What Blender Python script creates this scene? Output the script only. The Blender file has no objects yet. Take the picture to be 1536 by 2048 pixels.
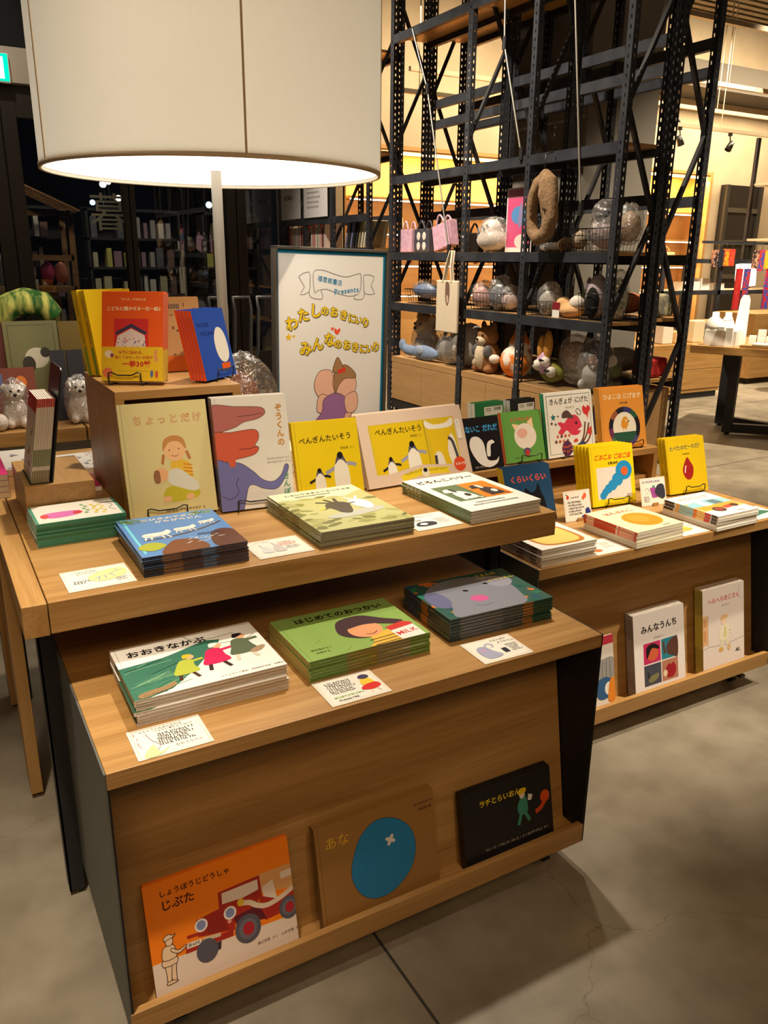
import bpy, bmesh, math, random
from mathutils import Vector, Matrix
from mathutils.geometry import tessellate_polygon
random.seed(7)
PI = math.pi
SC = bpy.context.scene
COL = SC.collection

# ------------------------------------------------------------------ camera, world, lights, exposure
F_PX = 1610.5
YAW, PITCH, ROLL = math.radians(29.499), math.radians(17.4825), math.radians(0.5728)
CAM_H = 1.36
cy_, sy_, cp_, sp_ = math.cos(YAW), math.sin(YAW), math.cos(PITCH), math.sin(PITCH)
fw = Vector((sy_ * cp_, cy_ * cp_, -sp_))
rt = Vector((cy_, -sy_, 0.0))
up = rt.cross(fw)
r2 = rt * math.cos(ROLL) + up * math.sin(ROLL)
u2 = up * math.cos(ROLL) - rt * math.sin(ROLL)
cam_d = bpy.data.cameras.new('camera')
cam_d.sensor_fit = 'HORIZONTAL'
cam_d.sensor_width = 36.0
cam_d.lens = 36.0 * F_PX / 1536.0
cam_d.clip_start = 0.02
cam_d.clip_end = 100
cam = bpy.data.objects.new('camera', cam_d)
COL.objects.link(cam)
M = Matrix.Identity(4)
for i in range(3):
    M[i][0], M[i][1], M[i][2] = r2[i], u2[i], -fw[i]
M[2][3] = CAM_H
cam.matrix_world = M
SC.camera = cam

SC.view_settings.view_transform = 'Standard'
SC.view_settings.look = 'None'
SC.view_settings.gamma = 1.0
SC.view_settings.use_curve_mapping = False
SC.view_settings.exposure = 0.65

world = bpy.data.worlds.new('night')
world.use_nodes = True
world.node_tree.nodes['Background'].inputs[0].default_value = (0.55, 0.6, 0.8, 1)
world.node_tree.nodes['Background'].inputs[1].default_value = 0.012
SC.world = world


def spot(name, loc, target, power, size=60, blend=0.6, col=(1.0, 0.86, 0.66), radius=0.06):
    d = bpy.data.lights.new(name, 'SPOT')
    d.energy = power
    d.color = col
    d.spot_size = math.radians(size)
    d.spot_blend = blend
    d.shadow_soft_size = radius
    o = bpy.data.objects.new(name, d)
    COL.objects.link(o)
    o.location = loc
    o.rotation_euler = (Vector(target) - Vector(loc)).to_track_quat('-Z', 'Y').to_euler()
    return o


def area(name, loc, target, power, sx, sy, col=(1.0, 0.86, 0.66)):
    d = bpy.data.lights.new(name, 'AREA')
    d.energy = power
    d.color = col
    d.shape = 'RECTANGLE'
    d.size, d.size_y = sx, sy
    o = bpy.data.objects.new(name, d)
    COL.objects.link(o)
    o.location = loc
    o.rotation_euler = (Vector(target) - Vector(loc)).to_track_quat('-Z', 'Y').to_euler()
    return o


# ceiling track spots over the sales floor, with added unseen fills
spot('track_spot', (1.35, 2.35, 4.3), (0.45, 1.60, 0.75), 335, 33, 0.75, (1.0, 0.9, 0.73))
spot('track_spot', (2.0, 2.75, 4.3), (1.12, 1.72, 0.75), 150, 17, 0.8)
spot('track_spot', (0.9, -0.3, 4.2), (0.62, 1.16, 0.3), 65, 15, 0.9)  # added unseen spot that lifts the books on the front ledge
spot('track_spot', (0.3, -1.1, 3.9), (0.8, 1.85, 0.95), 230, 15, 0.8)  # put in to brighten the upright books, no fitting known there
spot('track_spot', (3.5, 0.1, 4.2), (1.98, 1.52, 0.33), 480, 20, 0.8)
spot('track_spot', (2.9, 0.9, 4.3), (2.0, 1.9, 0.6), 380, 27, 0.8)
spot('track_spot', (-0.3, 0.65, 4.3), (-0.5, 1.25, 0.0), 480, 34, 0.9)
area('track_wash', (-0.4, -1.9, 3.6), (0.7, 1.4, 0.4), 38, 3.0, 1.0, (1.0, 0.66, 0.34))  # added unseen fill from the front that lifts the shaded faces
spot('track_spot', (2.0, 4.6, 4.4), (3.75, 4.9, 0.9), 520, 75, 0.8)
spot('track_spot', (2.0, 6.8, 4.4), (3.9, 6.6, 1.1), 420, 75, 0.8)
spot('track_spot', (5.4, 3.0, 4.4), (6.0, 4.4, 0.2), 1100, 70, 0.8, (1.0, 0.84, 0.6))
spot('track_spot', (8.2, 5.4, 4.3), (8.6, 7.2, 0.8), 900, 90, 0.8, (1.0, 0.84, 0.6))
area('wall_wash', (6.4, 7.9, 3.75), (6.4, 9.1, 2.0), 60, 3.4, 0.3, (1.0, 0.78, 0.5))
area('wall_wash', (10.2, 7.7, 3.9), (10.2, 9.1, 2.0), 140, 4.0, 0.3, (1.0, 0.78, 0.5))
spot('track_spot', (0.4, 2.0, 4.3), (0.3, 3.15, 0.8), 120, 32, 0.8)
spot('track_spot', (3.3, 1.3, 4.2), (1.46, 3.0, 1.08), 420, 15, 0.8)  # extra unseen spot, aimed to brighten the poster
spot('track_spot', (0.6, 7.4, 4.2), (0.6, 9.1, 3.0), 45, 70, 0.9)  # added to bring up the pale bulkhead, source unseen
area('ceiling_bounce', (2.5, 2.5, 4.9), (2.5, 2.5, 0.0), 20, 6, 5, (1.0, 0.76, 0.48))  # added soft fill in place of bounced light

# ------------------------------------------------------------------ materials
MATS = {}


def lin(c):
    return tuple(((v / 255.0) / 12.92 if v / 255.0 <= 0.04045 else (((v / 255.0) + 0.055) / 1.055) ** 2.4) for v in c)


def _bsdf(m):
    return m.node_tree.nodes['Principled BSDF']


def mat(name, rgb=(200, 200, 200), rough=0.5, metal=0.0, spec=0.5, emit=0.0, ecol=None, coat=0.0):
    if name in MATS:
        return MATS[name]
    m = bpy.data.materials.new(name)
    m.use_nodes = True
    b = _bsdf(m)
    c = lin(rgb)
    b.inputs['Base Color'].default_value = (*c, 1)
    b.inputs['Roughness'].default_value = rough
    b.inputs['Metallic'].default_value = metal
    b.inputs['Specular IOR Level'].default_value = spec
    if coat:
        b.inputs['Coat Weight'].default_value = coat
        b.inputs['Coat Roughness'].default_value = 0.12
    if emit:
        b.inputs['Emission Color'].default_value = (*lin(ecol or rgb), 1)
        b.inputs['Emission Strength'].default_value = emit
    MATS[name] = m
    return m


def ink(rgb, gloss=True):
    """printed colour on a book cover or card"""
    n = 'print_%02x%02x%02x%s' % (*rgb, '' if gloss else '_matte')
    return mat(n, rgb, 0.35 if gloss else 0.75, spec=0.4 if gloss else 0.2)


def node(nt, t, **kw):
    n = nt.nodes.new(t)
    for k, v in kw.items():
        setattr(n, k, v)
    return n


def oak(name, axis, light=(0.47, 0.262, 0.088), dark=(0.31, 0.152, 0.038), rough=0.42, scale=1.0):
    """oak veneer with the grain running along the given axis of the object"""
    if name in MATS:
        return MATS[name]
    m = bpy.data.materials.new(name)
    m.use_nodes = True
    nt = m.node_tree
    b = _bsdf(m)
    tc = node(nt, 'ShaderNodeTexCoord')
    mp = node(nt, 'ShaderNodeMapping')
    s = [22.0 * scale] * 3
    s[axis] = 1.3 * scale
    mp.inputs['Scale'].default_value = s
    nt.links.new(tc.outputs['Object'], mp.inputs['Vector'])
    n1 = node(nt, 'ShaderNodeTexNoise')
    n1.inputs['Scale'].default_value = 1.0
    n1.inputs['Detail'].default_value = 5.0
    n1.inputs['Roughness'].default_value = 0.6
    n1.inputs['Distortion'].default_value = 1.1
    nt.links.new(mp.outputs[0], n1.inputs['Vector'])
    mp2 = node(nt, 'ShaderNodeMapping')
    s2 = [260.0] * 3
    s2[axis] = 6.0
    mp2.inputs['Scale'].default_value = s2
    nt.links.new(tc.outputs['Object'], mp2.inputs['Vector'])
    n2 = node(nt, 'ShaderNodeTexNoise')
    n2.inputs['Scale'].default_value = 1.0
    n2.inputs['Detail'].default_value = 3.0
    nt.links.new(mp2.outputs[0], n2.inputs['Vector'])
    mixf = node(nt, 'ShaderNodeMath', operation='MULTIPLY_ADD')
    mixf.inputs[1].default_value = 0.35
    nt.links.new(n2.outputs['Fac'], mixf.inputs[0])
    sc = node(nt, 'ShaderNodeMath', operation='MULTIPLY')
    sc.inputs[1].default_value = 0.72
    nt.links.new(n1.outputs['Fac'], sc.inputs[0])
    nt.links.new(sc.outputs[0], mixf.inputs[2])
    cr = node(nt, 'ShaderNodeValToRGB')
    cr.color_ramp.elements[0].position = 0.36
    cr.color_ramp.elements[0].color = (*dark, 1)
    cr.color_ramp.elements[1].position = 0.66
    cr.color_ramp.elements[1].color = (*light, 1)
    nt.links.new(mixf.outputs[0], cr.inputs[0])
    nt.links.new(cr.outputs[0], b.inputs['Base Color'])
    b.inputs['Roughness'].default_value = rough
    bp = node(nt, 'ShaderNodeBump')
    bp.inputs['Strength'].default_value = 0.06
    bp.inputs['Distance'].default_value = 0.002
    nt.links.new(n2.outputs['Fac'], bp.inputs['Height'])
    nt.links.new(bp.outputs[0], b.inputs['Normal'])
    MATS[name] = m
    return m


def noisy(name, c1, c2, scale=8.0, rough=0.8, bump=0.0, detail=4.0, stretch=None, pos=(0.35, 0.65), spec=0.3, bscale=None):
    """two-tone noise surface (linear colours from sRGB triples)"""
    if name in MATS:
        return MATS[name]
    m = bpy.data.materials.new(name)
    m.use_nodes = True
    nt = m.node_tree
    b = _bsdf(m)
    tc = node(nt, 'ShaderNodeTexCoord')
    vec = tc.outputs['Object']
    if stretch:
        mp = node(nt, 'ShaderNodeMapping')
        mp.inputs['Scale'].default_value = stretch
        nt.links.new(vec, mp.inputs['Vector'])
        vec = mp.outputs[0]
    n1 = node(nt, 'ShaderNodeTexNoise')
    n1.inputs['Scale'].default_value = scale
    n1.inputs['Detail'].default_value = detail
    nt.links.new(vec, n1.inputs['Vector'])
    cr = node(nt, 'ShaderNodeValToRGB')
    cr.color_ramp.elements[0].position, cr.color_ramp.elements[1].position = pos
    cr.color_ramp.elements[0].color = (*lin(c1), 1)
    cr.color_ramp.elements[1].color = (*lin(c2), 1)
    nt.links.new(n1.outputs['Fac'], cr.inputs[0])
    nt.links.new(cr.outputs[0], b.inputs['Base Color'])
    b.inputs['Roughness'].default_value = rough
    b.inputs['Specular IOR Level'].default_value = spec
    if bump:
        src = n1
        if bscale:
            src = node(nt, 'ShaderNodeTexNoise')
            src.inputs['Scale'].default_value = bscale
            nt.links.new(vec, src.inputs['Vector'])
        bp = node(nt, 'ShaderNodeBump')
        bp.inputs['Strength'].default_value = bump
        bp.inputs['Distance'].default_value = 0.01
        nt.links.new(src.outputs['Fac'], bp.inputs['Height'])
        nt.links.new(bp.outputs[0], b.inputs['Normal'])
    MATS[name] = m
    return m


def emitter(name, rgb, strength):
    if name in MATS:
        return MATS[name]
    m = bpy.data.materials.new(name)
    m.use_nodes = True
    nt = m.node_tree
    nt.nodes.remove(nt.nodes['Principled BSDF'])
    e = node(nt, 'ShaderNodeEmission')
    e.inputs[0].default_value = (*lin(rgb), 1)
    e.inputs[1].default_value = strength
    nt.links.new(e.outputs[0], nt.nodes['Material Output'].inputs[0])
    MATS[name] = m
    return m


def clear_film(name, tint=(1, 1, 1), gloss=0.12, rough=0.12, haze=0.0, bump=0.0, bscale=30):
    """clear film or glass sheet: mostly see-through with a glossy skin"""
    if name in MATS:
        return MATS[name]
    m = bpy.data.materials.new(name)
    m.use_nodes = True
    nt = m.node_tree
    nt.nodes.remove(nt.nodes['Principled BSDF'])
    t = node(nt, 'ShaderNodeBsdfTransparent')
    t.inputs[0].default_value = (*tint, 1)
    g = node(nt, 'ShaderNodeBsdfGlossy')
    g.inputs['Roughness'].default_value = rough
    g.inputs['Color'].default_value = (1, 1, 1, 1)
    mx = node(nt, 'ShaderNodeMixShader')
    mx.inputs[0].default_value = gloss
    nt.links.new(t.outputs[0], mx.inputs[1])
    nt.links.new(g.outputs[0], mx.inputs[2])
    out = mx
    if haze:
        d = node(nt, 'ShaderNodeBsdfDiffuse')
        d.inputs[0].default_value = (0.8, 0.8, 0.8, 1)
        m2 = node(nt, 'ShaderNodeMixShader')
        m2.inputs[0].default_value = haze
        nt.links.new(mx.outputs[0], m2.inputs[1])
        nt.links.new(d.outputs[0], m2.inputs[2])
        out = m2
    if bump:
        tc = node(nt, 'ShaderNodeTexCoord')
        n1 = node(nt, 'ShaderNodeTexNoise')
        n1.inputs['Scale'].default_value = bscale
        n1.inputs['Detail'].default_value = 3
        n1.inputs['Distortion'].default_value = 1.0
        nt.links.new(tc.outputs['Object'], n1.inputs['Vector'])
        bp = node(nt, 'ShaderNodeBump')
        bp.inputs['Strength'].default_value = bump
        bp.inputs['Distance'].default_value = 0.02
        nt.links.new(n1.outputs['Fac'], bp.inputs['Height'])
        nt.links.new(bp.outputs[0], g.inputs['Normal'])
    nt.links.new(out.outputs[0], nt.nodes['Material Output'].inputs[0])
    MATS[name] = m
    return m


OAKX, OAKY, OAKZ = oak('oak_long', 0), oak('oak_deep', 1), oak('oak_upright', 2)
STEEL = mat('black_steel', (34, 34, 37), 0.5, 0.0, 0.4)
STEEL2 = noisy('charcoal_steel', (40, 42, 48), (54, 56, 63), 6, 0.5)
WIRE = mat('black_wire', (14, 14, 14), 0.35)
CHROME = mat('bright_metal', (200, 200, 200), 0.25, 1.0)
PAPER = noisy('page_edges', (225, 216, 200), (240, 232, 218), 160, 0.9, stretch=(0.2, 0.2, 40))
WHITE = mat('white_paint', (235, 232, 226), 0.6)
BLACK = mat('black_plastic', (12, 12, 13), 0.4)
BAG = clear_film('crumpled_clear_bag', (0.93, 0.93, 0.93), 0.2, 0.1, 0.07, 1.0, 26)
ACRYL = clear_film('clear_acrylic', (0.96, 0.97, 0.97), 0.07, 0.03)
GLASS = clear_film('dark_window_glass', (0.5, 0.53, 0.54), 0.09, 0.01)


# ------------------------------------------------------------------ mesh builder
class MB:
    def __init__(s):
        s.v, s.f, s.mi, s.sm, s.mats = [], [], [], [], []

    def m(s, mt):
        if mt not in s.mats:
            s.mats.append(mt)
        return s.mats.index(mt)

    def face(s, pts, mt, smooth=False):
        b = len(s.v)
        s.v.extend([tuple(p) for p in pts])
        s.f.append(tuple(range(b, b + len(pts))))
        s.mi.append(s.m(mt))
        s.sm.append(smooth)

    def raw(s, verts, faces, mt, smooth=False):
        b = len(s.v)
        s.v.extend([tuple(p) for p in verts])
        k = s.m(mt)
        for f in faces:
            s.f.append(tuple(i + b for i in f))
            s.mi.append(k)
            s.sm.append(smooth)

    def box(s, x0, x1, y0, y1, z0, z1, mt, M=None):
        vs = [(x, y, z) for z in (z0, z1) for y in (y0, y1) for x in (x0, x1)]
        if M is not None:
            vs = [tuple(M @ Vector(p)) for p in vs]
        s.raw(vs, [(0, 2, 3, 1), (4, 5, 7, 6), (0, 1, 5, 4), (2, 6, 7, 3), (0, 4, 6, 2), (1, 3, 7, 5)], mt)
        return s

    def beam(s, a, b, w, h, mt, upv=(0, 0, 1)):
        """rectangular bar from a to b, w across and h along the up direction"""
        a, b = Vector(a), Vector(b)
        d = (b - a)
        L = d.length
        d.normalize()
        u = Vector(upv)
        if abs(d.dot(u)) > 0.98:
            u = Vector((1, 0, 0))
        x = d.cross(u).normalized()
        z = x.cross(d).normalized()
        Mx = Matrix((x, d, z)).transposed().to_4x4()
        Mx.translation = a
        return s.box(-w / 2, w / 2, 0, L, -h / 2, h / 2, mt, Mx)

    def tube(s, pts, r, mt, n=8, closed=False, caps=True):
        pts = [Vector(p) for p in pts]
        N = len(pts)
        rs = r if isinstance(r, (list, tuple)) else [r] * N
        rings = []
        prev = None
        for i, p in enumerate(pts):
            if closed:
                t = (pts[(i + 1) % N] - pts[i - 1])
            else:
                t = pts[min(i + 1, N - 1)] - pts[max(i - 1, 0)]
            t.normalize()
            if prev is None:
                u = Vector((0, 0, 1)) if abs(t.z) < 0.9 else Vector((1, 0, 0))
                u = (u - t * u.dot(t)).normalized()
            else:
                u = (prev - t * prev.dot(t))
                u = u.normalized() if u.length > 1e-6 else Vector((1, 0, 0))
            prev = u
            w = t.cross(u)
            rings.append([p + (u * math.cos(2 * PI * k / n) + w * math.sin(2 * PI * k / n)) * rs[i] for k in range(n)])
        vs = [q for rg in rings for q in rg]
        fs = []
        for i in range(N if closed else N - 1):
            j = (i + 1) % N
            for k in range(n):
                k2 = (k + 1) % n
                fs.append((i * n + k, i * n + k2, j * n + k2, j * n + k))
        s.raw(vs, fs, mt, True)
        if caps and not closed:
            s.face(list(reversed(rings[0])), mt)
            s.face(rings[-1], mt)
        return s

    def lathe(s, prof, c, mt, n=24, smooth=True, M=None):
        c = Vector(c)
        vs, fs = [], []
        for r, z in prof:
            for k in range(n):
                a = 2 * PI * k / n
                p = Vector((r * math.cos(a), r * math.sin(a), z))
                vs.append(c + (M @ p if M is not None else p))
        for i in range(len(prof) - 1):
            for k in range(n):
                k2 = (k + 1) % n
                fs.append((i * n + k, i * n + k2, (i + 1) * n + k2, (i + 1) * n + k))
        s.raw(vs, fs, mt, smooth)
        return s

    def ball(s, c, r, mt, n=16, M=None, wob=0.0, seed=0):
        rx, ry, rz = (r, r, r) if not isinstance(r, (tuple, list)) else r
        c = Vector(c)
        rnd = random.Random(seed)
        ph = [rnd.uniform(0, 6.28) for _ in range(6)]
        vs, fs = [], []
        h = max(6, n // 2)
        for i in range(h + 1):
            th = PI * i / h
            for k in range(n):
                a = 2 * PI * k / n
                d = Vector((math.sin(th) * math.cos(a), math.sin(th) * math.sin(a), math.cos(th)))
                q = 1 + wob * (math.sin(3 * a + ph[0]) * math.sin(2 * th + ph[1]) + 0.6 * math.sin(5 * a + ph[2]) * math.sin(4 * th + ph[3]))
                p = Vector((d.x * rx * q, d.y * ry * q, d.z * rz * q))
                vs.append(c + (M @ p if M is not None else p))
        for i in range(h):
            for k in range(n):
                k2 = (k + 1) % n
                fs.append((i * n + k, (i + 1) * n + k, (i + 1) * n + k2, i * n + k2))
        s.raw(vs, fs, mt, True)
        return s

    def prism(s, pts, a, b, mt, M=None, side=None):
        """extrude the 2-D outline pts (x, y) from z=a to z=b"""
        tris = tessellate_polygon([[Vector((x, y, 0)) for x, y in pts]])
        area2 = sum(pts[i - 1][0] * pts[i][1] - pts[i][0] * pts[i - 1][1] for i in range(len(pts)))
        if area2 < 0:
            pts = list(reversed(pts))
            tris = tessellate_polygon([[Vector((x, y, 0)) for x, y in pts]])
        T = (lambda p: M @ Vector(p)) if M is not None else (lambda p: Vector(p))
        N = len(pts)
        top = [T((x, y, b)) for x, y in pts]
        bot = [T((x, y, a)) for x, y in pts]
        s.raw(top, [t if _ccw(pts, t) else t[::-1] for t in tris], mt)
        s.raw(bot, [t[::-1] if _ccw(pts, t) else t for t in tris], mt)
        for i in range(N):
            j = (i + 1) % N
            s.face([bot[i], bot[j], top[j], top[i]], side or mt)
        return s

    def crumple(s, c, r, mt, n=22, seed=0, amp=.07):
        """gathered clear bag: a faceted, irregular balloon with a pinched top"""
        rx, ry, rz = r
        rnd = random.Random(seed)
        h = n // 2
        vs, fs = [], []
        for i in range(h + 1):
            th = PI * i / h
            for k in range(n):
                a = 2 * PI * (k + rnd.uniform(-.3, .3)) / n
                q = 1 + rnd.uniform(-amp, amp)
                zz = math.cos(th)
                rr = math.sin(th) ** .8
                zt = zz * (1.0 + (.12 * rnd.random() if zz > .8 else 0))
                vs.append((c[0] + rr * math.cos(a) * rx * q, c[1] + rr * math.sin(a) * ry * q, max(c[2] + zt * rz * q, c[2] - rz)))
        for i in range(h):
            for k in range(n):
                k2 = (k + 1) % n
                A_, B_, C_, D_ = i * n + k, (i + 1) * n + k, (i + 1) * n + k2, i * n + k2
                fs += [(A_, B_, C_), (A_, C_, D_)]
        s.raw(vs, fs, mt, False)
        return s

    def build(s, name, parent=None, bevel=0.0, seg=2, remesh=0.0, smoothit=0, kind=None, sub=0):
        me = bpy.data.meshes.new(name)
        me.from_pydata(s.v, [], s.f)
        for mt in s.mats:
            me.materials.append(mt)
        me.polygons.foreach_set('material_index', s.mi)
        me.polygons.foreach_set('use_smooth', s.sm)
        me.update()
        o = bpy.data.objects.new(name, me)
        COL.objects.link(o)
        if parent is not None:
            o.parent = parent
        if bevel:
            bv = o.modifiers.new('bevel', 'BEVEL')
            bv.width = bevel
            bv.segments = seg
            bv.limit_method = 'ANGLE'
        if remesh:
            rm = o.modifiers.new('remesh', 'REMESH')
            rm.mode = 'VOXEL'
            rm.voxel_size = remesh
            rm.use_smooth_shade = True
        if smoothit:
            sm = o.modifiers.new('smooth', 'SMOOTH')
            sm.iterations = smoothit
            sm.factor = 0.5
        if sub:
            ss = o.modifiers.new('sub', 'SUBSURF')
            ss.levels = ss.render_levels = sub
        if kind:
            o['kind'] = kind
        return o


def _ccw(pts, t):
    a, b, c = (pts[i] for i in t)
    return (b[0] - a[0]) * (c[1] - a[1]) - (c[0] - a[0]) * (b[1] - a[1]) > 0


def tag(o, label, cat, group=None, kind=None):
    if label:
        o['label'] = label
    if cat:
        o['category'] = cat
    if group:
        o['group'] = group
    if kind:
        o['kind'] = kind
    return o


def thing(name, label, cat, loc=(0, 0, 0), rotz=0.0, group=None):
    o = bpy.data.objects.new(name, None)
    COL.objects.link(o)
    o.empty_display_size = 0.05
    o.location = loc
    o.rotation_euler = (0, 0, rotz)
    return tag(o, label, cat, group)


def struct(name, mb, **kw):
    o = mb.build(name, kind='structure', **kw)
    return o


def copy_tree(o, parent=None):
    c = o.copy()
    COL.objects.link(c)
    if parent is not None:
        c.parent = parent
    for ch in list(o.children):
        copy_tree(ch, c)
    return c

# ------------------------------------------------------------------ lettering (outlines of the built-in font) and flat printed artwork
_TS = bpy.data.scenes.new('lettering')
_GL = {}


def glyph(ch, bold=0.0):
    k = (ch, bold)
    if k in _GL:
        return _GL[k]
    cu = bpy.data.curves.new('g', 'FONT')
    cu.body = ch
    cu.size = 1.0
    cu.resolution_u = 2
    cu.offset = bold
    o = bpy.data.objects.new('g', cu)
    _TS.collection.objects.link(o)
    vl = _TS.view_layers[0]
    vl.update()
    me = bpy.data.meshes.new_from_object(o.evaluated_get(vl.depsgraph))
    vs = [(v.co.x, v.co.y) for v in me.vertices]
    fs = [tuple(p.vertices) for p in me.polygons]
    bpy.data.objects.remove(o)
    bpy.data.curves.remove(cu)
    bpy.data.meshes.remove(me)
    if vs:
        x0, x1 = min(v[0] for v in vs), max(v[0] for v in vs)
    else:
        x0, x1 = 0, 0.3
    _GL[k] = (vs, fs, x0, x1)
    return _GL[k]


def smooth_closed(pts, n=5):
    out = []
    N = len(pts)
    for i in range(N):
        p0, p1, p2, p3 = pts[i - 1], pts[i], pts[(i + 1) % N], pts[(i + 2) % N]
        for k in range(n):
            t = k / n
            out.append(tuple(0.5 * (2 * p1[j] + (p2[j] - p0[j]) * t + (2 * p0[j] - 5 * p1[j] + 4 * p2[j] - p3[j]) * t * t + (3 * p1[j] - p0[j] - 3 * p2[j] + p3[j]) * t ** 3) for j in (0, 1)))
    return out


def smooth_open(pts, n=5):
    out = []
    N = len(pts)
    for i in range(N - 1):
        p0, p1, p2, p3 = pts[max(i - 1, 0)], pts[i], pts[i + 1], pts[min(i + 2, N - 1)]
        for k in range(n):
            t = k / n
            out.append(tuple(0.5 * (2 * p1[j] + (p2[j] - p0[j]) * t + (2 * p0[j] - 5 * p1[j] + 4 * p2[j] - p3[j]) * t * t + (3 * p1[j] - p0[j] - 3 * p2[j] + p3[j]) * t ** 3) for j in (0, 1)))
    out.append(pts[-1])
    return out


class Art:
    """flat printed shapes; x to the right and y DOWN from the top-left corner, 100 units = the width of the sheet"""

    def __init__(s, w, h):
        s.w, s.h, s.items, s.lay = w, h, [], 0
        s.H = 100.0 * h / w

    def _add(s, pts, faces, rgb):
        s.lay += 1
        s.items.append((pts, faces, rgb, s.lay))
        return s

    def P(s, pts, rgb):
        pts = [(float(a), float(b)) for a, b in pts]
        tr = tessellate_polygon([[Vector((x, y, 0)) for x, y in pts]])
        return s._add(pts, [t[::-1] if _ccw(pts, t) else t for t in tr], rgb)

    def S(s, pts, rgb, n=5):
        return s.P(smooth_closed(pts, n), rgb)

    def R(s, x, y, w, h, rgb):
        return s.P([(x, y), (x + w, y), (x + w, y + h), (x, y + h)], rgb)

    def E(s, cx, cy, rx, ry, rgb, rot=0.0, n=28):
        c, q = math.cos(rot), math.sin(rot)
        return s.P([(cx + rx * math.cos(t) * c - ry * math.sin(t) * q, cy + rx * math.cos(t) * q + ry * math.sin(t) * c) for t in (2 * PI * k / n for k in range(n))], rgb)

    def L(s, pts, wd, rgb, sm=0, closed=False):
        if sm:
            pts = smooth_closed(pts, sm) if closed else smooth_open(pts, sm)
        if closed:
            pts = list(pts) + [pts[0]]
        vs, fs = [], []
        for i, p in enumerate(pts):
            a, b = pts[max(i - 1, 0)], pts[min(i + 1, len(pts) - 1)]
            dx, dy = b[0] - a[0], b[1] - a[1]
            l = math.hypot(dx, dy) or 1
            vs += [(p[0] - dy / l * wd / 2, p[1] + dx / l * wd / 2), (p[0] + dy / l * wd / 2, p[1] - dx / l * wd / 2)]
        for i in range(len(pts) - 1):
            fs.append((2 * i, 2 * i + 2, 2 * i + 3, 2 * i + 1))
        return s._add(vs, fs, rgb)

    def T(s, txt, x, y, size, rgb, bold=0.0, rot=0.0, vert=False, sp=1.0, stretch=1.0):
        """text with its first character's top-left at (x, y)"""
        vs, fs = [], []
        px, py = 0.0, 0.0
        for ch in txt:
            if ch == ' ':
                px += 0.45 * (0 if vert else 1)
                py += 0.45 * (1 if vert else 0)
                continue
            g, f, x0, x1 = glyph(ch, bold)
            b = len(vs)
            asc = ord(ch) < 0x250
            for gx, gy in g:
                vs.append((px + gx - (x0 - 0.06 if asc else 0), py + 0.86 - gy))
            fs += [tuple(i + b for i in q) for q in f]
            if vert:
                py += sp
            else:
                px += (x1 - x0 + 0.12 if asc else sp)
        c, q = math.cos(rot), math.sin(rot)
        out = [(x + (a * stretch * c - e * q) * size, y + (a * stretch * q + e * c) * size) for a, e in vs]
        return s._add(out, fs, rgb)

    def arcT(s, txt, pts, size, rgb, bold=0.0):
        """one character per given (x, y, rotation) anchor (centre)"""
        vs, fs = [], []
        for ch, (x, y, a, k) in zip(txt, pts):
            g, f, x0, x1 = glyph(ch, bold)
            b = len(vs)
            c, q = math.cos(a), math.sin(a)
            for gx, gy in g:
                u, v = (gx - 0.5) * size * k, (0.36 - gy) * size * k
                vs.append((x + u * c - v * q, y + u * q + v * c))
            fs += [tuple(i + b for i in t) for t in f]
        return s._add(vs, fs, rgb)

    def scribble(s, x, y, w, rows, pitch, rgb, seed=1, amp=0.9, wd=0.7):
        """unreadable lines of small handwriting"""
        rnd = random.Random(seed)
        wd *= 1.7
        vs, fs = [], []
        for r in range(rows):
            xx = x + rnd.uniform(0, 3)
            ln = w * rnd.uniform(0.7, 1.0)
            while xx < x + ln:
                a = rnd.uniform(0.8, 1.5) * amp * 1.2
                y0 = y + r * pitch
                b = len(vs)
                k = rnd.random()
                if k < .5:
                    p = [(xx, y0 - a), (xx + a * .8, y0 - a * .6), (xx + a * .3, y0 + a)]
                else:
                    p = [(xx + a * .2, y0 - a), (xx, y0 + a * .6), (xx + a, y0 + a * .8)]
                for i in range(2):
                    (x0, ya), (x1, yb) = p[i], p[i + 1]
                    dx, dy = x1 - x0, yb - ya
                    l = math.hypot(dx, dy) or 1
                    nx, ny = -dy / l * wd / 2, dx / l * wd / 2
                    bb = len(vs)
                    vs += [(x0 + nx, ya + ny), (x1 + nx, yb + ny), (x1 - nx, yb - ny), (x0 - nx, ya - ny)]
                    fs.append((bb, bb + 1, bb + 2, bb + 3))
                xx += a * rnd.uniform(1.3, 1.9)
        return s._add(vs, fs, rgb)

    def emit(s, mb, z, gloss=True, step=None, M=None, clip=True):
        k = s.w / 100.0
        step = step or min(0.0001, 0.0007 / max(1, s.lay))
        for pts, faces, rgb, lay in s.items:
            vs = []
            for x, y in pts:
                if clip:
                    x = min(max(x, 0.0), 100.0)
                    y = min(max(y, 0.0), s.H)
                p = Vector((x * k, s.h - y * k, z + lay * step))
                vs.append(M @ p if M is not None else p)
            ff = []
            for f in faces:
                a, b, c = (vs[i] for i in f[:3])
                ff.append(f)
            mt = rgb if not isinstance(rgb, tuple) else ink(rgb, gloss)
            # make every face look out along +z
            fixed = []
            for f in ff:
                ar = 0
                q = [(pts[i][0], -pts[i][1]) for i in f]
                for i in range(len(q)):
                    ar += q[i - 1][0] * q[i][1] - q[i][0] * q[i - 1][1]
                fixed.append(f if ar > 0 else f[::-1])
            mb.raw(vs, fixed, mt)


# ------------------------------------------------------------------ books
BOOKS = {}


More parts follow.
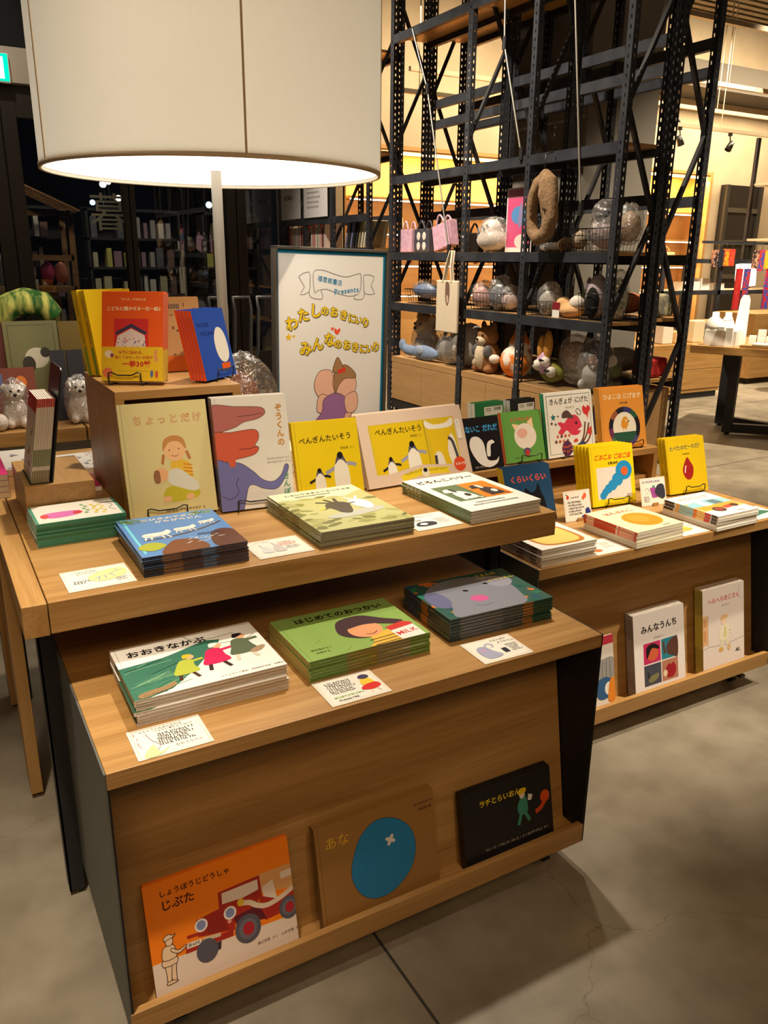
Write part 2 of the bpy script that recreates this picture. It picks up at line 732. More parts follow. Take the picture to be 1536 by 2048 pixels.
class Book:
    """one title: size, cover colours and artwork; spine along x=0 ('L') or none"""

    def __init__(s, key, w, h, t, cover, art=None, spine=None, hard=True, edge=None, spine_art=None, kind='picture_book', cat='book', back=None, right=None):
        s.w, s.h, s.t = w, h, t
        bt = 0.0022 if hard else 0.0007
        ov = 0.003 if hard else 0.0003
        cm = ink(cover)
        sm = ink(spine or cover)
        bm = ink(back or cover)
        mb = MB()
        mb.box(0, w, 0, h, t - bt, t, cm)
        mb.box(0, w, 0, h, 0, bt, bm)
        mb.box(0, bt, 0, h, bt, t - bt, sm)
        if spine and spine != cover:
            for a, b in ((0, bt), (t - bt, t)):
                mb.face([(-0.0001, h, a), (-0.0001, 0, a), (-0.0001, 0, b), (-0.0001, h, b)], sm)
        if hard:     # groove of the hinge
            mb.box(0.007, 0.0085, 0.0005, h - 0.0005, t, t + 0.00004, mat('hinge_groove_%02x%02x%02x' % cover, tuple(int(c * .8) for c in cover), 0.5))
        for y0, y1, rgb in (right or []):     # wrapped fore-edge
            mb.box(w, w + .0004, h * (1 - y1), h * (1 - y0), 0, t, ink(rgb))
        for x0, x1, rgb in (edge or []):
            mm = ink(rgb)
            for z0, z1 in ((0, bt), (t - bt, t)):
                mb.face([(x0 * w, -0.0001, z0), (x1 * w, -0.0001, z0), (x1 * w, -0.0001, z1), (x0 * w, -0.0001, z1)], mm)
        for y0, y1, rgb in (spine_art or []):   # bands or letter marks on the spine, fractions of the height from the top
            mm = ink(rgb)
            ya, yb = h * (1 - y0), h * (1 - y1)
            za, zb = (t * .3, t * .66) if key in ('hera', 'minna', 'gobu', 'tabe', 'yellow', 'usagi', 'pan', 'harry', 'blue', 'hiyo') else (.0004, t - .0004)
            mb.face([(-0.0002, ya, za), (-0.0002, yb, za), (-0.0002, yb, zb), (-0.0002, ya, zb)], mm)
        if art:
            A = Art(w, h)
            art(A)
            A.emit(mb, t + 0.00005)
        s.cover = mb
        pg = MB()
        pg.box(bt + 0.0002, w - ov, ov, h - ov, bt + 0.0001, t - bt - 0.0001, PAPER)
        s.pages = pg
        s.kind, s.cat = kind, cat
        s.me = None
        BOOKS[key] = s

    def make(s, label, group=None, M=None):
        o = bpy.data.objects.new(s.kind, None)
        COL.objects.link(o)
        o.empty_display_size = 0.03
        tag(o, label, s.cat, group)
        if M is not None:
            o.matrix_world = M
        if s.me is None:
            a = s.cover.build('cover', o)
            b = s.pages.build('page_block', o)
            s.me = (a.data, b.data)
        else:
            for nm, me in zip(('cover', 'page_block'), s.me):
                c = bpy.data.objects.new(nm, me)
                COL.objects.link(c)
                c.parent = o
        return o


ORD = ['topmost', 'second', 'third', 'fourth', 'fifth', 'sixth', 'seventh', 'eighth', 'ninth', 'tenth', 'eleventh', 'twelfth']


def stack(key, x, y, z, n, what, where, group, yaw=0.0, flip_from=None, gap=0.0006, jit=0.0025):
    """a pile of n copies lying face up; labels count down from the top"""
    b = BOOKS[key]
    rnd = random.Random(key)
    for i in range(n):            # i = 0 is the bottom
        k = n - 1 - i
        zz = z + 0.0005 + i * (b.t + gap)
        Mx = Matrix.Translation((x + (rnd.uniform(-jit, jit) if k else 0), y + (rnd.uniform(-jit, jit) if k else 0), zz)) @ Matrix.Rotation(math.radians(yaw) + (rnd.uniform(-.012, .012) if k else 0), 4, 'Z')
        if flip_from is not None and k >= flip_from:
            Mx = Mx @ Matrix.Translation((b.w, b.h, 0)) @ Matrix.Rotation(PI, 4, 'Z')
        if k == 0:
            lab = 'topmost %s, %s' % (what, where)
        elif k == n - 1:
            lab = 'lowest %s, %s' % (what, where)
        else:
            lab = '%s from top, %s, %s' % (ORD[k], what, where)
        b.make(lab, group, Mx)


def lean(key, x, y, z, yaw, tilt, n, what, where, group, lift=0.0, gap=0.001, shift=0.0, dz=0.0):
    """n copies standing and leaning back, the front cover's lower left corner at (x, y, z); labels count from the front"""
    b = BOOKS[key]
    yw, th = math.radians(yaw), math.radians(tilt)
    nb = Vector((-math.sin(yw), math.cos(yw), 0))
    ex = Vector((math.cos(yw), math.sin(yw), 0))
    pitch = (b.t + gap) / math.cos(th)
    for k in range(n):
        o = Vector((x, y, z + lift)) + nb * (b.t * math.cos(th) + k * pitch) + ex * (shift * k) + Vector((0, 0, dz * k))
        Mx = Matrix.Translation(o) @ Matrix.Rotation(yw, 4, 'Z') @ Matrix.Rotation(PI / 2 - th, 4, 'X')
        if n == 1:
            lab = '%s, %s' % (what, where)
        elif k == 0:
            lab = 'frontmost %s, %s' % (what, where)
        elif k == n - 1:
            lab = 'rearmost %s, %s' % (what, where)
        else:
            lab = '%s from front, %s, %s' % (ORD[k], what, where)
        b.make(lab, group, Mx)
    return nb


def easel(x, y, z, w, yaw, tilt, label, depth=0.06, lip=0.03, hgt=0.11, group='black wire book stands'):
    """bent black wire book stand: front lip, side runners and a sloping back"""
    t = thing('wire_book_stand', label, 'book stand', (x, y, z), math.radians(yaw), group)
    r = 0.0018
    th = math.radians(tilt)
    m = MB()
    f = [(0, depth, r), (0, -0.004, r), (0, -0.010, lip * .55), (0, -0.009, lip), (w * .1, -0.009, lip * 1.05), (w * .28, -0.009, lip * .84), (w * .72, -0.009, lip * .84), (w * .9, -0.009, lip * 1.05), (w, -0.009, lip), (w, -0.010, lip * .55), (w, -0.004, r), (w, depth, r)]
    m.tube(f, r, WIRE, 6)
    m.build('front_lip', t)
    m = MB()
    k = math.tan(th)
    m.tube([(0, depth, r), (0, depth + hgt * k, hgt), (w, depth + hgt * k, hgt), (w, depth, r)], r, WIRE, 6)
    m.build('back_rest', t)
    for q in (0, w):
        m = MB()
        m.ball((q, depth + 0.004, 0.0045), 0.0042, CHROME, 8)
        m.build('ball_foot', t)
    return t

# ------------------------------------------------------------------ the shell of the shop
def concrete():
    m = noisy('polished_concrete', (122, 112, 96), (158, 148, 130), 1.7, 0.5, 0.05, 8.0, pos=(0.3, 0.72), spec=0.45, bscale=60)
    nt = m.node_tree
    b = _bsdf(m)
    n = node(nt, 'ShaderNodeTexNoise')
    n.inputs['Scale'].default_value = 9
    n.inputs['Detail'].default_value = 9
    tc = node(nt, 'ShaderNodeTexCoord')
    nt.links.new(tc.outputs['Object'], n.inputs['Vector'])
    cr = node(nt, 'ShaderNodeValToRGB')
    cr.color_ramp.elements[0].position = 0.3
    cr.color_ramp.elements[0].color = (0.72, 0.70, 0.66, 1)
    cr.color_ramp.elements[1].position = 0.62
    cr.color_ramp.elements[1].color = (1, 1, 1, 1)
    nt.links.new(n.outputs['Fac'], cr.inputs[0])
    mx = node(nt, 'ShaderNodeMix', data_type='RGBA', blend_type='MULTIPLY')
    mx.inputs[0].default_value = 1.0
    old = b.inputs['Base Color'].links[0].from_socket
    nt.links.new(old, mx.inputs[6])
    nt.links.new(cr.outputs[0], mx.inputs[7])
    # hairline cracks
    v = node(nt, 'ShaderNodeTexVoronoi', feature='DISTANCE_TO_EDGE')
    v.inputs['Scale'].default_value = 0.9
    wob = node(nt, 'ShaderNodeTexNoise')
    wob.inputs['Scale'].default_value = 5
    wob.inputs['Detail'].default_value = 6
    nt.links.new(tc.outputs['Object'], wob.inputs['Vector'])
    va = node(nt, 'ShaderNodeMix', data_type='RGBA', blend_type='LINEAR_LIGHT')
    va.inputs[0].default_value = 0.14
    nt.links.new(tc.outputs['Object'], va.inputs[6])
    nt.links.new(wob.outputs['Color'], va.inputs[7])
    nt.links.new(va.outputs[2], v.inputs['Vector'])
    lt = node(nt, 'ShaderNodeMath', operation='LESS_THAN')
    lt.inputs[1].default_value = 0.0013
    nt.links.new(v.outputs['Distance'], lt.inputs[0])
    m2 = node(nt, 'ShaderNodeMix', data_type='RGBA', blend_type='MULTIPLY')
    nt.links.new(lt.outputs[0], m2.inputs[0])
    nt.links.new(mx.outputs[2], m2.inputs[6])
    m2.inputs[7].default_value = (0.72, 0.68, 0.62, 1)
    nt.links.new(m2.outputs[2], b.inputs['Base Color'])
    return m


mb = MB()
mb.box(-3.2, 14.0, -2.6, 14.0, -0.12, 0.0, concrete())
JOINT = mat('floor_joint', (48, 44, 40), 0.9)
for a, b_ in (((0.72, -2.5), (0.52, 9.0)), ((3.72, -2.5), (3.52, 9.0)), ((6.72, -2.5), (6.6, 9.0))):
    d = Vector((b_[0] - a[0], b_[1] - a[1])).normalized()
    n = Vector((-d.y, d.x)) * 0.003
    mb.face([(a[0] - n.x, a[1] - n.y, 0.0006), (b_[0] - n.x, b_[1] - n.y, 0.0006), (b_[0] + n.x, b_[1] + n.y, 0.0006), (a[0] + n.x, a[1] + n.y, 0.0006)], JOINT)
for y in (-1.2, 3.45, 5.05):
    mb.face([(-3, y - .003, 0.0006), (13, y - .003 + .35, 0.0006), (13, y + .003 + .35, 0.0006), (-3, y + .003, 0.0006)], JOINT)
struct('floor', mb)

PLASTER = noisy('cream_plaster', (196, 178, 150), (204, 187, 160), 3, 0.9)
DARKWALL = mat('dark_grey_wall', (98, 93, 86), 0.8)
YB = 9.2
mb = MB()   # back wall of the shop, with the opening of the lit alcove
mb.box(4.55, 14.0, YB, YB + 0.12, 2.62, 6.2, PLASTER)
mb.box(10.95, 14.0, YB, YB + 0.12, 0, 2.62, PLASTER)
mb.box(4.45, 4.62, YB, YB + 0.12, 0, 2.62, PLASTER)
struct('wall_back', mb)
mb = MB()
mb.box(13.9, 14.0, -2.6, YB, 0, 6.2, PLASTER)
struct('wall_right', mb)
mb = MB()   # cream bulkhead over the glazing
mb.box(-3.2, 4.45, YB - 0.15, YB + 0.15, 2.9, 3.2, mat('pale_bulkhead', (196, 190, 178), 0.7))
struct('beam_over_windows', mb)
mb = MB()
mb.box(-3.2, 4.45, YB, YB + 0.12, 3.2, 6.2, mat('night_blue_wall', (26, 28, 36), 0.9))
struct('wall_left', mb)
mb = MB()   # the dark drum of the column behind the tall rack
mb.box(4.62, 5.35, 5.1, 6.15, 0, 6.2, DARKWALL)
struct('column_behind_rack', mb)
mb = MB()
DECK = noisy('metal_deck', (92, 84, 66), (118, 108, 86), 5, 0.55)
for i in range(60):
    y = -2.6 + i * 0.2
    mb.box(-3.2, 14.0, y, y + 0.11, 5.9, 5.98, DECK)
    mb.box(-3.2, 14.0, y + 0.11, y + 0.2, 5.98, 6.06, DECK)
struct('ceiling', mb)

# automatic doors and fixed panes of the dark shop front
DARKFR = mat('dark_bronze_frame', (30, 24, 21), 0.5)
MULL = [(-2.6, -2.3), (-0.9, -0.65), (0.80, 1.08), (2.02, 2.14), (3.13, 3.36)]
for i, (a, b_) in enumerate(MULL):
    mb = MB()
    c = (a + b_) / 2
    mb.box(a, c - .006, YB - .06, YB + .06, 0, 2.9, DARKFR)
    mb.box(c + .006, b_, YB - .06, YB + .06, 0, 2.9, DARKFR)
    mb.box(c - .006, c + .006, YB - .04, YB + .05, 0, 2.9, BLACK)
    struct('window_frame_%d' % (i + 1), mb, bevel=.004)
for i in range(len(MULL)):
    x0 = MULL[i][1]
    x1 = MULL[i + 1][0] if i + 1 < len(MULL) else 4.45
    w = bpy.data.objects.new('window_%d' % (i + 1), None)
    COL.objects.link(w)
    w['kind'] = 'structure'
    mb = MB()
    mb.box(x0, x1, YB - .008, YB + .008, 0.09, 2.62, GLASS)
    mb.build('pane', w)
    mb = MB()
    mb.box(x0, x1, YB - .05, YB + .05, 0, 0.09, DARKFR)
    mb.box(x0, x1, YB - .05, YB + .05, 2.62, 2.9, DARKFR)
    if x1 - x0 > 1.0 and i in (1, 2, 3, 4):
        for q in (x0 + (x1 - x0) * .36, x0 + (x1 - x0) * .7):
            mb.box(q, q + .012, YB - .012, YB + .012, 0.09, 2.62, mat('glass_edge', (92, 98, 84), 0.3))
    mb.build('rail', w)
    if i == 2:   # cut lettering on the door glass
        A = Art(0.40, 0.6)
        A.T('暮', 0, 0, 100, (150, 156, 146), 0.0)
        m2 = MB()
        A.emit(m2, 0, False, clip=False, M=Matrix.Translation((1.675, YB - .0095, 1.385)) @ Matrix.Rotation(PI / 2, 4, 'X'))
        m2.build('glass_lettering', w)

# the world behind the glass: night, and dim goods in place of its reflections
mb = MB()
mb.box(-3.2, 4.5, 13.9, 14.0, 0, 6.2, mat('night_wall', (12, 13, 16), 0.9))
struct('wall_beyond_glass', mb)


# ------------------------------------------------------------------ oak display fixtures
def foot(m, x, y, r=.012, h=.02):
    m.lathe([(0, 0), (r * 1.4, 0), (r * 1.4, .005), (r * .6, .006), (r * .6, h)], (x, y, 0), BLACK, 10)


AZ, BZ = 0.78, 0.603
tb = thing('display_table', 'tall oak display table with end beam, carrying the first row of picture books', 'table', (0.68, 2.0, 0))
o0 = Vector((0.68, 2.0, 0))


def rel(m, o):
    m.v = [(x - o.x, y - o.y, z - o.z) for x, y, z in m.v]
    return m


m = MB()
m.box(0.1265, 1.279, 1.4745, 2.62, 0.722, AZ, OAKX)
rel(m, o0).build('tabletop', tb, .0015)
m = MB()
m.box(0.1265, 1.279, 1.413, 1.4735, 0.72, AZ, OAKX)
rel(m, o0).build('front_rail', tb, .0015)
m = MB()
m.box(0.0825, 0.1245, 1.411, 2.62, 0.719, AZ + .0003, OAKY)
rel(m, o0).build('end_beam', tb, .0015)
for y in (2.0, 2.5):
    m = MB()
    m.box(0.083, 0.112, y, y + .1, 0.014, 0.718, OAKZ)
    m.box(.09, .108, y + .02, y + .08, 0, .014, BLACK)
    rel(m, o0).build('oak_leg', tb, .0015)
for x, sx in ((0.115, 1), (1.262, -1)):
    for y in (1.60, 2.52):
        m = MB()
        m.box(min(x, x + sx * .004), max(x, x + sx * .004), y, y + .045, .012, .72, STEEL)
        m.box(min(x, x + sx * .032), max(x, x + sx * .032), y, y + .004, .012, .72, STEEL)
        m.box(min(x + sx * .018, x + sx * .028), max(x + sx * .018, x + sx * .028), y + .006, y + .03, 0.0, .72, STEEL)
        rel(m, o0).build('steel_leg', tb)
m = MB()
m.box(0.13, 1.26, 1.60, 1.63, 0.69, 0.7195, STEEL)
rel(m, o0).build('under_frame', tb)
m = MB()
m.box(0.13, 1.26, 2.53, 2.56, 0.69, 0.7195, STEEL)
rel(m, o0).build('under_frame', tb)


def cart(label, x0, y0, d):
    """low rolling oak display with a sloping front panel, a book ledge, steel sides and casters"""
    W = 1.027
    t = thing('display_cart', label, 'display cart', (x0, y0, 0))
    m = MB()
    m.box(0.0035, W - 0.0035, 0, d, 0.573, BZ, OAKX)
    m.build('cart_top', t, .0012)
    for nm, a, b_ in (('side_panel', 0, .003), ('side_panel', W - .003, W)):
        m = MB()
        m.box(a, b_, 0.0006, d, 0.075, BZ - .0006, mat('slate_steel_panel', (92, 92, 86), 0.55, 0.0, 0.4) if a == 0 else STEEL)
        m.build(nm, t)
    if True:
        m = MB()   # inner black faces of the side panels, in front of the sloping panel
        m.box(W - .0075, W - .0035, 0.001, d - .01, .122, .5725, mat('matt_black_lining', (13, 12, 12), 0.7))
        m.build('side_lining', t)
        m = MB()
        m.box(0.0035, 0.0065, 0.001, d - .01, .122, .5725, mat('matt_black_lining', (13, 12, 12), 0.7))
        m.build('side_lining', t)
    m = MB()
    Mx = Matrix.Translation((0.0085, 0.060, 0.0985)) @ Matrix.Rotation(-math.radians(9.8), 4, 'X')
    m.box(0, W - .0185, 0, .018, 0, .479, OAKX, Mx)
    m.build('front_panel', t)
    m = MB()
    m.box(0.0035, W - .0035, 0.0145, 0.2, .076, .098, OAKX)
    m.build('book_ledge', t)
    m = MB()
    m.box(0.0008, W - .0038, 0, 0.014, .074, .1225, OAKX)
    m.build('ledge_lip', t, .001)
    m = MB()
    m.box(0.0035, W - .0035, d - .016, d, .076, .5725, OAKX)
    m.build('rear_panel', t)
    for x in (.09, W - .085):
        for y in (.075, d - .08):
            c = bpy.data.objects.new('caster', None)
            COL.objects.link(c)
            c.parent = t
            c.location = (x, y, 0)
            m = MB()
            m.lathe([(0.0, -.011), (.02, -.011), (.0225, -.007), (.0225, .007), (.02, .011), (0, .011)], (0, 0, .0225), BLACK, 18, M=Matrix.Rotation(PI / 2, 3, 'Y'))
            m.build('wheel', c)
            m = MB()
            m.box(-.016, -.013, -.012, .012, .02, .062, BLACK)
            m.box(.013, .016, -.012, .012, .02, .062, BLACK)
            m.box(-.02, .02, -.022, .022, .06, .0755, BLACK)
            m.box(-.011, .011, -.05, -.014, .035, .043, BLACK)
            m.build('caster_fork', c)
    return t


cart('low oak display cart tucked under the tall table, three piles of picture books on top', .148, 1.1235, .84)
cart('low oak display cart standing clear to the right of the tall table', 1.291, 1.475, .80)


def open_riser(label, x0, x1, y0, y1, z0, z1, th, shelf=None):
    t = thing('oak_riser_box', label, 'riser', ((x0 + x1) / 2, (y0 + y1) / 2, z0))
    o = Vector(t.location)
    m = MB()
    m.box(x0, x1, y0, y1, z1 - th, z1, OAKX)
    rel(m, o).build('riser_top', t, .001)
    for a, b_ in ((x0, x0 + th), (x1 - th, x1)):
        m = MB()
        m.box(a, b_, y0 + .0005, y1, z0 + .0005, z1 - th, OAKZ)
        rel(m, o).build('riser_side', t, .0008)
    m = MB()
    m.box(x0 + th, x1 - th, y1 - .01, y1 - .002, z0 + .001, z1 - th, OAKX)
    m.box(x0 + th, x1 - th, y0 + .02, y1 - .01, z0 + .001, z0 + .012, OAKX)
    rel(m, o).build('riser_back', t)
    return t


open_riser('upright oak box riser on the tall table, orange and blue books on it', .358, .654, 1.866, 2.245, AZ, 1.068, .02)
open_riser('long low oak riser on the right cart, upright books on it', 1.335, 2.268, 1.992, 2.262, BZ, .72, .022)
t = thing('oak_block', 'solid small oak block under the black bookend, behind the green leaflets', 'display block', (.222, 1.992, AZ))
m = MB()
m.box(-.074, .074, -.133, .133, .0005, .095, OAKY)
m.build('block_body', t, .001)

# ------------------------------------------------------------------ big floor lamp
LX, LY, LR, LZ = .915, 2.76, .538, 1.617
lt = thing('floor_lamp', 'huge floor lamp with a white fabric drum shade glowing over the table', 'lamp', (LX, LY, 0))
SHADE = mat('shade_fabric', (230, 224, 210), 0.9)
nt = SHADE.node_tree
pb = _bsdf(SHADE)
tl = node(nt, 'ShaderNodeBsdfTranslucent')
tl.inputs[0].default_value = (0.9, 0.87, 0.78, 1)
mx = node(nt, 'ShaderNodeMixShader')
mx.inputs[0].default_value = 0.2
nt.links.new(pb.outputs[0], mx.inputs[1])
nt.links.new(tl.outputs[0], mx.inputs[2])
nt.links.new(mx.outputs[0], nt.nodes['Material Output'].inputs[0])
tc = node(nt, 'ShaderNodeTexCoord')
mp = node(nt, 'ShaderNodeMapping')
mp.inputs['Scale'].default_value = (190, 190, 22)
nz = node(nt, 'ShaderNodeTexNoise')
nz.inputs['Scale'].default_value = 1
nz.inputs['Detail'].default_value = 4
nt.links.new(tc.outputs['Object'], mp.inputs[0])
nt.links.new(mp.outputs[0], nz.inputs['Vector'])
bp = node(nt, 'ShaderNodeBump')
bp.inputs['Strength'].default_value = .35
bp.inputs['Distance'].default_value = .002
nt.links.new(nz.outputs['Fac'], bp.inputs['Height'])
nt.links.new(bp.outputs[0], pb.inputs['Normal'])
nt.links.new(bp.outputs[0], tl.inputs['Normal'])
m = MB()
m.lathe([(LR, LZ), (LR, LZ + .78)], (0, 0, 0), SHADE, 96)
m.build('lamp_shade', lt)
m = MB()
m.lathe([(LR - .006, LZ), (LR - .006, LZ - .003), (LR + .003, LZ - .003), (LR + .003, LZ + .009), (LR + .0008, LZ + .009)], (0, 0, 0), mat('shade_binding', (190, 172, 146), 0.9), 96)
m.build('rim_binding', lt)
SEAM = mat('shade_seam', (186, 166, 138), 0.9)
for ang in (-99.5, -171.5, -27, 45, 117):
    a = math.radians(ang)
    m = MB()
    Mx = Matrix.Rotation(a, 4, 'Z')
    m.box(LR + .0005, LR + .0032, -.003, .003, LZ + .009, LZ + .775, SEAM, Mx)
    m.build('seam', lt)
m = MB()
m.lathe([(.02, LZ + .010), (LR - .007, LZ + .010)], (0, 0, 0), emitter('lamp_diffuser', (255, 244, 226), 2.3), 72, False)
m.build('diffuser', lt)
m = MB()
m.lathe([(.0175, .02), (.0175, LZ + .7)], (0, 0, 0), mat('pole_satin_steel', (168, 160, 146), 0.4, 0.35), 20)
m.build('pole', lt)
m = MB()
m.lathe([(0, .022), (.2, .022), (.215, .018), (.22, .0), (0, .0)], (0, 0, 0), mat('pole_base_steel', (120, 115, 108), 0.45, 0.5), 40)
m.build('base', lt)
for dx, dy in ((.25, 0), (-.125, .216), (-.125, -.216)):   # the bulbs above the diffuser
    d = bpy.data.lights.new('lamp_bulb', 'POINT')
    d.energy = 1.3
    d.color = (1.0, .92, .78)
    d.shadow_soft_size = .09
    o = bpy.data.objects.new('lamp_bulb', d)
    COL.objects.link(o)
    o.location = (LX + dx, LY + dy, LZ + .36)

# ------------------------------------------------------------------ cover artwork (plain shapes and the printed titles)
WHT, INK_, CREAM = (238, 234, 226), (28, 24, 24), (226, 216, 170)
SKIN = (226, 170, 130)


def figure(A, x, y, s, coat, hat, lean_=0.0, leg=(60, 50, 45)):
    """plain striding paper-cut figure, s = height"""
    A.L([(x - .12 * s, y - .38 * s), (x - .2 * s, y - .02 * s)], .07 * s, leg)
    A.L([(x + .05 * s, y - .38 * s), (x + .16 * s, y - .02 * s)], .07 * s, leg)
    A.S([(x - .1 * s + lean_ * s, y - .78 * s), (x + .12 * s + lean_ * s, y - .76 * s), (x + .2 * s, y - .5 * s), (x + .22 * s, y - .26 * s), (x - .24 * s, y - .24 * s), (x - .18 * s, y - .5 * s)], coat)
    A.L([(x + .08 * s + lean_ * s, y - .68 * s), (x + .34 * s + lean_ * s, y - .72 * s)], .08 * s, coat)
    A.E(x + .08 * s + lean_ * 1.4 * s, y - .88 * s, .09 * s, .1 * s, SKIN)
    A.S([(x - .06 * s + lean_ * 1.4 * s, y - .86 * s), (x - .02 * s + lean_ * 1.4 * s, y - 1.0 * s), (x + .14 * s + lean_ * 1.4 * s, y - .97 * s), (x + .02 * s + lean_ * 1.4 * s, y - .86 * s)], hat)


def art_kabu(A):
    H = A.H
    A.P([(0, 30), (30, 27), (62, 15), (72, 18), (70, 22), (45, 52), (25, 70), (10, 78), (0, 76)], (58, 112, 92))
    rnd = random.Random(3)
    for i in range(26):
        x0 = rnd.uniform(0, 18)
        y0 = rnd.uniform(34, 72)
        A.L([(x0, y0), (x0 + rnd.uniform(12, 30), y0 - rnd.uniform(4, 10))], .7, rnd.choice([(34, 76, 66), (120, 164, 128), (74, 136, 108)]))
    A.L([(50, 2), (54, 10), (66, 14), (84, 12)], .5, (120, 110, 90), 4)
    A.L([(70, 24), (86, 26), (97, 20)], .5, (120, 110, 90), 4)
    figure(A, 39, 64, 34, (178, 186, 70), (232, 178, 40), .08, (74, 48, 38))
    figure(A, 61, 60, 38, (206, 38, 88), (232, 228, 220), .05, (60, 40, 40))
    figure(A, 82, 55, 40, (92, 104, 80), (38, 34, 44), .02, (214, 206, 190))
    A.S([(4, 69), (14, 66), (22, 65), (27, 62), (29, 65), (24, 69), (14, 72), (5, 74)], (150, 122, 84))
    A.S([(86, 44), (94, 40), (97, 42), (92, 47), (86, 48)], (168, 140, 110))
    A.T('おおきなかぶ', 8, 9, 9.2, INK_, .022, rot=-.02)
    A.T('ロシアの昔話', 6, 70, 2.6, INK_)
    A.T('A.トルストイ再話  内田莉莎子訳  佐藤忠良画', 56, 69, 2.3, (50, 46, 46))


def art_haji(A):
    H = A.H
    for k in range(40):
        rnd = random.Random(k)
        x, y = rnd.uniform(0, 96), rnd.uniform(0, H - 6)
        A.L([(x, y + 4), (x + 5, y)], .5, rnd.choice([(150, 180, 96), (126, 158, 76)]))
    A.S([(56, 66), (58, 58), (72, 54), (84, 58), (90, 74), (50, 78)], (232, 186, 74))
    for k in range(3):
        A.L([(54, 64 + 4.4 * k), (88, 62 + 4.4 * k)], 1.3, (108, 78, 40))
    A.E(55, 42, 15, 17, (74, 52, 56))
    A.S([(38, 40), (46, 24), (66, 22), (80, 34), (92, 44), (86, 48), (70, 40), (60, 38), (48, 54), (40, 50)], (74, 52, 56))
    A.E(59, 46, 13.5, 13, (232, 160, 116))
    A.S([(43, 40), (50, 28), (66, 28), (74, 40), (60, 38)], (74, 52, 56))
    A.L([(56, 53), (61, 55), (66, 52)], .9, (90, 40, 36), 4)
    A.P([(74, 50), (90, 46), (96, 50), (96, 74), (76, 74)], (236, 232, 224))
    A.P([(74, 50), (90, 46), (96, 50), (96, 54), (75, 57)], (206, 60, 56))
    A.T('MILK', 76, 60, 8, (206, 50, 48), .02, rot=-.12)
    A.T('はじめてのおつかい', 16, 6, 8.4, INK_, .022, rot=.02)
    A.T('筒井頼子さく', 8, 58, 2.8, (52, 70, 30))
    A.T('林明子え', 10, 63, 2.8, (52, 70, 30))


def art_kuru(A):
    H = A.H
    rnd = random.Random(9)
    for i in range(46):
        x, y = rnd.uniform(-4, 100), rnd.uniform(-4, H)
        if 18 < x < 70 and y > 12:
            continue
        A.E(x, y, rnd.uniform(3, 8), rnd.uniform(1.5, 4), rnd.choice([(44, 128, 92), (30, 96, 84), (66, 150, 84), (36, 84, 110), (214, 120, 50)]), rnd.uniform(-1, 1), 12)
    A.S([(6, 24), (24, 8), (50, 4), (74, 12), (84, 30), (82, 52), (70, H), (10, H), (14, 52), (2, 44)], (132, 134, 146))
    A.S([(4, 26), (16, 22), (20, 40), (12, 54), (2, 46)], (104, 106, 142))
    A.S([(64, 12), (80, 12), (92, 22), (86, 34), (72, 34)], (150, 150, 166))
    A.E(42, 30, 2.6, 2.0, INK_, .4)
    A.E(66, 24, 2.2, 1.8, INK_, .4)
    A.E(44, 48, 8, 6, (206, 92, 150), .2)
    A.L([(34, 58), (40, 62), (50, 60)], .6, (90, 90, 100), 4)
    A.T('ぐるんぱ', 66, 5, 5.4, (238, 214, 40), .016)
    A.T('の', 68, 11.5, 5, (238, 214, 40), .016)
    A.T('ようちえん', 71, 17, 5.4, (238, 214, 40), .016)


def art_gara(A):
    H = A.H
    A.R(0, 0, 100, H, (92, 142, 204))
    rnd = random.Random(5)
    A.R(4.5, 0, 2.5, H * .92, (120, 214, 232))
    for i in range(24):
        x = rnd.uniform(0, 16)
        A.L([(x, rnd.uniform(0, 8)), (x + rnd.uniform(4, 12), rnd.uniform(8, 20))], 1.2, rnd.choice([(70, 110, 70), (110, 140, 80), (60, 96, 84)]))
        x = rnd.uniform(78, 98)
        A.L([(x, rnd.uniform(0, 10)), (x - rnd.uniform(3, 10), rnd.uniform(4, 16))], 1.2, rnd.choice([(70, 110, 70), (124, 150, 90)]))
    A.S([(20, H), (34, 88), (46, 84), (60, 92), (62, H)], (120, 70, 44))
    A.S([(72, H), (74, 84), (86, 70), (100, 78), (104, H)], (92, 56, 38))
    for i in range(22):
        x = rnd.uniform(46, 84)
        y = rnd.uniform(82, 100)
        A.L([(x, y), (x + 4, y - 2)], .8, (224, 232, 240))
    A.S([(2, 96), (10, 84), (22, 84), (28, 96), (14, 106)], (170, 178, 60))
    A.L([(12, 74), (40, 72), (70, 62), (96, 46)], 2.2, (96, 66, 44), 6)
    for x, y, s in ((26, 66, 1.25), (56, 58, 1.0), (82, 44, .75)):
        A.S([(x - 10 * s, y - 2), (x - 8 * s, y - 8 * s), (x + 6 * s, y - 9 * s), (x + 11 * s, y - 13 * s), (x + 13 * s, y - 7 * s), (x + 8 * s, y - 1), (x - 4 * s, y + 2)], (238, 234, 226))
        for q in (-8, -4, 4, 8):
            A.L([(x + q * s, y - 1), (x + q * s * 1.25, y + 7 * s)], 1.4 * s, (232, 226, 214))
        A.L([(x - 8 * s, y - 4), (x, y), (x + 6 * s, y - 3)], .7, (80, 70, 70))
    A.T('三びきのやぎの', 22, 8, 8.2, WHT, .022)
    A.T('がらがらどん', 34, 18, 8.2, WHT, .022)
    A.scribble(62, 76, 26, 2, 4, (40, 50, 90), 10, .7, .5)


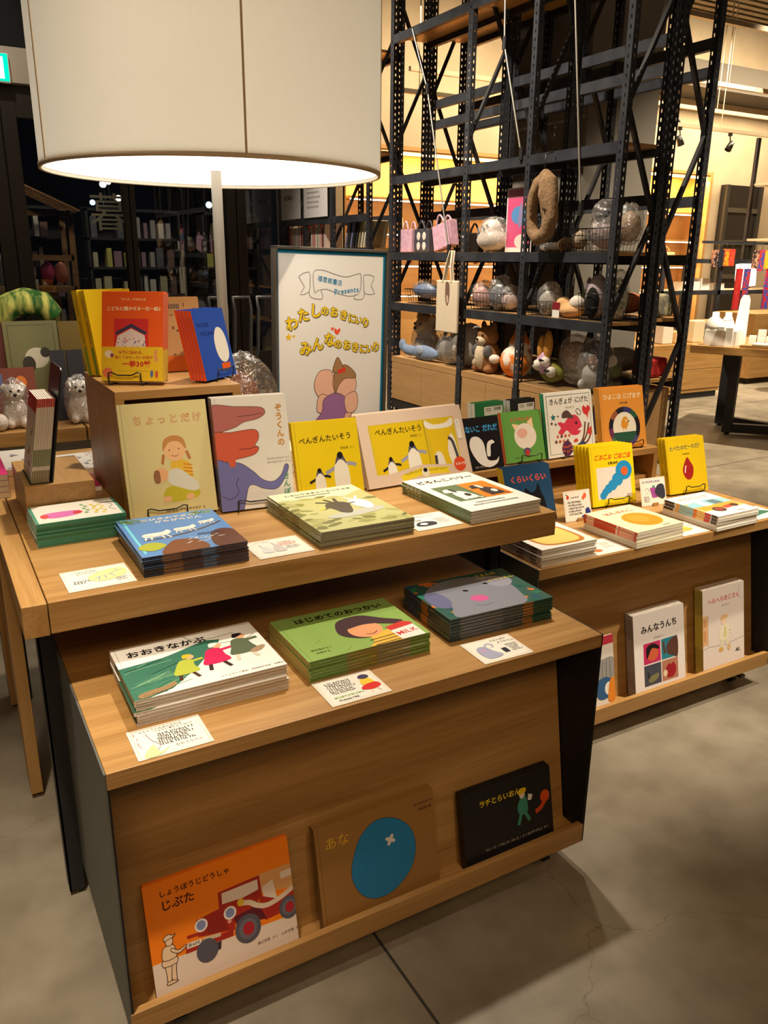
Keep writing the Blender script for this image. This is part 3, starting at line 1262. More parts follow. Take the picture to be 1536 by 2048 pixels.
def art_usagi(A):
    H = A.H
    A.R(0, 0, 100, H, (212, 212, 180))
    A.S([(-4, 34), (30, 30), (70, 36), (104, 28), (104, H), (-4, H)], (178, 178, 122))
    rnd = random.Random(12)
    for i in range(90):
        y = rnd.uniform(26, H)
        x = rnd.uniform(-3, 100)
        if 18 < x < 94 and 36 < y < 104:
            continue
        A.E(x, y, rnd.uniform(4, 10), rnd.uniform(2, 5), rnd.choice([(126, 130, 66), (150, 150, 84), (108, 110, 56), (164, 162, 104)]), rnd.uniform(-.6, .6), 10)
    A.S([(24, 96), (50, 88), (80, 84), (92, 88), (80, 98), (40, 104)], (176, 178, 170))
    A.S([(38, 62), (48, 52), (58, 54), (64, 62), (60, 80), (54, 92), (46, 90), (42, 76)], (62, 56, 52))
    A.L([(46, 54), (34, 47)], 3.2, (62, 56, 52))
    A.L([(42, 66), (32, 72)], 3.6, (62, 56, 52))
    A.S([(66, 58), (72, 50), (80, 52), (86, 66), (84, 82), (76, 88), (70, 80), (66, 70)], (238, 236, 226))
    A.L([(74, 52), (68, 42)], 3, (238, 236, 226))
    A.L([(78, 52), (82, 42)], 3, (238, 236, 226))
    for a, b in (((51, 56), (46, 41)), ((55, 55), (57, 41))):
        A.L([a, b], 3.4, (62, 56, 52))
    A.L([(68, 60), (72, 51), (80, 53), (86, 66), (84, 82), (76, 88), (70, 80)], .9, (176, 172, 156), 4)
    A.L([(62, 64), (72, 62)], 3, (62, 56, 52))
    A.E(32, 70, 3.4, 2.4, (230, 200, 60))
    A.T('しろいうさぎとくろいうさぎ', 14, 9, 6.0, (58, 66, 84), .018)
    A.scribble(22, 20, 50, 1, 3, (90, 96, 100), 9, .8, .6)


def art_harry(A):
    H = A.H
    A.R(12, 44, 38, 62, (92, 112, 80))
    A.R(50, 44, 40, 62, (236, 128, 34))
    for ox, c, c2 in ((0, WHT, (52, 50, 50)), (39, (58, 52, 50), WHT)):
        A.S([(24 + ox, 74), (34 + ox, 68), (42 + ox, 78), (44 + ox, 98), (26 + ox, 100), (22 + ox, 88)], c)
        A.L([(26 + ox, 80), (24 + ox, 102)], 4, c)
        A.L([(40 + ox, 96), (48 + ox, 102)], 3, c, 3)
        A.E(25 + ox, 64, 7.5, 7, c)
        A.S([(15 + ox, 66), (22 + ox, 62), (24 + ox, 69), (17 + ox, 70)], c)
        A.S([(27 + ox, 58), (32 + ox, 60), (32 + ox, 72), (28 + ox, 70)], c2)
        A.E(37 + ox, 86, 4, 6, c2, .2)
        A.E(16 + ox, 66.5, 1.4, 1.2, c2)
    A.T('どろんこハリー', 8, 14, 12, INK_, .03)
    A.scribble(24, 117, 50, 1, 4, (110, 110, 110), 11, 1.1, .7)
    A.scribble(16, 125, 70, 1, 4, (110, 110, 110), 12, 1.1, .7)


def child_shape(A, x, y, s):
    """plain seated child shape with a bundle, no features"""
    A.E(x, y, 11 * s, 12 * s, (238, 190, 140))
    A.S([(x - 12 * s, y), (x - 10 * s, y - 11 * s), (x, y - 15 * s), (x + 10 * s, y - 11 * s), (x + 12 * s, y), (x + 5 * s, y - 8 * s), (x - 5 * s, y - 8 * s)], (198, 140, 78))
    A.L([(x - 12 * s, y + 4 * s), (x - 14 * s, y + 14 * s)], 3 * s, (186, 120, 70))
    A.L([(x + 12 * s, y + 2 * s), (x + 15 * s, y + 11 * s)], 3 * s, (186, 120, 70))


def art_chotto(A):
    H = A.H
    # hinge side tone of the cloth
    A.T('ちょっとだけ', 15, 14, 11.0, (190, 84, 50), .03, sp=1.22)
    A.T('ちょっとだけ', 15, 14, 11.0, (228, 214, 160), -.008, sp=1.22)
    A.S([(52, 70), (60, 66), (72, 70), (76, 84), (70, 92), (56, 90)], (232, 188, 60))
    for k in range(4):
        A.L([(66, 72 + 4 * k), (76, 74 + 4 * k)], 1.2, (206, 120, 50))
    child_shape(A, 58, 55, 1.1)
    A.S([(40, 108), (44, 98), (56, 96), (74, 100), (82, 106), (76, 112), (52, 114)], (196, 186, 50))
    A.S([(46, 82), (58, 76), (72, 86), (82, 98), (76, 104), (58, 98), (48, 92)], (218, 218, 204))
    A.E(40, 82, 8, 7.6, (236, 180, 130))
    A.S([(31, 84), (33, 77), (38, 78), (38, 90), (33, 91)], (150, 104, 74))
    A.E(44, 110, 5, 3.4, (236, 186, 140))
    A.E(70, 110, 5, 3.4, (236, 186, 140))
    A.E(52, 55, .8, .8, (90, 60, 50))
    A.E(63, 54, .8, .8, (90, 60, 50))
    A.L([(54, 61), (58, 62.5), (62, 61)], .7, (180, 80, 70), 3)
    A.T('瀧村有子 さく  鈴木永子 え', 40, 122, 3.6, (92, 80, 50))


def art_zou(A):
    H = A.H
    PK, RD, BL = (176, 104, 98), (204, 92, 66), (112, 112, 170)
    OUT = (60, 44, 56)

    def blob(pts, c):
        q = smooth_closed(pts, 5)
        A.P(q, c)
        A.L(q, .6, OUT, closed=True)
    blob([(-4, 10), (30, 12), (58, 14), (68, 17), (69, 24), (58, 30), (40, 33), (24, 40), (-4, 42)], PK)
    A.L([(32, 25), (48, 25), (66, 22.5)], .7, OUT)
    blob([(-4, 46), (20, 45), (50, 43), (58, 48), (57, 57), (52, 64), (57, 68), (50, 76), (28, 80), (-4, 82)], RD)
    A.L([(30, 68), (44, 68), (56, 66)], .7, OUT)
    blob([(-4, 84), (14, 84), (30, 86), (46, 98), (58, 110), (72, 114), (84, 106), (90, 94), (94, 93), (95, 98), (88, 112), (76, 124), (58, 122), (46, 116), (38, 118), (32, 136), (24, 152), (-4, 152)], BL)
    A.P([(14, 76), (25, 76), (23, 90), (16, 90)], RD)
    A.L([(26, 104), (22, 112), (24, 124), (12, 132), (2, 126)], .7, OUT, 4)
    A.T('ぞうくんの', 83, 12, 10.5, (196, 136, 48), .03, vert=True, sp=1.08)
    A.T('さんぽ', 86, 104, 9.4, (84, 146, 118), .03, vert=True, sp=1.1)
    A.T('なかのひろたか さく・え', 66, 82, 3.4, (90, 80, 80))
    A.T('なかのまさたか レタリング', 66, 87, 3.0, (90, 80, 80))


def penguin(A, x, y, s, wing=(150, 150, 170), head=INK_):
    """plain upright bird: white belly, grey wings, dark head; (x, y) = feet"""
    A.L([(x - 4 * s, y - 38 * s), (x - 15 * s, y - 33 * s), (x - 24 * s, y - 29 * s)], 5.2 * s, wing, 4)
    A.L([(x + 4 * s, y - 40 * s), (x + 15 * s, y - 40 * s), (x + 24 * s, y - 37 * s)], 5.2 * s, wing, 4)
    A.S([(x - 3 * s, y - 50 * s), (x + 3 * s, y - 50 * s), (x + 10 * s, y - 38 * s), (x + 12 * s, y - 15 * s), (x + 8 * s, y - 2 * s), (x - 8 * s, y - 2 * s), (x - 12 * s, y - 15 * s), (x - 10 * s, y - 38 * s)], (226, 222, 210))
    A.S([(x - 4 * s, y - 53 * s), (x + 4 * s, y - 53 * s), (x + 9 * s, y - 40 * s), (x + 3 * s, y - 46 * s), (x - 3 * s, y - 46 * s), (x - 9 * s, y - 40 * s)], (84, 84, 104))
    A.E(x, y - 53 * s, 4.6 * s, 4.8 * s, head)
    A.E(x - 5 * s, y, 3.2 * s, 1.6 * s, INK_)
    A.E(x + 6 * s, y, 3.2 * s, 1.6 * s, INK_)


def art_peng(A):
    A.T('ぺんぎんたいそう', 8, 22, 10.2, (40, 34, 20), .018, rot=-.04)
    A.T('齋藤槙 さく', 70, 39, 4.2, (70, 60, 20))
    penguin(A, 68, 104, 1.0)
    penguin(A, 34, 106, .68, (36, 34, 36))


def art_gift(A):
    H = A.H
    K = A.w
    A.R(9, 9, 82, 45, (205, 178, 40))           # window showing the yellow book and bib
    A.P([(11, 10), (60, 10), (60, 54), (11, 54)], (214, 184, 24))
    A.R(60.3, 9.4, .5, 44, (120, 104, 20))
    A.T('ぺんぎんたいそう', 14, 12.5, 5.6, (40, 34, 20), .018)
    A.T('齋藤槙 さく', 46, 20, 2.2, (70, 60, 20))
    penguin(A, 46, 55, .52)
    penguin(A, 24, 56, .36, (36, 34, 36))
    A.P([(64, 14), (86, 14), (86, 54), (64, 54)], (216, 182, 30))
    A.S([(62, 10), (70, 14), (82, 13.5), (89, 10), (87, 17), (64, 17)], (226, 222, 212))
    A.S([(84, 24), (88, 26), (90, 44), (88, 52), (82, 48), (80, 36)], (224, 218, 205))
    A.L([(82, 26), (86, 30), (89, 48)], 2.6, (70, 68, 72), 4)
    A.S([(66, 40), (70, 36), (74, 40), (75, 53), (68, 53)], (224, 218, 205))
    A.L([(67, 39), (66, 52)], 2.6, (60, 58, 62))
    A.P([(0, H), (0, H - 10), (20, H - 9), (50, H - 13), (80, H - 10), (100, H - 9), (100, H)], (212, 190, 172))
    A.P([(30, H - 6.6), (52, H - 10.6), (78, H - 8), (76, H - 5.6), (78, H - 3), (52, H - 5), (32, H - 2)], (226, 204, 40))
    A.T('ぺんぎんたいそう', 34, H - 8.2, 2.4, (50, 44, 20), .01, rot=-.1)
    A.T('スタイギフトセット', 57, H - 8.6, 2.1, (50, 44, 20), .01)
    A.E(54, H - 6.6, 3.6, 3.8, (226, 220, 200))
    A.E(54, H - 8.3, 2.0, 1.7, INK_)
    A.E(89, H - 9, 6, 6, (214, 78, 44))
    A.T('スタイ付', 84.2, H - 10.5, 2.7, WHT, .02)
    A.R(92, 12, 4.5, 16, (228, 222, 214))
    A.T('ギフト', 93, 13.5, 2.0, (120, 110, 110), vert=True)


def art_nenai(A):
    H = A.H
    A.T('ねないこ だれだ', 6, 15, 14, (70, 160, 220), .03, stretch=.86)
    A.S([(38, 36), (50, 40), (58, 52), (60, 72), (64, 84), (82, 86), (90, 80), (84, 92), (64, 98), (44, 90), (30, 72), (24, 54), (28, 40)], (232, 228, 222))
    A.S([(62, 74), (66, 52), (78, 46), (84, 52), (74, 56), (70, 76)], (232, 228, 222))
    A.T('せな けいこ さく・え', 30, 93, 4.6, (214, 208, 200))


def art_fusen(A):
    A.T('ふうせんねこ', 20, 11, 10.4, (206, 84, 56), .02)
    A.E(55, 52, 28, 27, (232, 220, 208))
    A.P([(30, 38), (24, 24), (44, 28)], (236, 206, 160))
    A.P([(62, 24), (76, 14), (78, 36)], (236, 206, 160))
    A.E(48, 45, 13, 10, (226, 172, 158))
    A.E(55, 83, 9, 7, (68, 86, 128))
    A.R(51, 80, 9, 12, (196, 52, 48))
    A.T('せなけいこ さく・え', 22, 93, 4.2, (40, 70, 30))


def art_kingyo(A):
    H = A.H
    q = [(5, 5), (95, 5), (95, H - 5), (5, H - 5)]
    A.L(q, 1.0, (50, 84, 76), closed=True)
    A.T('きんぎょが にげた', 10, 9, 10.4, (50, 42, 44), .02, stretch=.94)
    A.T('五味太郎 作', 42, 23, 3.6, (90, 80, 80))
    A.S([(38, 48), (50, 38), (64, 38), (72, 48), (74, 58), (66, 68), (52, 68), (42, 60), (32, 66), (24, 62), (30, 55), (24, 48), (30, 46)], (214, 62, 84))
    A.P([(64, 62), (76, 56), (74, 62)], (238, 234, 226))
    A.E(63, 50, 2.4, 2.4, (60, 40, 40))
    A.S([(34, 40), (36, 32), (46, 29), (54, 36), (58, 42), (44, 41)], (92, 74, 68))
    for x, y, r in ((16, 38, 6), (26, 37, 2.4), (12, 47, 3.4), (20, 49, 3)):
        A.P([(x + (r if k % 2 == 0 else r * .45) * math.sin(k * PI / 5), y - (r if k % 2 == 0 else r * .45) * math.cos(k * PI / 5)) for k in range(10)], (44, 110, 116) if r > 4 else (90, 50, 70))
    A.L([(66, 36), (72, 38), (74, 33), (68, 28), (64, 32), (68, 36)], 1.1, (90, 60, 60), 4)
    A.S([(78, 28), (82, 24), (86, 28), (90, 24), (95, 30), (90, 38), (88, 46), (86, 40), (80, 36)], (212, 58, 62))
    for a in ((70, 84, 90, 52), (72, 86, 94, 66), (68, 84, 82, 50)):
        A.L([(a[0], a[1]), ((a[0] + a[2]) / 2 + 2, (a[1] + a[3]) / 2 + 4), (a[2], a[3])], 3.2, (112, 72, 56), 4)
    A.S([(84, 66), (94, 58), (93, 72), (88, 70)], (206, 70, 62))
    for i in range(4):
        for j in range(2):
            A.E(22 + 8 * i - 4 * j, 68 + 8 * j, 2.6, 2.6, [(206, 120, 90), (120, 76, 66), (190, 90, 60)][(i + j) % 3])
    A.E(40, 88, 11, 12, (96, 50, 84))
    A.L([(30, 84), (40, 86), (50, 83)], 2, (196, 90, 60))
    A.L([(30, 91), (40, 93), (50, 90)], 2, (196, 90, 60))
    A.S([(60, 86), (72, 80), (78, 82), (78, 94), (62, 96)], (62, 70, 110))
    A.S([(54, 78), (60, 74), (64, 78), (58, 80)], (206, 70, 50))


def art_hiyo(A):
    H = A.H
    A.T('ひよこは にげます', 8, 11, 10.6, (244, 226, 190), .02, stretch=.96)
    A.T('五味太郎', 44, 26, 4.6, (60, 40, 30), .02)
    cols = [(40, 32, 44), (74, 74, 124), (138, 60, 116), (46, 38, 50), (70, 110, 84), (110, 50, 90), (40, 36, 44), (150, 90, 60), (44, 40, 52), (60, 60, 110), (48, 90, 66), (38, 32, 40)]
    for k in range(12):
        a0, a1 = 2 * PI * k / 12, 2 * PI * (k + 1) / 12
        A.P([(52 + 36 * math.cos(t), 72 + 37 * math.sin(t)) for t in (a0, (a0 + a1) / 2, a1)] + [(52 + 26 * math.cos(t), 72 + 27 * math.sin(t)) for t in (a1, (a0 + a1) / 2, a0)], cols[k])
    A.E(52, 72, 26.5, 27.5, (236, 226, 208))
    A.P([(52 + 26.5 * math.cos(t), 80 + 20 * math.sin(t)) for t in (PI * k / 14 for k in range(15))], (46, 86, 68))
    A.S([(44, 66), (50, 54), (58, 54), (61, 62), (58, 72), (48, 74)], (222, 150, 46))
    A.P([(60, 60), (66, 61), (60, 63)], (80, 60, 50))
    A.E(56, 60, 1.8, 1.8, WHT)
    A.L([(50, 74), (49, 78)], 1, (180, 110, 40))
    A.L([(55, 73), (56, 77)], 1, (180, 110, 40))


def art_kurai(A):
    A.T('くらいくらい', 12, 15, 13, (216, 84, 66), .03)
    A.S([(40, 110), (38, 52), (42, 38), (52, 46), (62, 44), (70, 32), (74, 48), (80, 66), (80, 110)], (22, 20, 24))


def art_gobu(A):
    H = A.H
    A.R(13, 40, 78, 58, (222, 214, 204))
    for x, y, r in ((76, 50, 19), (60, 66, 13), (48, 76, 10.5), (38, 82, 9), (30, 88, 7.6), (25, 94, 7.4)):
        A.E(x, y * .97, r, r * .94, (38, 138, 196))
    A.E(77, 50, 8, 8, (226, 96, 44))
    A.T('ごぶごぶ ごぼごぼ', 10, 16, 10.4, (226, 90, 30), .028, stretch=.96)
    A.scribble(40, 33, 24, 1, 3, (60, 50, 20), 5, 1.3, 1.0)
    A.scribble(84, 103, 9, 1, 3, (60, 50, 20), 6, .7, .5)


def art_tabe(A):
    H = A.H
    A.T('たべたのだーれだ?', 8, 16, 10.2, (50, 66, 84), .014, rot=-.03, stretch=.94)
    A.scribble(40, 33, 26, 1, 3, (90, 80, 20), 4, .8, .6)
    A.S([(52, 40), (60, 50), (66, 62), (62, 78), (52, 84), (42, 78), (38, 64), (44, 50)], (150, 34, 30))
    A.L([(47, 56), (44, 64), (44, 70)], 2.2, (238, 226, 214), 4)


def art_pan(A):
    A.S([(14, 26), (30, 14), (60, 12), (84, 20), (90, 50), (86, 84), (50, 88), (18, 80), (10, 50)], (190, 120, 52))
    A.S([(18, 30), (32, 19), (58, 17), (80, 24), (85, 50), (81, 79), (50, 83), (22, 76), (15, 50)], (234, 204, 112))


def art_han(A):
    A.T('はんぶんこ', 20, 14, 12.4, (196, 60, 36), .03)
    A.E(58, 62, 32, 30, (240, 178, 84))
    A.E(58, 62, 30.5, 28.6, (238, 140, 38))
    A.E(54, 58, 18, 16, (240, 152, 50))
    A.scribble(62, 98, 20, 1, 3, (120, 90, 70), 7, .8, .6)


def art_nori(A):
    A.T('のりたいな', 14, 12, 12.4, (214, 110, 96), .02, sp=1.16)
    A.R(0, 40, 100, 44, (234, 190, 110))
    A.S([(4, 44), (30, 38), (60, 36), (92, 42), (98, 60), (92, 72), (10, 74), (2, 62)], (140, 196, 214))
    A.P([(2, 62), (98, 60), (96, 78), (6, 80)], (232, 160, 60))
    A.P([(28, 40), (44, 38), (46, 62), (30, 63)], (226, 236, 238))
    A.P([(54, 40), (74, 40), (78, 60), (56, 61)], (90, 120, 130))
    A.E(36, 84, 13, 11, (70, 40, 36))
    A.E(36, 84, 8, 7, (150, 60, 50))
    A.P([(50, 76), (84, 70), (88, 80), (54, 86)], (206, 70, 52))
    A.E(80, 78, 8, 7, (70, 40, 36))
    A.scribble(58, 102, 20, 1, 3, (120, 110, 100), 8, .8, .6)


def art_minna(A):
    H = A.H
    A.T('みんなうんち', 14, 18, 12.0, (40, 30, 28), .032, rot=-.02)
    A.T('五味太郎 さく', 38, 37, 3.6, (90, 76, 80))
    A.R(18, 44, 33, 30, (196, 46, 98))
    A.R(53, 44, 32, 30, (44, 128, 146))
    A.R(18, 76, 33, 30, (70, 72, 86))
    A.R(53, 76, 32, 30, (178, 122, 98))
    A.E(35, 60, 12, 11, (206, 96, 64))
    A.S([(23, 60), (24, 50), (36, 46), (48, 52), (46, 56), (34, 53), (25, 66)], (36, 28, 30))
    A.S([(62, 58), (70, 48), (85, 46), (85, 74), (76, 72), (66, 68)], (92, 62, 54))
    A.L([(57, 48), (58, 58), (60, 66)], 4, (92, 62, 54), 3)
    A.S([(26, 96), (34, 92), (46, 91), (44, 98), (34, 102), (27, 101)], (126, 120, 84))
    A.L([(27, 96), (25, 86)], 2.4, (40, 36, 36))
    A.S([(60, 90), (66, 82), (70, 84), (76, 82), (81, 92), (76, 102), (64, 102)], (158, 34, 44))
    A.E(59, 95, 4.2, 5, (226, 206, 170))


def art_hera(A):
    H = A.H
    OUT = (110, 100, 96)
    A.T('へらへらおじさん', 12, 17, 9.8, (204, 98, 98), .03, rot=-.02, stretch=.98)
    A.T('佐々木マキ', 46, 31, 4.0, (110, 90, 90))
    A.L([(88, 4), (88, 28), (100, 28)], .5, OUT)
    A.R(-1, 44, 13, 50, (226, 178, 130))
    A.L([(12, 44), (12, 96)], .6, OUT)
    A.R(2, 49, 6, 14, (206, 150, 104))
    A.R(2, 68, 6, 20, (206, 150, 104))
    A.L([(0, 100), (14, 98), (50, 101), (100, 96)], .5, OUT)
    A.S([(40, 74), (46, 66), (58, 66), (62, 76), (60, 92), (44, 94), (38, 86)], (232, 222, 198))
    A.L([(46, 92), (44, 106)], 7, (226, 214, 190))
    A.L([(56, 92), (60, 104)], 7, (226, 214, 190))
    A.E(43, 108, 6, 4, (214, 168, 96))
    A.E(62, 107, 4, 6, (214, 180, 130))
    A.R(51, 70, 4, 18, (206, 200, 120))
    A.E(50, 60, 6.6, 7, (236, 206, 182))
    A.S([(42, 56), (46, 50), (56, 50), (60, 54), (50, 57)], (226, 180, 130))
    A.L([(60, 74), (70, 78), (66, 84)], 4, (232, 222, 198), 3)
    for k in range(6):
        A.L([(84, 118), (84 + 7 * math.cos(k), 118 - 6 * abs(math.sin(k)))], .9, (50, 60, 50))


def art_jip(A):
    H = A.H
    RD, DRK, PAN = (164, 40, 28), (120, 28, 22), (228, 208, 194)
    A.R(0, 0, 100, H, (240, 126, 16))
    A.P([(0, 54), (30, 55), (101, 58), (101, H), (0, H)], (228, 208, 194))
    A.P([(50, 24), (76, 20), (101, 20), (101, 38), (78, 34), (52, 30)], (216, 158, 100))
    A.R(92, 24, 8, 5, PAN)
    A.E(66, 34, 5, 5, (150, 140, 130))
    A.P([(47, 34), (47.5, 22), (77, 20.5), (77.5, 38), (60, 37)], RD)               # windshield frame
    A.P([(49.5, 31), (50, 23.5), (75.4, 23), (75.2, 30.4), (64, 32)], PAN)
    A.P([(78, 30), (86, 27), (88, 43), (79, 43)], PAN)
    A.P([(77, 36), (88, 42), (101, 37), (101, 48), (92, 53), (78, 54), (72, 44)], RD)   # tub
    A.P([(31, 35), (48, 33), (74, 37), (75, 42), (57, 46), (56, 52), (31, 47)], RD)      # bonnet
    A.P([(31, 35), (50, 35.5), (52, 50), (33, 47)], (150, 36, 26))
    A.P([(56, 43), (74, 41), (79, 53), (72, 52), (66, 46), (58, 52)], (92, 26, 40))
    for k in range(8):
        A.L([(38.6 + 1.5 * k, 38.6 + .1 * k), (38.2 + 1.6 * k, 48 + .2 * k)], .7, DRK)
    A.P([(22.6, 49), (55, 51.5), (54.3, 55.6), (21.8, 55)], RD)                        # bumper
    A.P([(24, 43), (36, 44), (34, 46), (24, 45.5)], RD)
    A.L([(34, 50), (46, 51)], 2.6, (206, 184, 156))
    A.P([(23.2, 48.2), (33, 48.6), (33.2, 52.3), (23, 52)], (232, 222, 206))
    A.T('あ6110', 23.8, 48.6, 3.0, (60, 50, 50), .02)
    A.L([(61, 35), (68, 37), (73, 41), (80, 43.6), (90, 42), (101, 37.6)], 3.6, (216, 194, 170), 4)
    A.E(62, 34.5, 2.4, 2.8, (216, 172, 44))
    for x, y, r in ((34, 39.6, 4.4), (54, 38.9, 4.4)):
        A.E(x, y, r, r * 1.05, (228, 216, 208))
        A.E(x, y, r * .7, r * .76, (126, 134, 176))
    A.E(53, 44.6, 1.4, 1.4, (216, 150, 130))
    A.P([(36, 55.5), (46, 55.7), (45, 61), (38, 62)], (60, 40, 50))
    for x, y, r in ((36, 58.4, 7.4), (65, 54.8, 9.2), (95.6, 51.3, 7.4)):
        A.E(x, y, r, r * 1.12, (86, 82, 94))
        if x > 40:
            A.E(x, y, r * .7, r * .8, (104, 100, 112))
            A.E(x + .4, y, r * .44, r * .52, (168, 34, 44))
    # pencil drawing of a helper at the left
    OUT, PALE = (64, 46, 40), (232, 200, 168)

    def ol(pts, n=4, fill=PALE):
        q = [(x - 1.5, 37 + (y - 44.6) * .74) for x, y in smooth_closed(pts, n)]
        A.P(q, fill)
        A.L(q, .5, OUT, closed=True)
    ol([(12.5, 70), (16.5, 70), (16, 80), (15.5, 88), (13, 88), (12.6, 80)])
    ol([(9.5, 70), (13.5, 70), (13, 80), (12, 88), (9.8, 88), (9.6, 80)])
    ol([(9, 88), (13, 87.5), (16.5, 89.5), (10, 90.5)])
    ol([(8.5, 66), (17, 66), (17, 73), (8.2, 73)], 2)
    ol([(10.5, 55), (15, 54.5), (17, 58), (17, 67), (8.6, 67), (8.8, 58)])
    ol([(15, 58), (19, 62), (24, 60), (24.4, 61.4), (19, 65), (14.4, 61)])
    ol([(11.5, 49), (15.5, 48.5), (16.2, 52), (14.6, 55), (12, 54.4)])
    ol([(10.6, 49.5), (11, 46), (14, 44.6), (16, 46.4), (18.4, 46), (15.8, 48.6)])
    A.T('しょうぼうじどうしゃ', 9.5, 6.5, 4.8, (70, 22, 16), .018)
    A.T('じぷた', 9.6, 13.5, 7.6, (70, 22, 16), .02)
    A.T('渡辺茂男 さく  山本忠敬 え', 70, 67, 2.4, (84, 60, 50))


def art_ana(A):
    A.S([(50, 9), (66, 13), (78, 25), (81, 41), (75, 57), (60, 68), (44, 69), (32, 61), (26, 46), (29, 30), (37, 16)], (36, 122, 176), 8)
    A.L([(50, 9), (66, 13), (78, 25), (81, 41), (75, 57), (60, 68), (44, 69), (32, 61), (26, 46), (29, 30), (37, 16)], .35, (60, 40, 60), 8, closed=True)
    for a in range(4):
        A.E(60 + 2.3 * math.cos(a * 1.57 + .5), 28 + 2.3 * math.sin(a * 1.57 + .5), 2.3, 1.4, (222, 214, 206), a * 1.57 + .5)
    A.T('あな', 7, 9, 10, (226, 178, 40), -.004)
    A.T('谷川俊太郎 作', 82, 7, 2.6, (70, 44, 26))
    A.T('和田誠 画', 86, 11.5, 2.6, (70, 44, 26))


def art_rachi(A):
    A.T('ラチとらいおん', 18, 11, 6.6, (226, 194, 32), .028, stretch=1.0)
    A.S([(64, 22), (70, 22), (72, 34), (68, 38), (62, 37), (60, 30)], (62, 140, 116))
    A.L([(64, 36), (60, 47)], 3.4, (62, 140, 116))
    A.L([(68, 36), (73, 46)], 3.4, (62, 140, 116))
    A.E(66, 19, 3.2, 3.4, (232, 214, 200))
    A.S([(62, 18), (63, 13), (70, 13), (70, 17)], (226, 190, 30))
    A.P([(73, 20), (78, 22), (76, 27), (72, 26)], (230, 222, 210))
    A.E(92, 28, 5.4, 6, (216, 82, 32))
    A.L([(92, 32), (86, 38), (80, 40)], 4.4, (206, 70, 26), 3)
    A.T('マレーク・ベロニカ ぶん,え / とくながやすもと やく', 21, 57, 3.0, (214, 206, 196))


def art_orange(A):
    H = A.H
    A.T('「母の友」特選童話集', 28, 10, 4.4, (250, 214, 150))
    A.T('こどもに聞かせる一日一話2', 8, 24, 7.0, (250, 232, 190), .02)
    A.R(20, 44, 56, 46, (206, 40, 40))
    A.P([(22, 66), (48, 52), (74, 66), (70, 70), (48, 58), (24, 71)], (52, 50, 80))
    A.P([(26, 72), (48, 60), (70, 71), (72, 92), (22, 92)], (226, 206, 200))
    rnd = random.Random(4)
    for i in range(40):
        A.E(rnd.uniform(26, 70), rnd.uniform(74, 90), rnd.uniform(.6, 1.8), rnd.uniform(.5, 1.2), rnd.choice([(90, 100, 150), (200, 60, 60), (244, 238, 230)]))
    y = 90
    A.R(-1, y, 102, H - y, (232, 190, 30))
    A.E(12, y + 12, 7, 6, (238, 222, 196), .3)
    A.E(17, y + 14, 3, 3.4, (150, 70, 90))
    A.S([(86, y + 6), (91, y + 5), (90, y + 14), (93, y + 22), (87, y + 24), (86, y + 15)], (222, 150, 90))
    A.T('気軽に読める、', 28, y + 6, 6.2, (196, 56, 30), .024)
    A.T('短くておもしろいお話が', 22, y + 14.5, 5.6, (196, 56, 30), .024)
    A.T('一挙30話', 34, y + 22.5, 11, (200, 44, 34), .04)
    A.E(10, y + 42, 8, 8, (228, 120, 80))
    A.T('「ぐりとぐら」や「ばばばあちゃん」のお話', 24, y + 38, 3.4, (150, 110, 20))
    A.T('おいしいものから冒険まで', 26, y + 47, 3.2, (150, 110, 20))
    A.E(82, y + 44, 2.4, 6, (70, 110, 160))
    A.E(90, y + 45, 2.4, 6, (206, 80, 50))


def art_blue(A):
    A.T('ちいさな', 8, 22, 9, (20, 30, 90), .02)
    A.T('うさこちゃん', 10, 37, 8.4, (20, 30, 90), .02)
    # plain white rounded patch over an orange block
    A.S([(52, 52), (64, 34), (80, 36), (90, 54), (90, 82), (78, 94), (62, 92), (52, 76)], (234, 230, 220))
    A.R(58, 96, 28, 10, (226, 96, 36))


def art_insect(A):
    rnd = random.Random(21)
    for i in range(34):
        x, y = rnd.uniform(3, 96), rnd.uniform(4, A.H * .8)
        A.E(x, y, rnd.uniform(2, 5), rnd.uniform(1, 2.6), rnd.choice([(136, 96, 70), (112, 78, 60), (160, 118, 84)]), rnd.uniform(0, 3), 8)
    A.R(36, 10, 30, 12, (222, 190, 150))
    for k in range(12):
        A.R(38 + 2.2 * k, 11, 1.0 + .5 * (k % 2), 9, (60, 50, 50))
    A.R(-1, A.H * .79, 102, A.H * .3, (232, 122, 44))


def art_green(A):
    A.R(32, 12, 64, 22, (196, 190, 178))
    for k in range(11):
        A.R(66 + 2.3 * k, 14, 1.1, 9, (40, 36, 36))
    A.scribble(36, 17, 24, 2, 5, (90, 86, 84), 3, .5, .5)


def art_barcode(A):
    for y in (16, 46):
        for g in range(5):
            for k in range(4):
                A.R(26 + 11 * g + 2.2 * k, y, 1.0 + .4 * ((k + g) % 2), 16, (60, 54, 50))


def art_other(A):
    H = A.H
    A.R(-1, -1, 102, 14, (196, 56, 74))
    A.S([(60, 40), (80, 34), (100, 36), (100, 66), (70, 70), (58, 56)], (150, 148, 146))
    for k in range(5):
        A.L([(64 + 7 * k, 38), (60 + 8 * k, 66)], .8, (100, 98, 98))
    A.S([(66, 66), (84, 62), (98, 74), (90, 92), (70, 94), (62, 80)], (52, 92, 136))
    A.E(88, 80, 8, 10, (232, 226, 216))
    A.S([(90, 70), (100, 66), (100, 100), (86, 98)], (222, 134, 44))


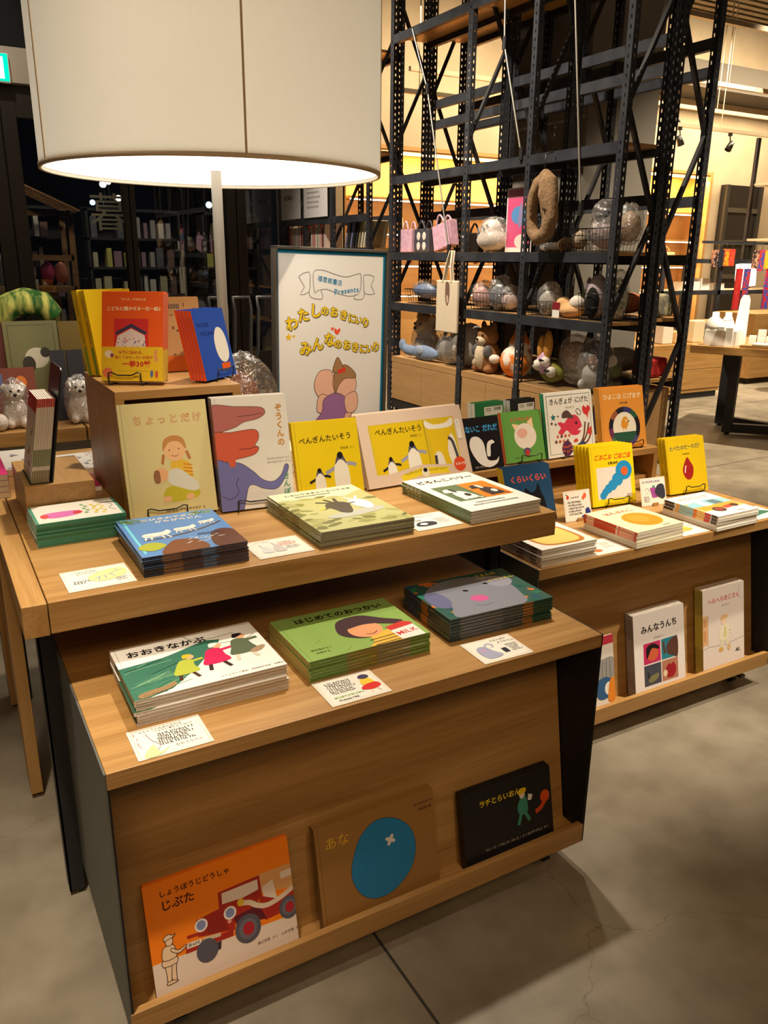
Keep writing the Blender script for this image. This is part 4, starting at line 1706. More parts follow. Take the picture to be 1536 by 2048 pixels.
Book('kabu', .274, .204, .0066, WHT, art_kabu, spine=(220, 210, 196), spine_art=[(.02, .2, (228, 222, 208)), (.25, .98, (92, 110, 92))], edge=[(0, 1, (206, 190, 178))])
Book('haji', .267, .196, .0064, (140, 172, 88), art_haji, spine=(200, 190, 120), edge=[(0, .3, (112, 142, 66)), (.3, .55, (150, 122, 60)), (.55, .82, (150, 130, 112)), (.82, 1, (112, 142, 66))], spine_art=[(.05, .95, (206, 196, 128))])
Book('kuru', .266, .194, .0068, (52, 92, 84), art_kuru, spine=(70, 84, 84), edge=[(0, .1, (56, 66, 60)), (.1, .5, (120, 112, 118)), (.5, .7, (96, 96, 100)), (.7, .8, (196, 126, 50)), (.8, 1, (40, 84, 66))], spine_art=[(.1, .3, (64, 76, 130)), (.4, .55, (200, 120, 50))])
Book('gara', .207, .247, .0062, (92, 142, 204), art_gara, spine=(34, 34, 36), edge=[(0, .18, (50, 42, 38)), (.18, .36, (150, 104, 54)), (.36, .55, (92, 66, 50)), (.55, .68, (104, 120, 146)), (.68, 1, (96, 70, 54))], spine_art=[(.12, .3, (100, 100, 110)), (.4, .7, (70, 64, 60))])
Book('usagi', .226, .304, .0046, (226, 226, 204), art_usagi, spine=(140, 142, 96), edge=[(0, 1, (128, 124, 104))], spine_art=[(.1, .35, (84, 84, 66)), (.5, .62, (96, 96, 70))])
Book('harry', .209, .297, .0072, WHT, art_harry, spine=(98, 122, 78), spine_art=[(.08, .12, (206, 206, 190)), (.14, .18, (206, 206, 190)), (.20, .24, (206, 206, 190)), (.26, .30, (206, 206, 190))])
Book('chotto', .202, .262, .011, (220, 208, 150), art_chotto, spine=(206, 192, 130))
Book('zou', .181, .266, .0075, (226, 222, 216), art_zou, spine=(150, 130, 136), spine_art=[(.08, .32, (160, 104, 98)), (.34, .6, (190, 100, 78)), (.62, .98, (84, 84, 140))])
Book('peng', .179, .19, .0085, (222, 194, 14), art_peng)
Book('gift', .342, .197, .016, (212, 190, 172), art_gift, hard=False, kind='boxed_gift_set', cat='boxed book set')
Book('nenai', .166, .167, .0075, (28, 24, 26), art_nenai)
Book('fusen', .159, .166, .0075, (100, 156, 72), art_fusen, spine=(226, 110, 70))
Book('kingyo', .217, .217, .009, (232, 228, 220), art_kingyo, spine=(30, 150, 104))
Book('hiyo', .199, .216, .009, (226, 150, 62), art_hiyo, spine=(236, 168, 62), spine_art=[(.1, .5, (250, 200, 120))])
Book('kurai', .175, .172, .0065, (32, 66, 100), art_kurai, spine=(226, 190, 40))
Book('gobu', .175, .193, .0085, (230, 204, 20), art_gobu, spine=(236, 206, 14), spine_art=[(.15, .5, (230, 150, 20)), (.56, .64, (230, 150, 20))])
Book('tabe', .174, .189, .009, (212, 180, 20), art_tabe, spine=(228, 196, 20), spine_art=[(.1, .45, (190, 160, 40)), (.6, .7, (190, 160, 40))])
Book('pan', .188, .177, .0093, WHT, art_pan, spine=(214, 204, 196), hard=False, spine_art=[(.45, .6, (120, 110, 108)), (.75, .9, (70, 62, 62))])
Book('han', .191, .2, .0088, (232, 222, 184), art_han, spine=(206, 72, 44), hard=False, spine_art=[(.05, .2, (240, 196, 170)), (.62, .66, (240, 206, 186)), (.68, .95, (232, 160, 130))])
Book('nori', .182, .203, .0086, WHT, art_nori, spine=(232, 226, 214), hard=False, spine_art=[(.02, .2, (60, 54, 54)), (.24, .3, (232, 180, 90)), (.3, .56, (150, 200, 214)), (.56, .62, (232, 120, 40)), (.62, .76, (240, 196, 110)), (.76, .86, (206, 56, 62)), (.88, .98, (70, 64, 64))])
Book('minna', .216, .256, .0055, (232, 224, 220), art_minna, spine=(166, 152, 152), hard=False, spine_art=[(.06, .3, (92, 80, 82)), (.7, .9, (120, 108, 110))])
Book('hera', .194, .278, .0055, (226, 214, 206), art_hera, spine=(204, 190, 66), hard=False, spine_art=[(.03, .3, (110, 100, 40)), (.7, .95, (120, 110, 40))])
Book('jip', .272, .222, .010, (222, 108, 12), art_jip, spine=(196, 92, 14))
Book('ana', .271, .217, .0058, (150, 108, 56), art_ana, spine=(120, 86, 44))
Book('rachi', .240, .174, .0065, (34, 32, 32), art_rachi, spine=(18, 16, 16))
Book('orange', .144, .21, .022, (234, 88, 12), art_orange, spine=(234, 88, 12), spine_art=[(.64, 1, (232, 190, 30))], hard=False, right=[(0, .64, (234, 88, 12)), (.64, 1, (232, 190, 30))])
Book('yellow', .146, .21, .02, (238, 206, 30), None, spine=(226, 196, 40), hard=False, spine_art=[(.1, .3, (200, 170, 50)), (.35, .62, (196, 160, 40)), (.66, 1, (120, 160, 70))])
Book('blue', .139, .168, .0082, (40, 80, 176), art_blue, spine=(226, 84, 24), spine_art=[(.1, .9, (196, 66, 20))])
Book('insect', .148, .19, .014, (222, 176, 120), art_insect, spine=(226, 214, 196))
Book('greenb', .13, .18, .018, (40, 104, 58), art_green, spine=(214, 222, 206), kind='boxed_book', hard=True)
Book('blackb', .12, .18, .018, (22, 22, 24), art_green, spine=(206, 206, 200), kind='boxed_book', hard=True)
Book('barcode', .064, .16, .03, (226, 214, 196), art_barcode, hard=False)
Book('other', .2, .222, .006, (228, 218, 208), art_other, spine=(180, 170, 160), hard=False)
Book('redthin', .12, .15, .012, (196, 30, 60), None)

# ------------------------------------------------------------------ books on the tall table and the carts
stack('kabu', .223, 1.231, BZ, 7, 'white picture book with striding figures', 'left on low cart', 'turnip-field picture books piled on the low cart')
stack('haji', .540, 1.232, BZ, 6, 'green picture book with milk carton', 'middle of low cart', 'milk carton picture books piled on the low cart')
stack('kuru', .862, 1.243, BZ, 7, 'picture book with grey elephant face', 'right end of low cart', 'grey elephant picture books piled on the low cart', yaw=-1.5)
stack('gara', .301, 1.449, AZ, 6, 'blue picture book with three white goats', 'front left of tall table', 'blue goat picture books piled on the tall table', yaw=-.6)
stack('usagi', .665, 1.438, AZ, 7, 'pale green picture book with rabbits', 'middle of tall table', 'rabbit picture books piled on the tall table')
stack('harry', 1.036, 1.427, AZ, 4, 'white book with orange dog panel', 'front right of tall table', 'white dog picture books piled on the tall table', yaw=1.6)
stack('pan', 1.304, 1.483, BZ, 5, 'white picture book with a slice of bread', 'left end of right cart', 'bread picture books piled on the right cart')
stack('han', 1.632, 1.474, BZ, 5, 'cream picture book with an orange oval', 'middle of right cart', 'orange oval picture books piled on the right cart', yaw=2.5, flip_from=3)
stack('nori', 1.957, 1.471, BZ, 5, 'white picture book with colourful vehicles', 'right part of right cart', 'vehicle picture books piled on the right cart', yaw=.6, flip_from=3)

lean('chotto', .354, 1.79, AZ, -1.5, 13, 1, 'pale yellow picture book with a seated child and baby', 'leaning on the upright oak box', None, lift=.004)
easel(.392, 1.79, AZ, .09, -1.5, 13, 'black wire stand under the pale yellow picture book', depth=.018, hgt=.09)
lean('zou', .560, 1.762, AZ, -3.6, 12, 4, 'picture book with stacked animals', 'beside the upright oak box', 'stacked animal picture books standing on the tall table', lift=.004)
easel(.598, 1.762, AZ, .10, -3.6, 12, 'black wire stand under the stacked animal picture books', depth=.042)
lean('peng', .770, 1.79, AZ, -3, 17, 2, 'yellow picture book with two plain penguins', 'beside the pale pink boxed set', 'yellow penguin picture books on the tall table')
lean('gift', .959, 1.772, AZ, 3.5, 22, 2, 'pink boxed set with bib', 'back right of tall table', 'pale pink boxed gift sets')
lean('nenai', 1.418, 2.005, .72, 2, 18, 1, 'black picture book with white curl and blue lettering', 'left on the low riser', None)
lean('redthin', 1.405, 2.062, .72, 2, 10, 1, 'crimson book peeking over the black picture book', 'on the long low riser', None)
lean('fusen', 1.600, 2.020, .72, -2, 18, 2, 'green book with white cat head', 'on the long low riser', 'green cat picture books on the riser', lift=.004)
easel(1.655, 2.020, .72, .08, -2, 18, 'black wire stand under the green cat picture books', depth=.022)
lean('kingyo', 1.768, 2.010, .72, 2, 13.5, 2, 'white square book with red fish', 'on the long low riser', 'red fish picture books on the riser', lift=.004)
easel(1.832, 2.010, .72, .10, 2, 13.5, 'black wire stand under the red fish picture books', depth=.024)
lean('hiyo', 2.022, 2.020, .72, -3.3, 14.3, 3, 'orange book with chick in ring', 'right end of long low riser', 'orange chick picture books on the riser', lift=.004)
easel(2.11, 2.020, .72, .09, -3.3, 14.3, 'black wire stand under the orange chick picture books', depth=.034)
lean('greenb', 1.575, 2.15, .72, 6, 8, 2, 'dark green box-backed book with a white barcode panel', 'behind the green cat book', 'dark green boxed books on the riser')
lean('blackb', 1.722, 2.15, .72, 6, 8, 2, 'black box-backed book with a white panel', 'behind the red fish book', 'black boxed books on the riser')
lean('kurai', 1.444, 1.786, BZ, -.9, 20, 4, 'dark blue book with black cat silhouette', 'left side of right cart', 'dark blue cat picture books on the right cart')
lean('gobu', 1.787, 1.805, BZ, -4.5, 15, 5, 'bright yellow book with blue circles', 'middle of right cart', 'yellow circle picture books on the right cart', lift=.004, shift=-.006)
easel(1.842, 1.805, BZ, .085, -4.5, 15, 'black wire stand under the yellow circle picture books', depth=.054)
lean('tabe', 2.121, 1.792, BZ, -3.6, 17, 3, 'mustard book with dark red drop', 'right end of right cart', 'yellow drop picture books on the right cart', lift=.004, shift=-.004)
easel(2.185, 1.792, BZ, .085, -3.6, 17, 'black wire stand under the yellow drop picture books', depth=.036)
LZ_ = .0985
lean('jip', .198, 1.1405, LZ_, .6, 12.5, 1, 'large orange picture book with a red open vehicle', 'left on the front ledge', None)
lean('ana', .522, 1.1415, LZ_, .3, 11.5, 3, 'brown picture book with a big blue blob', 'middle of the front ledge', 'brown blob picture books on the front ledge')
lean('rachi', .862, 1.1435, LZ_, -.5, 12, 3, 'black picture book with child and lion', 'right on the front ledge', 'black lion picture books on the front ledge')
lean('other', 1.442, 1.4935, LZ_, 0, 11, 1, 'white picture book with a red band', 'half hidden behind the near cart', None)
lean('minna', 1.725, 1.4935, LZ_, 0, 11, 5, 'white book with four coloured squares', 'on the right cart ledge', 'four-square picture books on the right ledge')
lean('hera', 2.023, 1.4945, LZ_, -.5, 10, 5, 'white yellow-spined book with seated gentleman', 'on the right cart ledge', 'seated gentleman picture books on the right ledge')

RT = 1.068
lean('orange', .354, 1.984, RT, -29, 17, 2, 'orange book with yellow band', 'on the upright oak box', 'orange story books with yellow bands', lift=.004)
easel(.372, 1.974, RT, .075, -29, 17, 'black wire stand under the orange story books', depth=.05, hgt=.09)
lean('yellow', .378, 2.125, RT, 30, 9, 2, 'yellow and green book', 'behind the orange books on the oak box', 'yellow story books on the oak box', shift=-.004)
lean('blue', .583, 1.903, RT, 40, 12, 5, 'blue book with orange spine', 'on the upright oak box', 'small blue books with orange spines', lift=.004)
easel(.612, 1.927, RT, .07, 40, 12, 'black wire stand under the small blue books', depth=.052, hgt=.1)
lean('insect', .505, 2.13, RT, 2, 10, 3, 'tan book with brown pattern', 'at the back of the oak box', 'tan patterned books on the oak box', shift=.004)
lean('barcode', .735, 2.2, AZ, -3, 4, 2, 'thick white book showing two barcodes', 'standing beside the upright oak box', 'white barcode books beside the oak box')


# ------------------------------------------------------------------ handwritten cards
CARD = mat('card_paper', (228, 222, 210), 0.7)


def card(label, x, y, z, yaw, w, h, art, stand=0.0, curl=.0025):
    """small hand-lettered card; stand = degrees of tilt when it stands up"""
    t = thing('handwritten_card', label, 'card', (x, y, z), 0, 'hand-lettered recommendation cards')
    if stand:
        Mx = Matrix.Rotation(math.radians(yaw), 4, 'Z') @ Matrix.Rotation(PI / 2 - math.radians(stand), 4, 'X')
        Mx = Matrix.Translation((0, 0, .001)) @ Mx
    else:
        Mx = Matrix.Translation((0, 0, .0006)) @ Matrix.Rotation(math.radians(yaw), 4, 'Z')
    m = MB()
    m.box(0, w, 0, h, 0, .0008, CARD, Mx)
    A = Art(w, h)
    A.L([(2.5, 2.5), (97.5, 2.5), (97.5, A.H - 2.5), (2.5, A.H - 2.5)], .5, (206, 190, 160), closed=True)
    n = 26
    for k in range(n):
        for yy in (4.2, A.H - 4.2):
            A.E(4 + 92 * k / (n - 1), yy, .7, .7, (214, 180, 150), 0, 6)
    for k in range(18):
        for xx in (4, 96):
            A.E(xx, 4.2 + (A.H - 8.4) * k / 17, .7, .7, (214, 180, 150), 0, 6)
    art(A)
    A.emit(m, .0009, False, M=Mx)
    m.build('card_sheet', t)
    if stand:
        m = MB()
        Ms = Matrix.Rotation(math.radians(yaw), 4, 'Z')
        m.box(w * .42, w * .62, -.006, -.001, .0005, .010, OAKX, Ms)
        m.box(w * .42, w * .62, .004, .022, .0005, .006, OAKX, Ms)
        m.build('wooden_card_foot', t)
    return t


INKD = (44, 42, 48)


def c_kabu(A):
    A.S([(10, 66), (26, 46), (30, 66), (44, 60), (30, 72), (14, 74)], (186, 204, 150))
    A.L([(22, 16), (26, 34), (34, 50), (28, 62)], .9, (150, 140, 150), 4)
    A.T('みんなで力を合わせれば', 14, 7, 5.4, INKD)
    A.T('できない事なんてない!!', 34, 13, 5.0, INKD)
    A.scribble(34, 24, 54, 6, 5.2, INKD, 2, 1.5, .6)
    A.T('おおきなかぶ', 52, 57, 6.2, (120, 116, 120))
    A.scribble(6, 10, 3, 8, 5, (206, 110, 90), 3, 1.2, .5)


def c_haji(A):
    A.S([(68, 38), (72, 24), (84, 22), (90, 40), (78, 46)], (232, 190, 60))
    A.S([(62, 52), (70, 42), (90, 40), (94, 52), (78, 58)], (206, 50, 44))
    A.E(80, 18, 9, 7, (70, 60, 90))
    A.L([(76, 58), (72, 66)], 2, (226, 190, 160))
    A.L([(84, 56), (88, 66)], 2, (226, 190, 160))
    A.scribble(14, 14, 44, 6, 6, INKD, 5, 1.6, .6)
    A.T('はじめてのおつかい', 12, 54, 5.6, (120, 170, 70), .03)
    A.scribble(14, 66, 36, 1, 6, INKD, 6, 1.4, .6)


def c_kuru(A):
    A.S([(12, 40), (20, 24), (34, 26), (40, 44), (48, 62), (20, 66)], (160, 160, 186))
    A.L([(34, 26), (42, 18), (50, 24), (46, 32)], 4, (170, 170, 190), 4)
    A.E(24, 36, 4, 3, (214, 140, 180))
    A.R(56, 42, 10, 16, (40, 40, 52))
    A.T('ぐるんぱの', 52, 8, 7, INKD)
    A.T('ようちえん', 62, 18, 7, INKD)
    A.scribble(70, 34, 24, 5, 5.4, INKD, 8, 1.3, .5)


def c_gara(A):
    A.S([(36, 40), (60, 20), (90, 18), (94, 44), (70, 62), (44, 60)], (232, 226, 150))
    for pts in ([(44, 52), (52, 44), (66, 42), (76, 34), (84, 30)], [(52, 44), (50, 58)], [(70, 40), (76, 52)], [(60, 44), (62, 56)], [(84, 30), (80, 22)], [(84, 30), (92, 26)]):
        A.L(pts, 1.6, (120, 130, 190), 3)
    A.T('三びきのやぎの', 14, 11, 5.6, INKD)
    A.T('がらがらどん', 22, 18, 5.6, INKD)
    A.scribble(12, 52, 26, 2, 7, INKD, 11, 1.7, .7)
    A.scribble(74, 60, 20, 3, 5, (110, 110, 120), 12, 1.1, .5)


def c_usagi(A):
    A.S([(18, 62), (20, 44), (28, 34), (34, 46), (36, 64)], (206, 206, 206))
    A.S([(40, 64), (42, 40), (50, 30), (56, 44), (58, 64)], (196, 190, 186))
    A.L([(24, 38), (22, 24)], 2, (196, 190, 186))
    A.L([(48, 34), (46, 18)], 2, (190, 184, 180))
    A.T('しろいうさぎと', 12, 9, 5.0, (80, 80, 90))
    A.scribble(52, 22, 38, 4, 5.4, (196, 110, 100), 15, 1.3, .5)
    A.scribble(60, 46, 30, 3, 5, (140, 140, 140), 16, 1.1, .5)


def c_harry(A):
    A.T('どろんこハリー', 30, 10, 7.4, INKD, .012)
    A.S([(12, 60), (22, 46), (40, 44), (56, 52), (52, 66), (24, 68)], (52, 52, 58))
    A.E(30, 56, 8, 6, WHT)
    A.scribble(60, 36, 34, 5, 6, (130, 130, 140), 21, 1.2, .5)
    A.scribble(12, 26, 24, 2, 7, INKD, 22, 1.8, .9)


def c_left(A):
    A.E(16, 18, 4.5, 6, (206, 50, 40))
    A.L([(10, 8), (16, 14)], 3, (110, 140, 60))
    A.E(80, 18, 6, 8, (226, 100, 60))
    A.E(74, 24, 5, 6, (226, 100, 60))
    A.scribble(28, 20, 40, 1, 6, (90, 80, 90), 31, 1.4, .6)
    A.scribble(14, 34, 64, 5, 9, (60, 56, 66), 32, 1.8, .8)
    A.S([(78, 60), (90, 56), (96, 74), (80, 76)], (44, 50, 120))
    A.E(70, 82, 8, 6, (44, 50, 120))


def c_right(A):
    A.T('たべたのだんだれ?', 8, 8, 8.6, (44, 56, 130), .012)
    for k in range(12):
        A.E(42 + 7 * (k % 3) + 2 * (k // 3), 36 + 8 * (k // 3), 4.6, 4.6, (156, 70, 146))
    A.S([(56, 44), (70, 24), (92, 26), (96, 60), (84, 70), (62, 58)], (52, 50, 62))
    A.S([(46, 28), (56, 24), (56, 32)], (70, 150, 130))
    A.L([(14, 40), (24, 32), (34, 40), (20, 52)], .8, (90, 80, 100), 4)
    A.scribble(10, 60, 26, 3, 7, (70, 64, 80), 41, 1.6, .6)


def c_orange(A):
    A.E(30, 22, 14, 10, (222, 120, 60))
    A.E(22, 60, 12, 8, (214, 110, 60))
    A.scribble(50, 24, 36, 4, 9, (190, 120, 100), 51, 1.6, .6)


def c_food(A):
    A.S([(14, 24), (40, 14), (60, 24), (66, 44), (36, 50), (16, 42)], (206, 200, 110))
    A.S([(26, 44), (58, 40), (70, 56), (34, 62)], (232, 170, 70))
    A.scribble(68, 26, 24, 3, 8, (150, 120, 140), 61, 1.4, .6)


def c_greenhand(A):
    A.S([(20, 40), (50, 24), (80, 34), (90, 50), (50, 56), (26, 60)], (60, 110, 90))
    A.scribble(20, 12, 50, 1, 8, INKD, 71, 2.0, .9)


card('hand-lettered card with a pale green turnip sketch, in front of the white book pile', .203, 1.131, BZ, 0, .122, .091, c_kabu)
card('hand-lettered card with a red skirted child, in front of the green book pile', .540, 1.131, BZ, 0, .121, .092, c_haji)
card('hand-lettered card with a small elephant drawing, in front of the elephant pile', .871, 1.131, BZ, -1.5, .119, .092, c_kuru)
card('hand-lettered card with a blue goat sketch, front left of tall table', .166, 1.439, AZ, 1, .121, .106, c_gara)
card('hand-lettered card with two grey rabbits, between goat and rabbit piles', .529, 1.437, AZ, 0, .121, .105, c_usagi)
card('hand-lettered card with a black dog, between rabbit and dog piles', .904, 1.439, AZ, 0, .121, .104, c_harry)
card('upright card with a red fruit drawing, left of the yellow circle books', 1.617, 1.742, BZ, -3, .101, .092, c_left, 17)
card('upright card with purple grapes, right of the yellow circle books', 1.946, 1.752, BZ, -6, .102, .09, c_right, 17)
card('hand-lettered card with orange ovals, flat beside the bread pile', 1.5, 1.482, BZ, 0, .12, .1, c_orange)
card('hand-lettered card with green and orange food, flat beside the vehicle pile', 1.832, 1.484, BZ, 0, .115, .1, c_food)
card('hand-lettered card with a dark green drawing, flat at the cart end', 2.165, 1.486, BZ, 0, .12, .1, c_greenhand)

# ------------------------------------------------------------------ green leaflets, block with booklets and bookend, pink books
GRN, GRN2 = mat('leaflet_green', (70, 140, 116), 0.6), mat('leaflet_white', (224, 218, 206), 0.6)


def leaf_art(A):
    H = A.H
    A.S([(6, 46), (14, 38), (34, 36), (54, 40), (50, 56), (24, 62), (10, 56)], (204, 110, 172))
    A.E(50, 48, 6, 6, (196, 66, 50))
    A.E(10, 50, 5, 9, (206, 80, 84))
    for i, (x, c) in enumerate(((60, (120, 160, 110)), (71, (226, 196, 70)), (80, (232, 210, 120)))):
        for k in range(5):
            A.E(x + (k % 2) * 3, 18 + 9 * k + 4 * i, 2.6, 3, c)
    A.L([(90, 22), (96, 34), (90, 46), (96, 58)], .8, (150, 150, 150), 4)


for i in range(12):
    h = .004
    z = AZ + .0004 + i * (h + .0002)
    lab = ORD[11 - i] if i < 11 else 'topmost'
    t = thing('folded_leaflet', '%s green-edged leaflet in the pile%s, front left of tall table' % (lab.capitalize() if i == 11 else lab, ' counted from the top' if i < 11 else ' with colourful print'), 'leaflet', (.149 + random.uniform(-.002, .002), 1.717 + random.uniform(-.002, .002), z), math.radians(1), 'green leaflets piled on the tall table')
    m = MB()
    m.box(0, .181, 0, .134, 0, h, GRN)
    if i == 11:
        m.box(.006, .175, .002, .132, h, h + .0003, GRN2)
        A = Art(.169, .13)
        leaf_art(A)
        A.emit(m, h + .0004, False, M=Matrix.Translation((.006, .002, 0)))
    m.build('leaflet_sheet', t)
    m = MB()
    m.box(-.0004, .0006, .001, .133, .0006, h - .0006, GRN2)
    m.build('paper_edge', t)

BT = AZ + .095


def art_booklet(A):
    A.R(-1, -1, 102, 24, (196, 44, 38))
    A.R(-1, 120, 102, 60, (140, 150, 84))
    for k in range(14):
        rnd = random.Random(k)
        A.E(rnd.uniform(10, 90), rnd.uniform(40, 160), rnd.uniform(3, 9), rnd.uniform(3, 7), rnd.choice([(120, 130, 110), (90, 110, 80), (206, 160, 150), (196, 100, 60)]))
    A.T('PR', 60, 6, 11, (240, 210, 200))


Book('booklet', .145, .188, .0042, (220, 214, 206), art_booklet, spine=(206, 196, 182), hard=False, spine_art=[(0, .1, (190, 50, 44)), (.6, .8, (110, 120, 84)), (.85, 1, (120, 112, 70))])
bk = BOOKS['booklet']
for i in range(8):       # standing on the block, covers turned to the left; slight lean
    th = math.radians(10)
    # local x -> +Y reversed so that the spine faces the viewer; local z -> -X
    R = Matrix(((0, 0, -1), (1, 0, 0), (0, 1, 0))).to_4x4()
    R = Matrix(((0, 0, -1), (1, 0, 0), (0, 1, 0))).to_4x4()
    lean_m = Matrix.Rotation(th, 4, 'Y')
    x = .2 - i * .0046
    Mx = Matrix.Translation((x + .001, 1.874 + random.uniform(-.001, .001), BT + .0022)) @ lean_m @ R
    lab = 'red-topped booklet facing left on the oak block, outermost' if i == 7 else '%s red-topped booklet counted from the black bookend on the oak block' % ('first' if i == 0 else ORD[i])
    bk.make(lab, 'red-topped booklets against the bookend', Mx)
t = thing('bookend', 'black sheet metal bookend standing on the oak block', 'bookend', (.207, 1.874, BT))
m = MB()
Mx = Matrix.Translation((0, 0, .0005)) @ Matrix.Rotation(math.radians(10), 4, 'Y') @ Matrix(((0, 0, 1), (1, 0, 0), (0, 1, 0))).to_4x4()
out = [(0, 0), (.15, 0)] + [(.15 - .02 + .02 * math.cos(a), .255 - .02 + .02 * math.sin(a)) for a in (0, .4, .8, 1.2, PI / 2)] + [(.012 - .012 * math.sin(a) + .0, .255 - .012 + .012 * math.cos(a)) for a in (0, .4, .8, 1.2, PI / 2)]
m.prism(out, 0, .0035, mat('bookend_metal', (40, 40, 42), 0.35, 0.3), Mx)
m.build('upright_plate', t)
m = MB()
m.box(-.045, .0035, .0, .15, .0, .0012, mat('bookend_metal', (40, 40, 42)))
m.build('base_plate', t)

PINK = (204, 40, 110)


def art_pink(A):
    A.R(-1, -1, 22, 200, PINK)
    A.R(22, 30, 70, 50, (226, 130, 70))


Book('pinkb', .15, .21, .014, (226, 220, 210), art_pink, spine=(176, 28, 60), hard=False, kind='paperback')
for i in range(4):
    Mx = Matrix.Translation((.006 + .001 * i, 2.135, AZ + .0008 + i * .0148))
    Mx = Matrix.Translation((.138, 2.14 + .001 * i, AZ + .0008 + i * .0148)) @ Matrix.Rotation(PI, 4, 'Z') @ Matrix.Translation((0, -.21, 0))
    BOOKS['pinkb'].make('topmost white paperback with a pink stripe, behind the oak block' if i == 3 else '%s paperback from the top in the pink and white pile behind the oak block' % ORD[3 - i], 'pink striped paperbacks on the tall table', Mx)


def art_news(A):
    rnd = random.Random(77)
    for i in range(30):
        x, y = rnd.uniform(4, 92), rnd.uniform(4, A.H - 8)
        c = rnd.choice([(44, 70, 150), (60, 70, 90), (206, 120, 70), (160, 50, 50), (70, 64, 60)])
        if rnd.random() < .5:
            A.R(x, y, rnd.uniform(4, 12), rnd.uniform(1.5, 5), c)
        else:
            A.E(x, y, rnd.uniform(2, 6), rnd.uniform(1, 3), c, rnd.uniform(0, 3), 8)


Book('news', .2, .25, .018, (232, 228, 220), art_news, hard=False, kind='free_newsletter', cat='newsletter')
Book('news2', .12, .2, .02, (232, 228, 220), art_news, hard=False, kind='free_newsletter', cat='newsletter')
BOOKS['news'].make('pile-topping newsletter with blue print at the far left behind the oak block', 'printed newsletters at the back of the tall table', Matrix.Translation((.085, 2.36, AZ + .001)))
BOOKS['news2'].make('newsletter with small pictures, between oak block and upright oak box', 'printed newsletters at the back of the tall table', Matrix.Translation((.30, 2.27, AZ + .001)) @ Matrix.Rotation(.08, 4, 'Z'))
Book('pinkthin', .05, .15, .012, (226, 214, 206), lambda A: A.R(60, -1, 42, 400, PINK), hard=False, kind='paperback')
BOOKS['pinkthin'].make('slim pink-edged paperback lying against the right side of the oak block', None, Matrix.Translation((.3, 2.1, AZ + .001)))

# the cellophane bag and the papers behind the white barcode books
t = thing('bagged_plush', 'brown plush in crumpled cellophane behind the white barcode books', 'bagged toy', (.86, 2.44, AZ))
m = MB()
m.ball((-.01, 0, .12), (.08, .06, .115), noisy('rust_plush', (120, 58, 30), (150, 78, 44), 90, .95), 18, wob=.06)
m.build('plush_body', t)
m = MB()
m.crumple((0, 0, .14), (.115, .085, .14), BAG, 24, seed=2)
m.build('cellophane_bag', t)
Book('cream', .16, .12, .02, (226, 220, 170), None, hard=False, kind='cream_book')
for i in range(3):
    BOOKS['cream'].make(('top' if i == 2 else 'middle' if i == 1 else 'bottom') + ' cream booklet of the pile behind the stacked animal books', 'cream booklets behind the animal books', Matrix.Translation((.82 + .004 * i, 2.05, AZ + .0008 + i * .021)))

# ------------------------------------------------------------------ the framed poster on its stand
PZ = .668
t = thing('poster_stand', 'framed white poster with blue border and yellow lettering on a floor stand', 'poster', (1.17, 2.95, 0), math.radians(8))
PW, PH = .54, .735
MR = Matrix.Rotation(math.radians(-1.2), 4, 'X')
FRM = mat('bronze_frame', (92, 84, 74), 0.45, 0.4)
tilt = Matrix.Translation((0, 0, PZ)) @ Matrix.Rotation(math.radians(1.2), 4, 'Y')
m = MB()
for a in ((0, PW, 0, .012), (0, PW, PH - .012, PH), (0, .012, 0, PH), (PW - .012, PW, 0, PH)):
    m.box(a[0], a[1], -.012, .022, a[2], a[3], FRM, tilt)
m.build('frame', t, .002)
m = MB()
m.box(.012, PW - .012, .0, .018, .012, PH - .012, mat('poster_paper', (222, 218, 212), 0.5))
m.v = [tuple(tilt @ Vector(p)) for p in m.v]
A = Art(PW - .024, PH - .024)
H = A.H
BLU = (30, 128, 168)
for r in ((0, 0, 100, 2.6), (0, 0, 1.6, H), (97.6, 0, 2.4, H), (0, H - 2, 100, 2)):
    A.R(*r, BLU)
OL = (140, 136, 136)
for pts in ([(32, 16), (40, 14), (52, 17), (62, 18.6), (72, 16.5), (76, 17), (75, 30), (66, 33), (54, 31), (44, 28), (36, 29), (33, 30)],):
    A.L(pts, .55, OL, 5, closed=True)
for pts in ([(19, 19), (28, 15.5), (29, 22), (28, 30), (20, 32), (24, 26)], [(79, 17), (89, 18), (86, 25), (90, 31), (80, 31), (79, 24)]):
    A.L(pts, .55, OL, 2, closed=True)
A.L([(28, 29), (30, 34), (40, 35), (39, 29)], .55, OL, 4)
A.L([(80, 29), (78, 35), (70, 35), (71, 31)], .55, OL, 4)
A.T('福音館書店', 36, 17.6, 4.6, (36, 130, 176), .004, rot=.16)
A.T('Presents', 50.5, 27.0, 5.8, (36, 130, 176), .012, rot=-.1)
YEL, SHD = (236, 198, 38), (110, 96, 60)
L1 = [(13, 53, -.2, 1.35), (23, 47, -.12, 1.3), (34, 44, .05, 1.35), (42.5, 44, .05, .95), (51, 45, .06, 1.0), (60, 47.5, .16, 1.0), (68, 50, .12, .95), (74.5, 51.5, .1, .9), (81.5, 53.5, .16, 1.0)]
L2 = [(25, 72, -.06, 1.4), (36, 69, -.05, 1.3), (47, 66, .05, 1.35), (55, 69.5, .06, .95), (63.5, 70.5, .06, 1.0), (71.5, 72.5, .12, 1.0), (79.5, 74, .08, .95), (86, 74, .03, .9), (92.5, 73, .03, 1.0)]
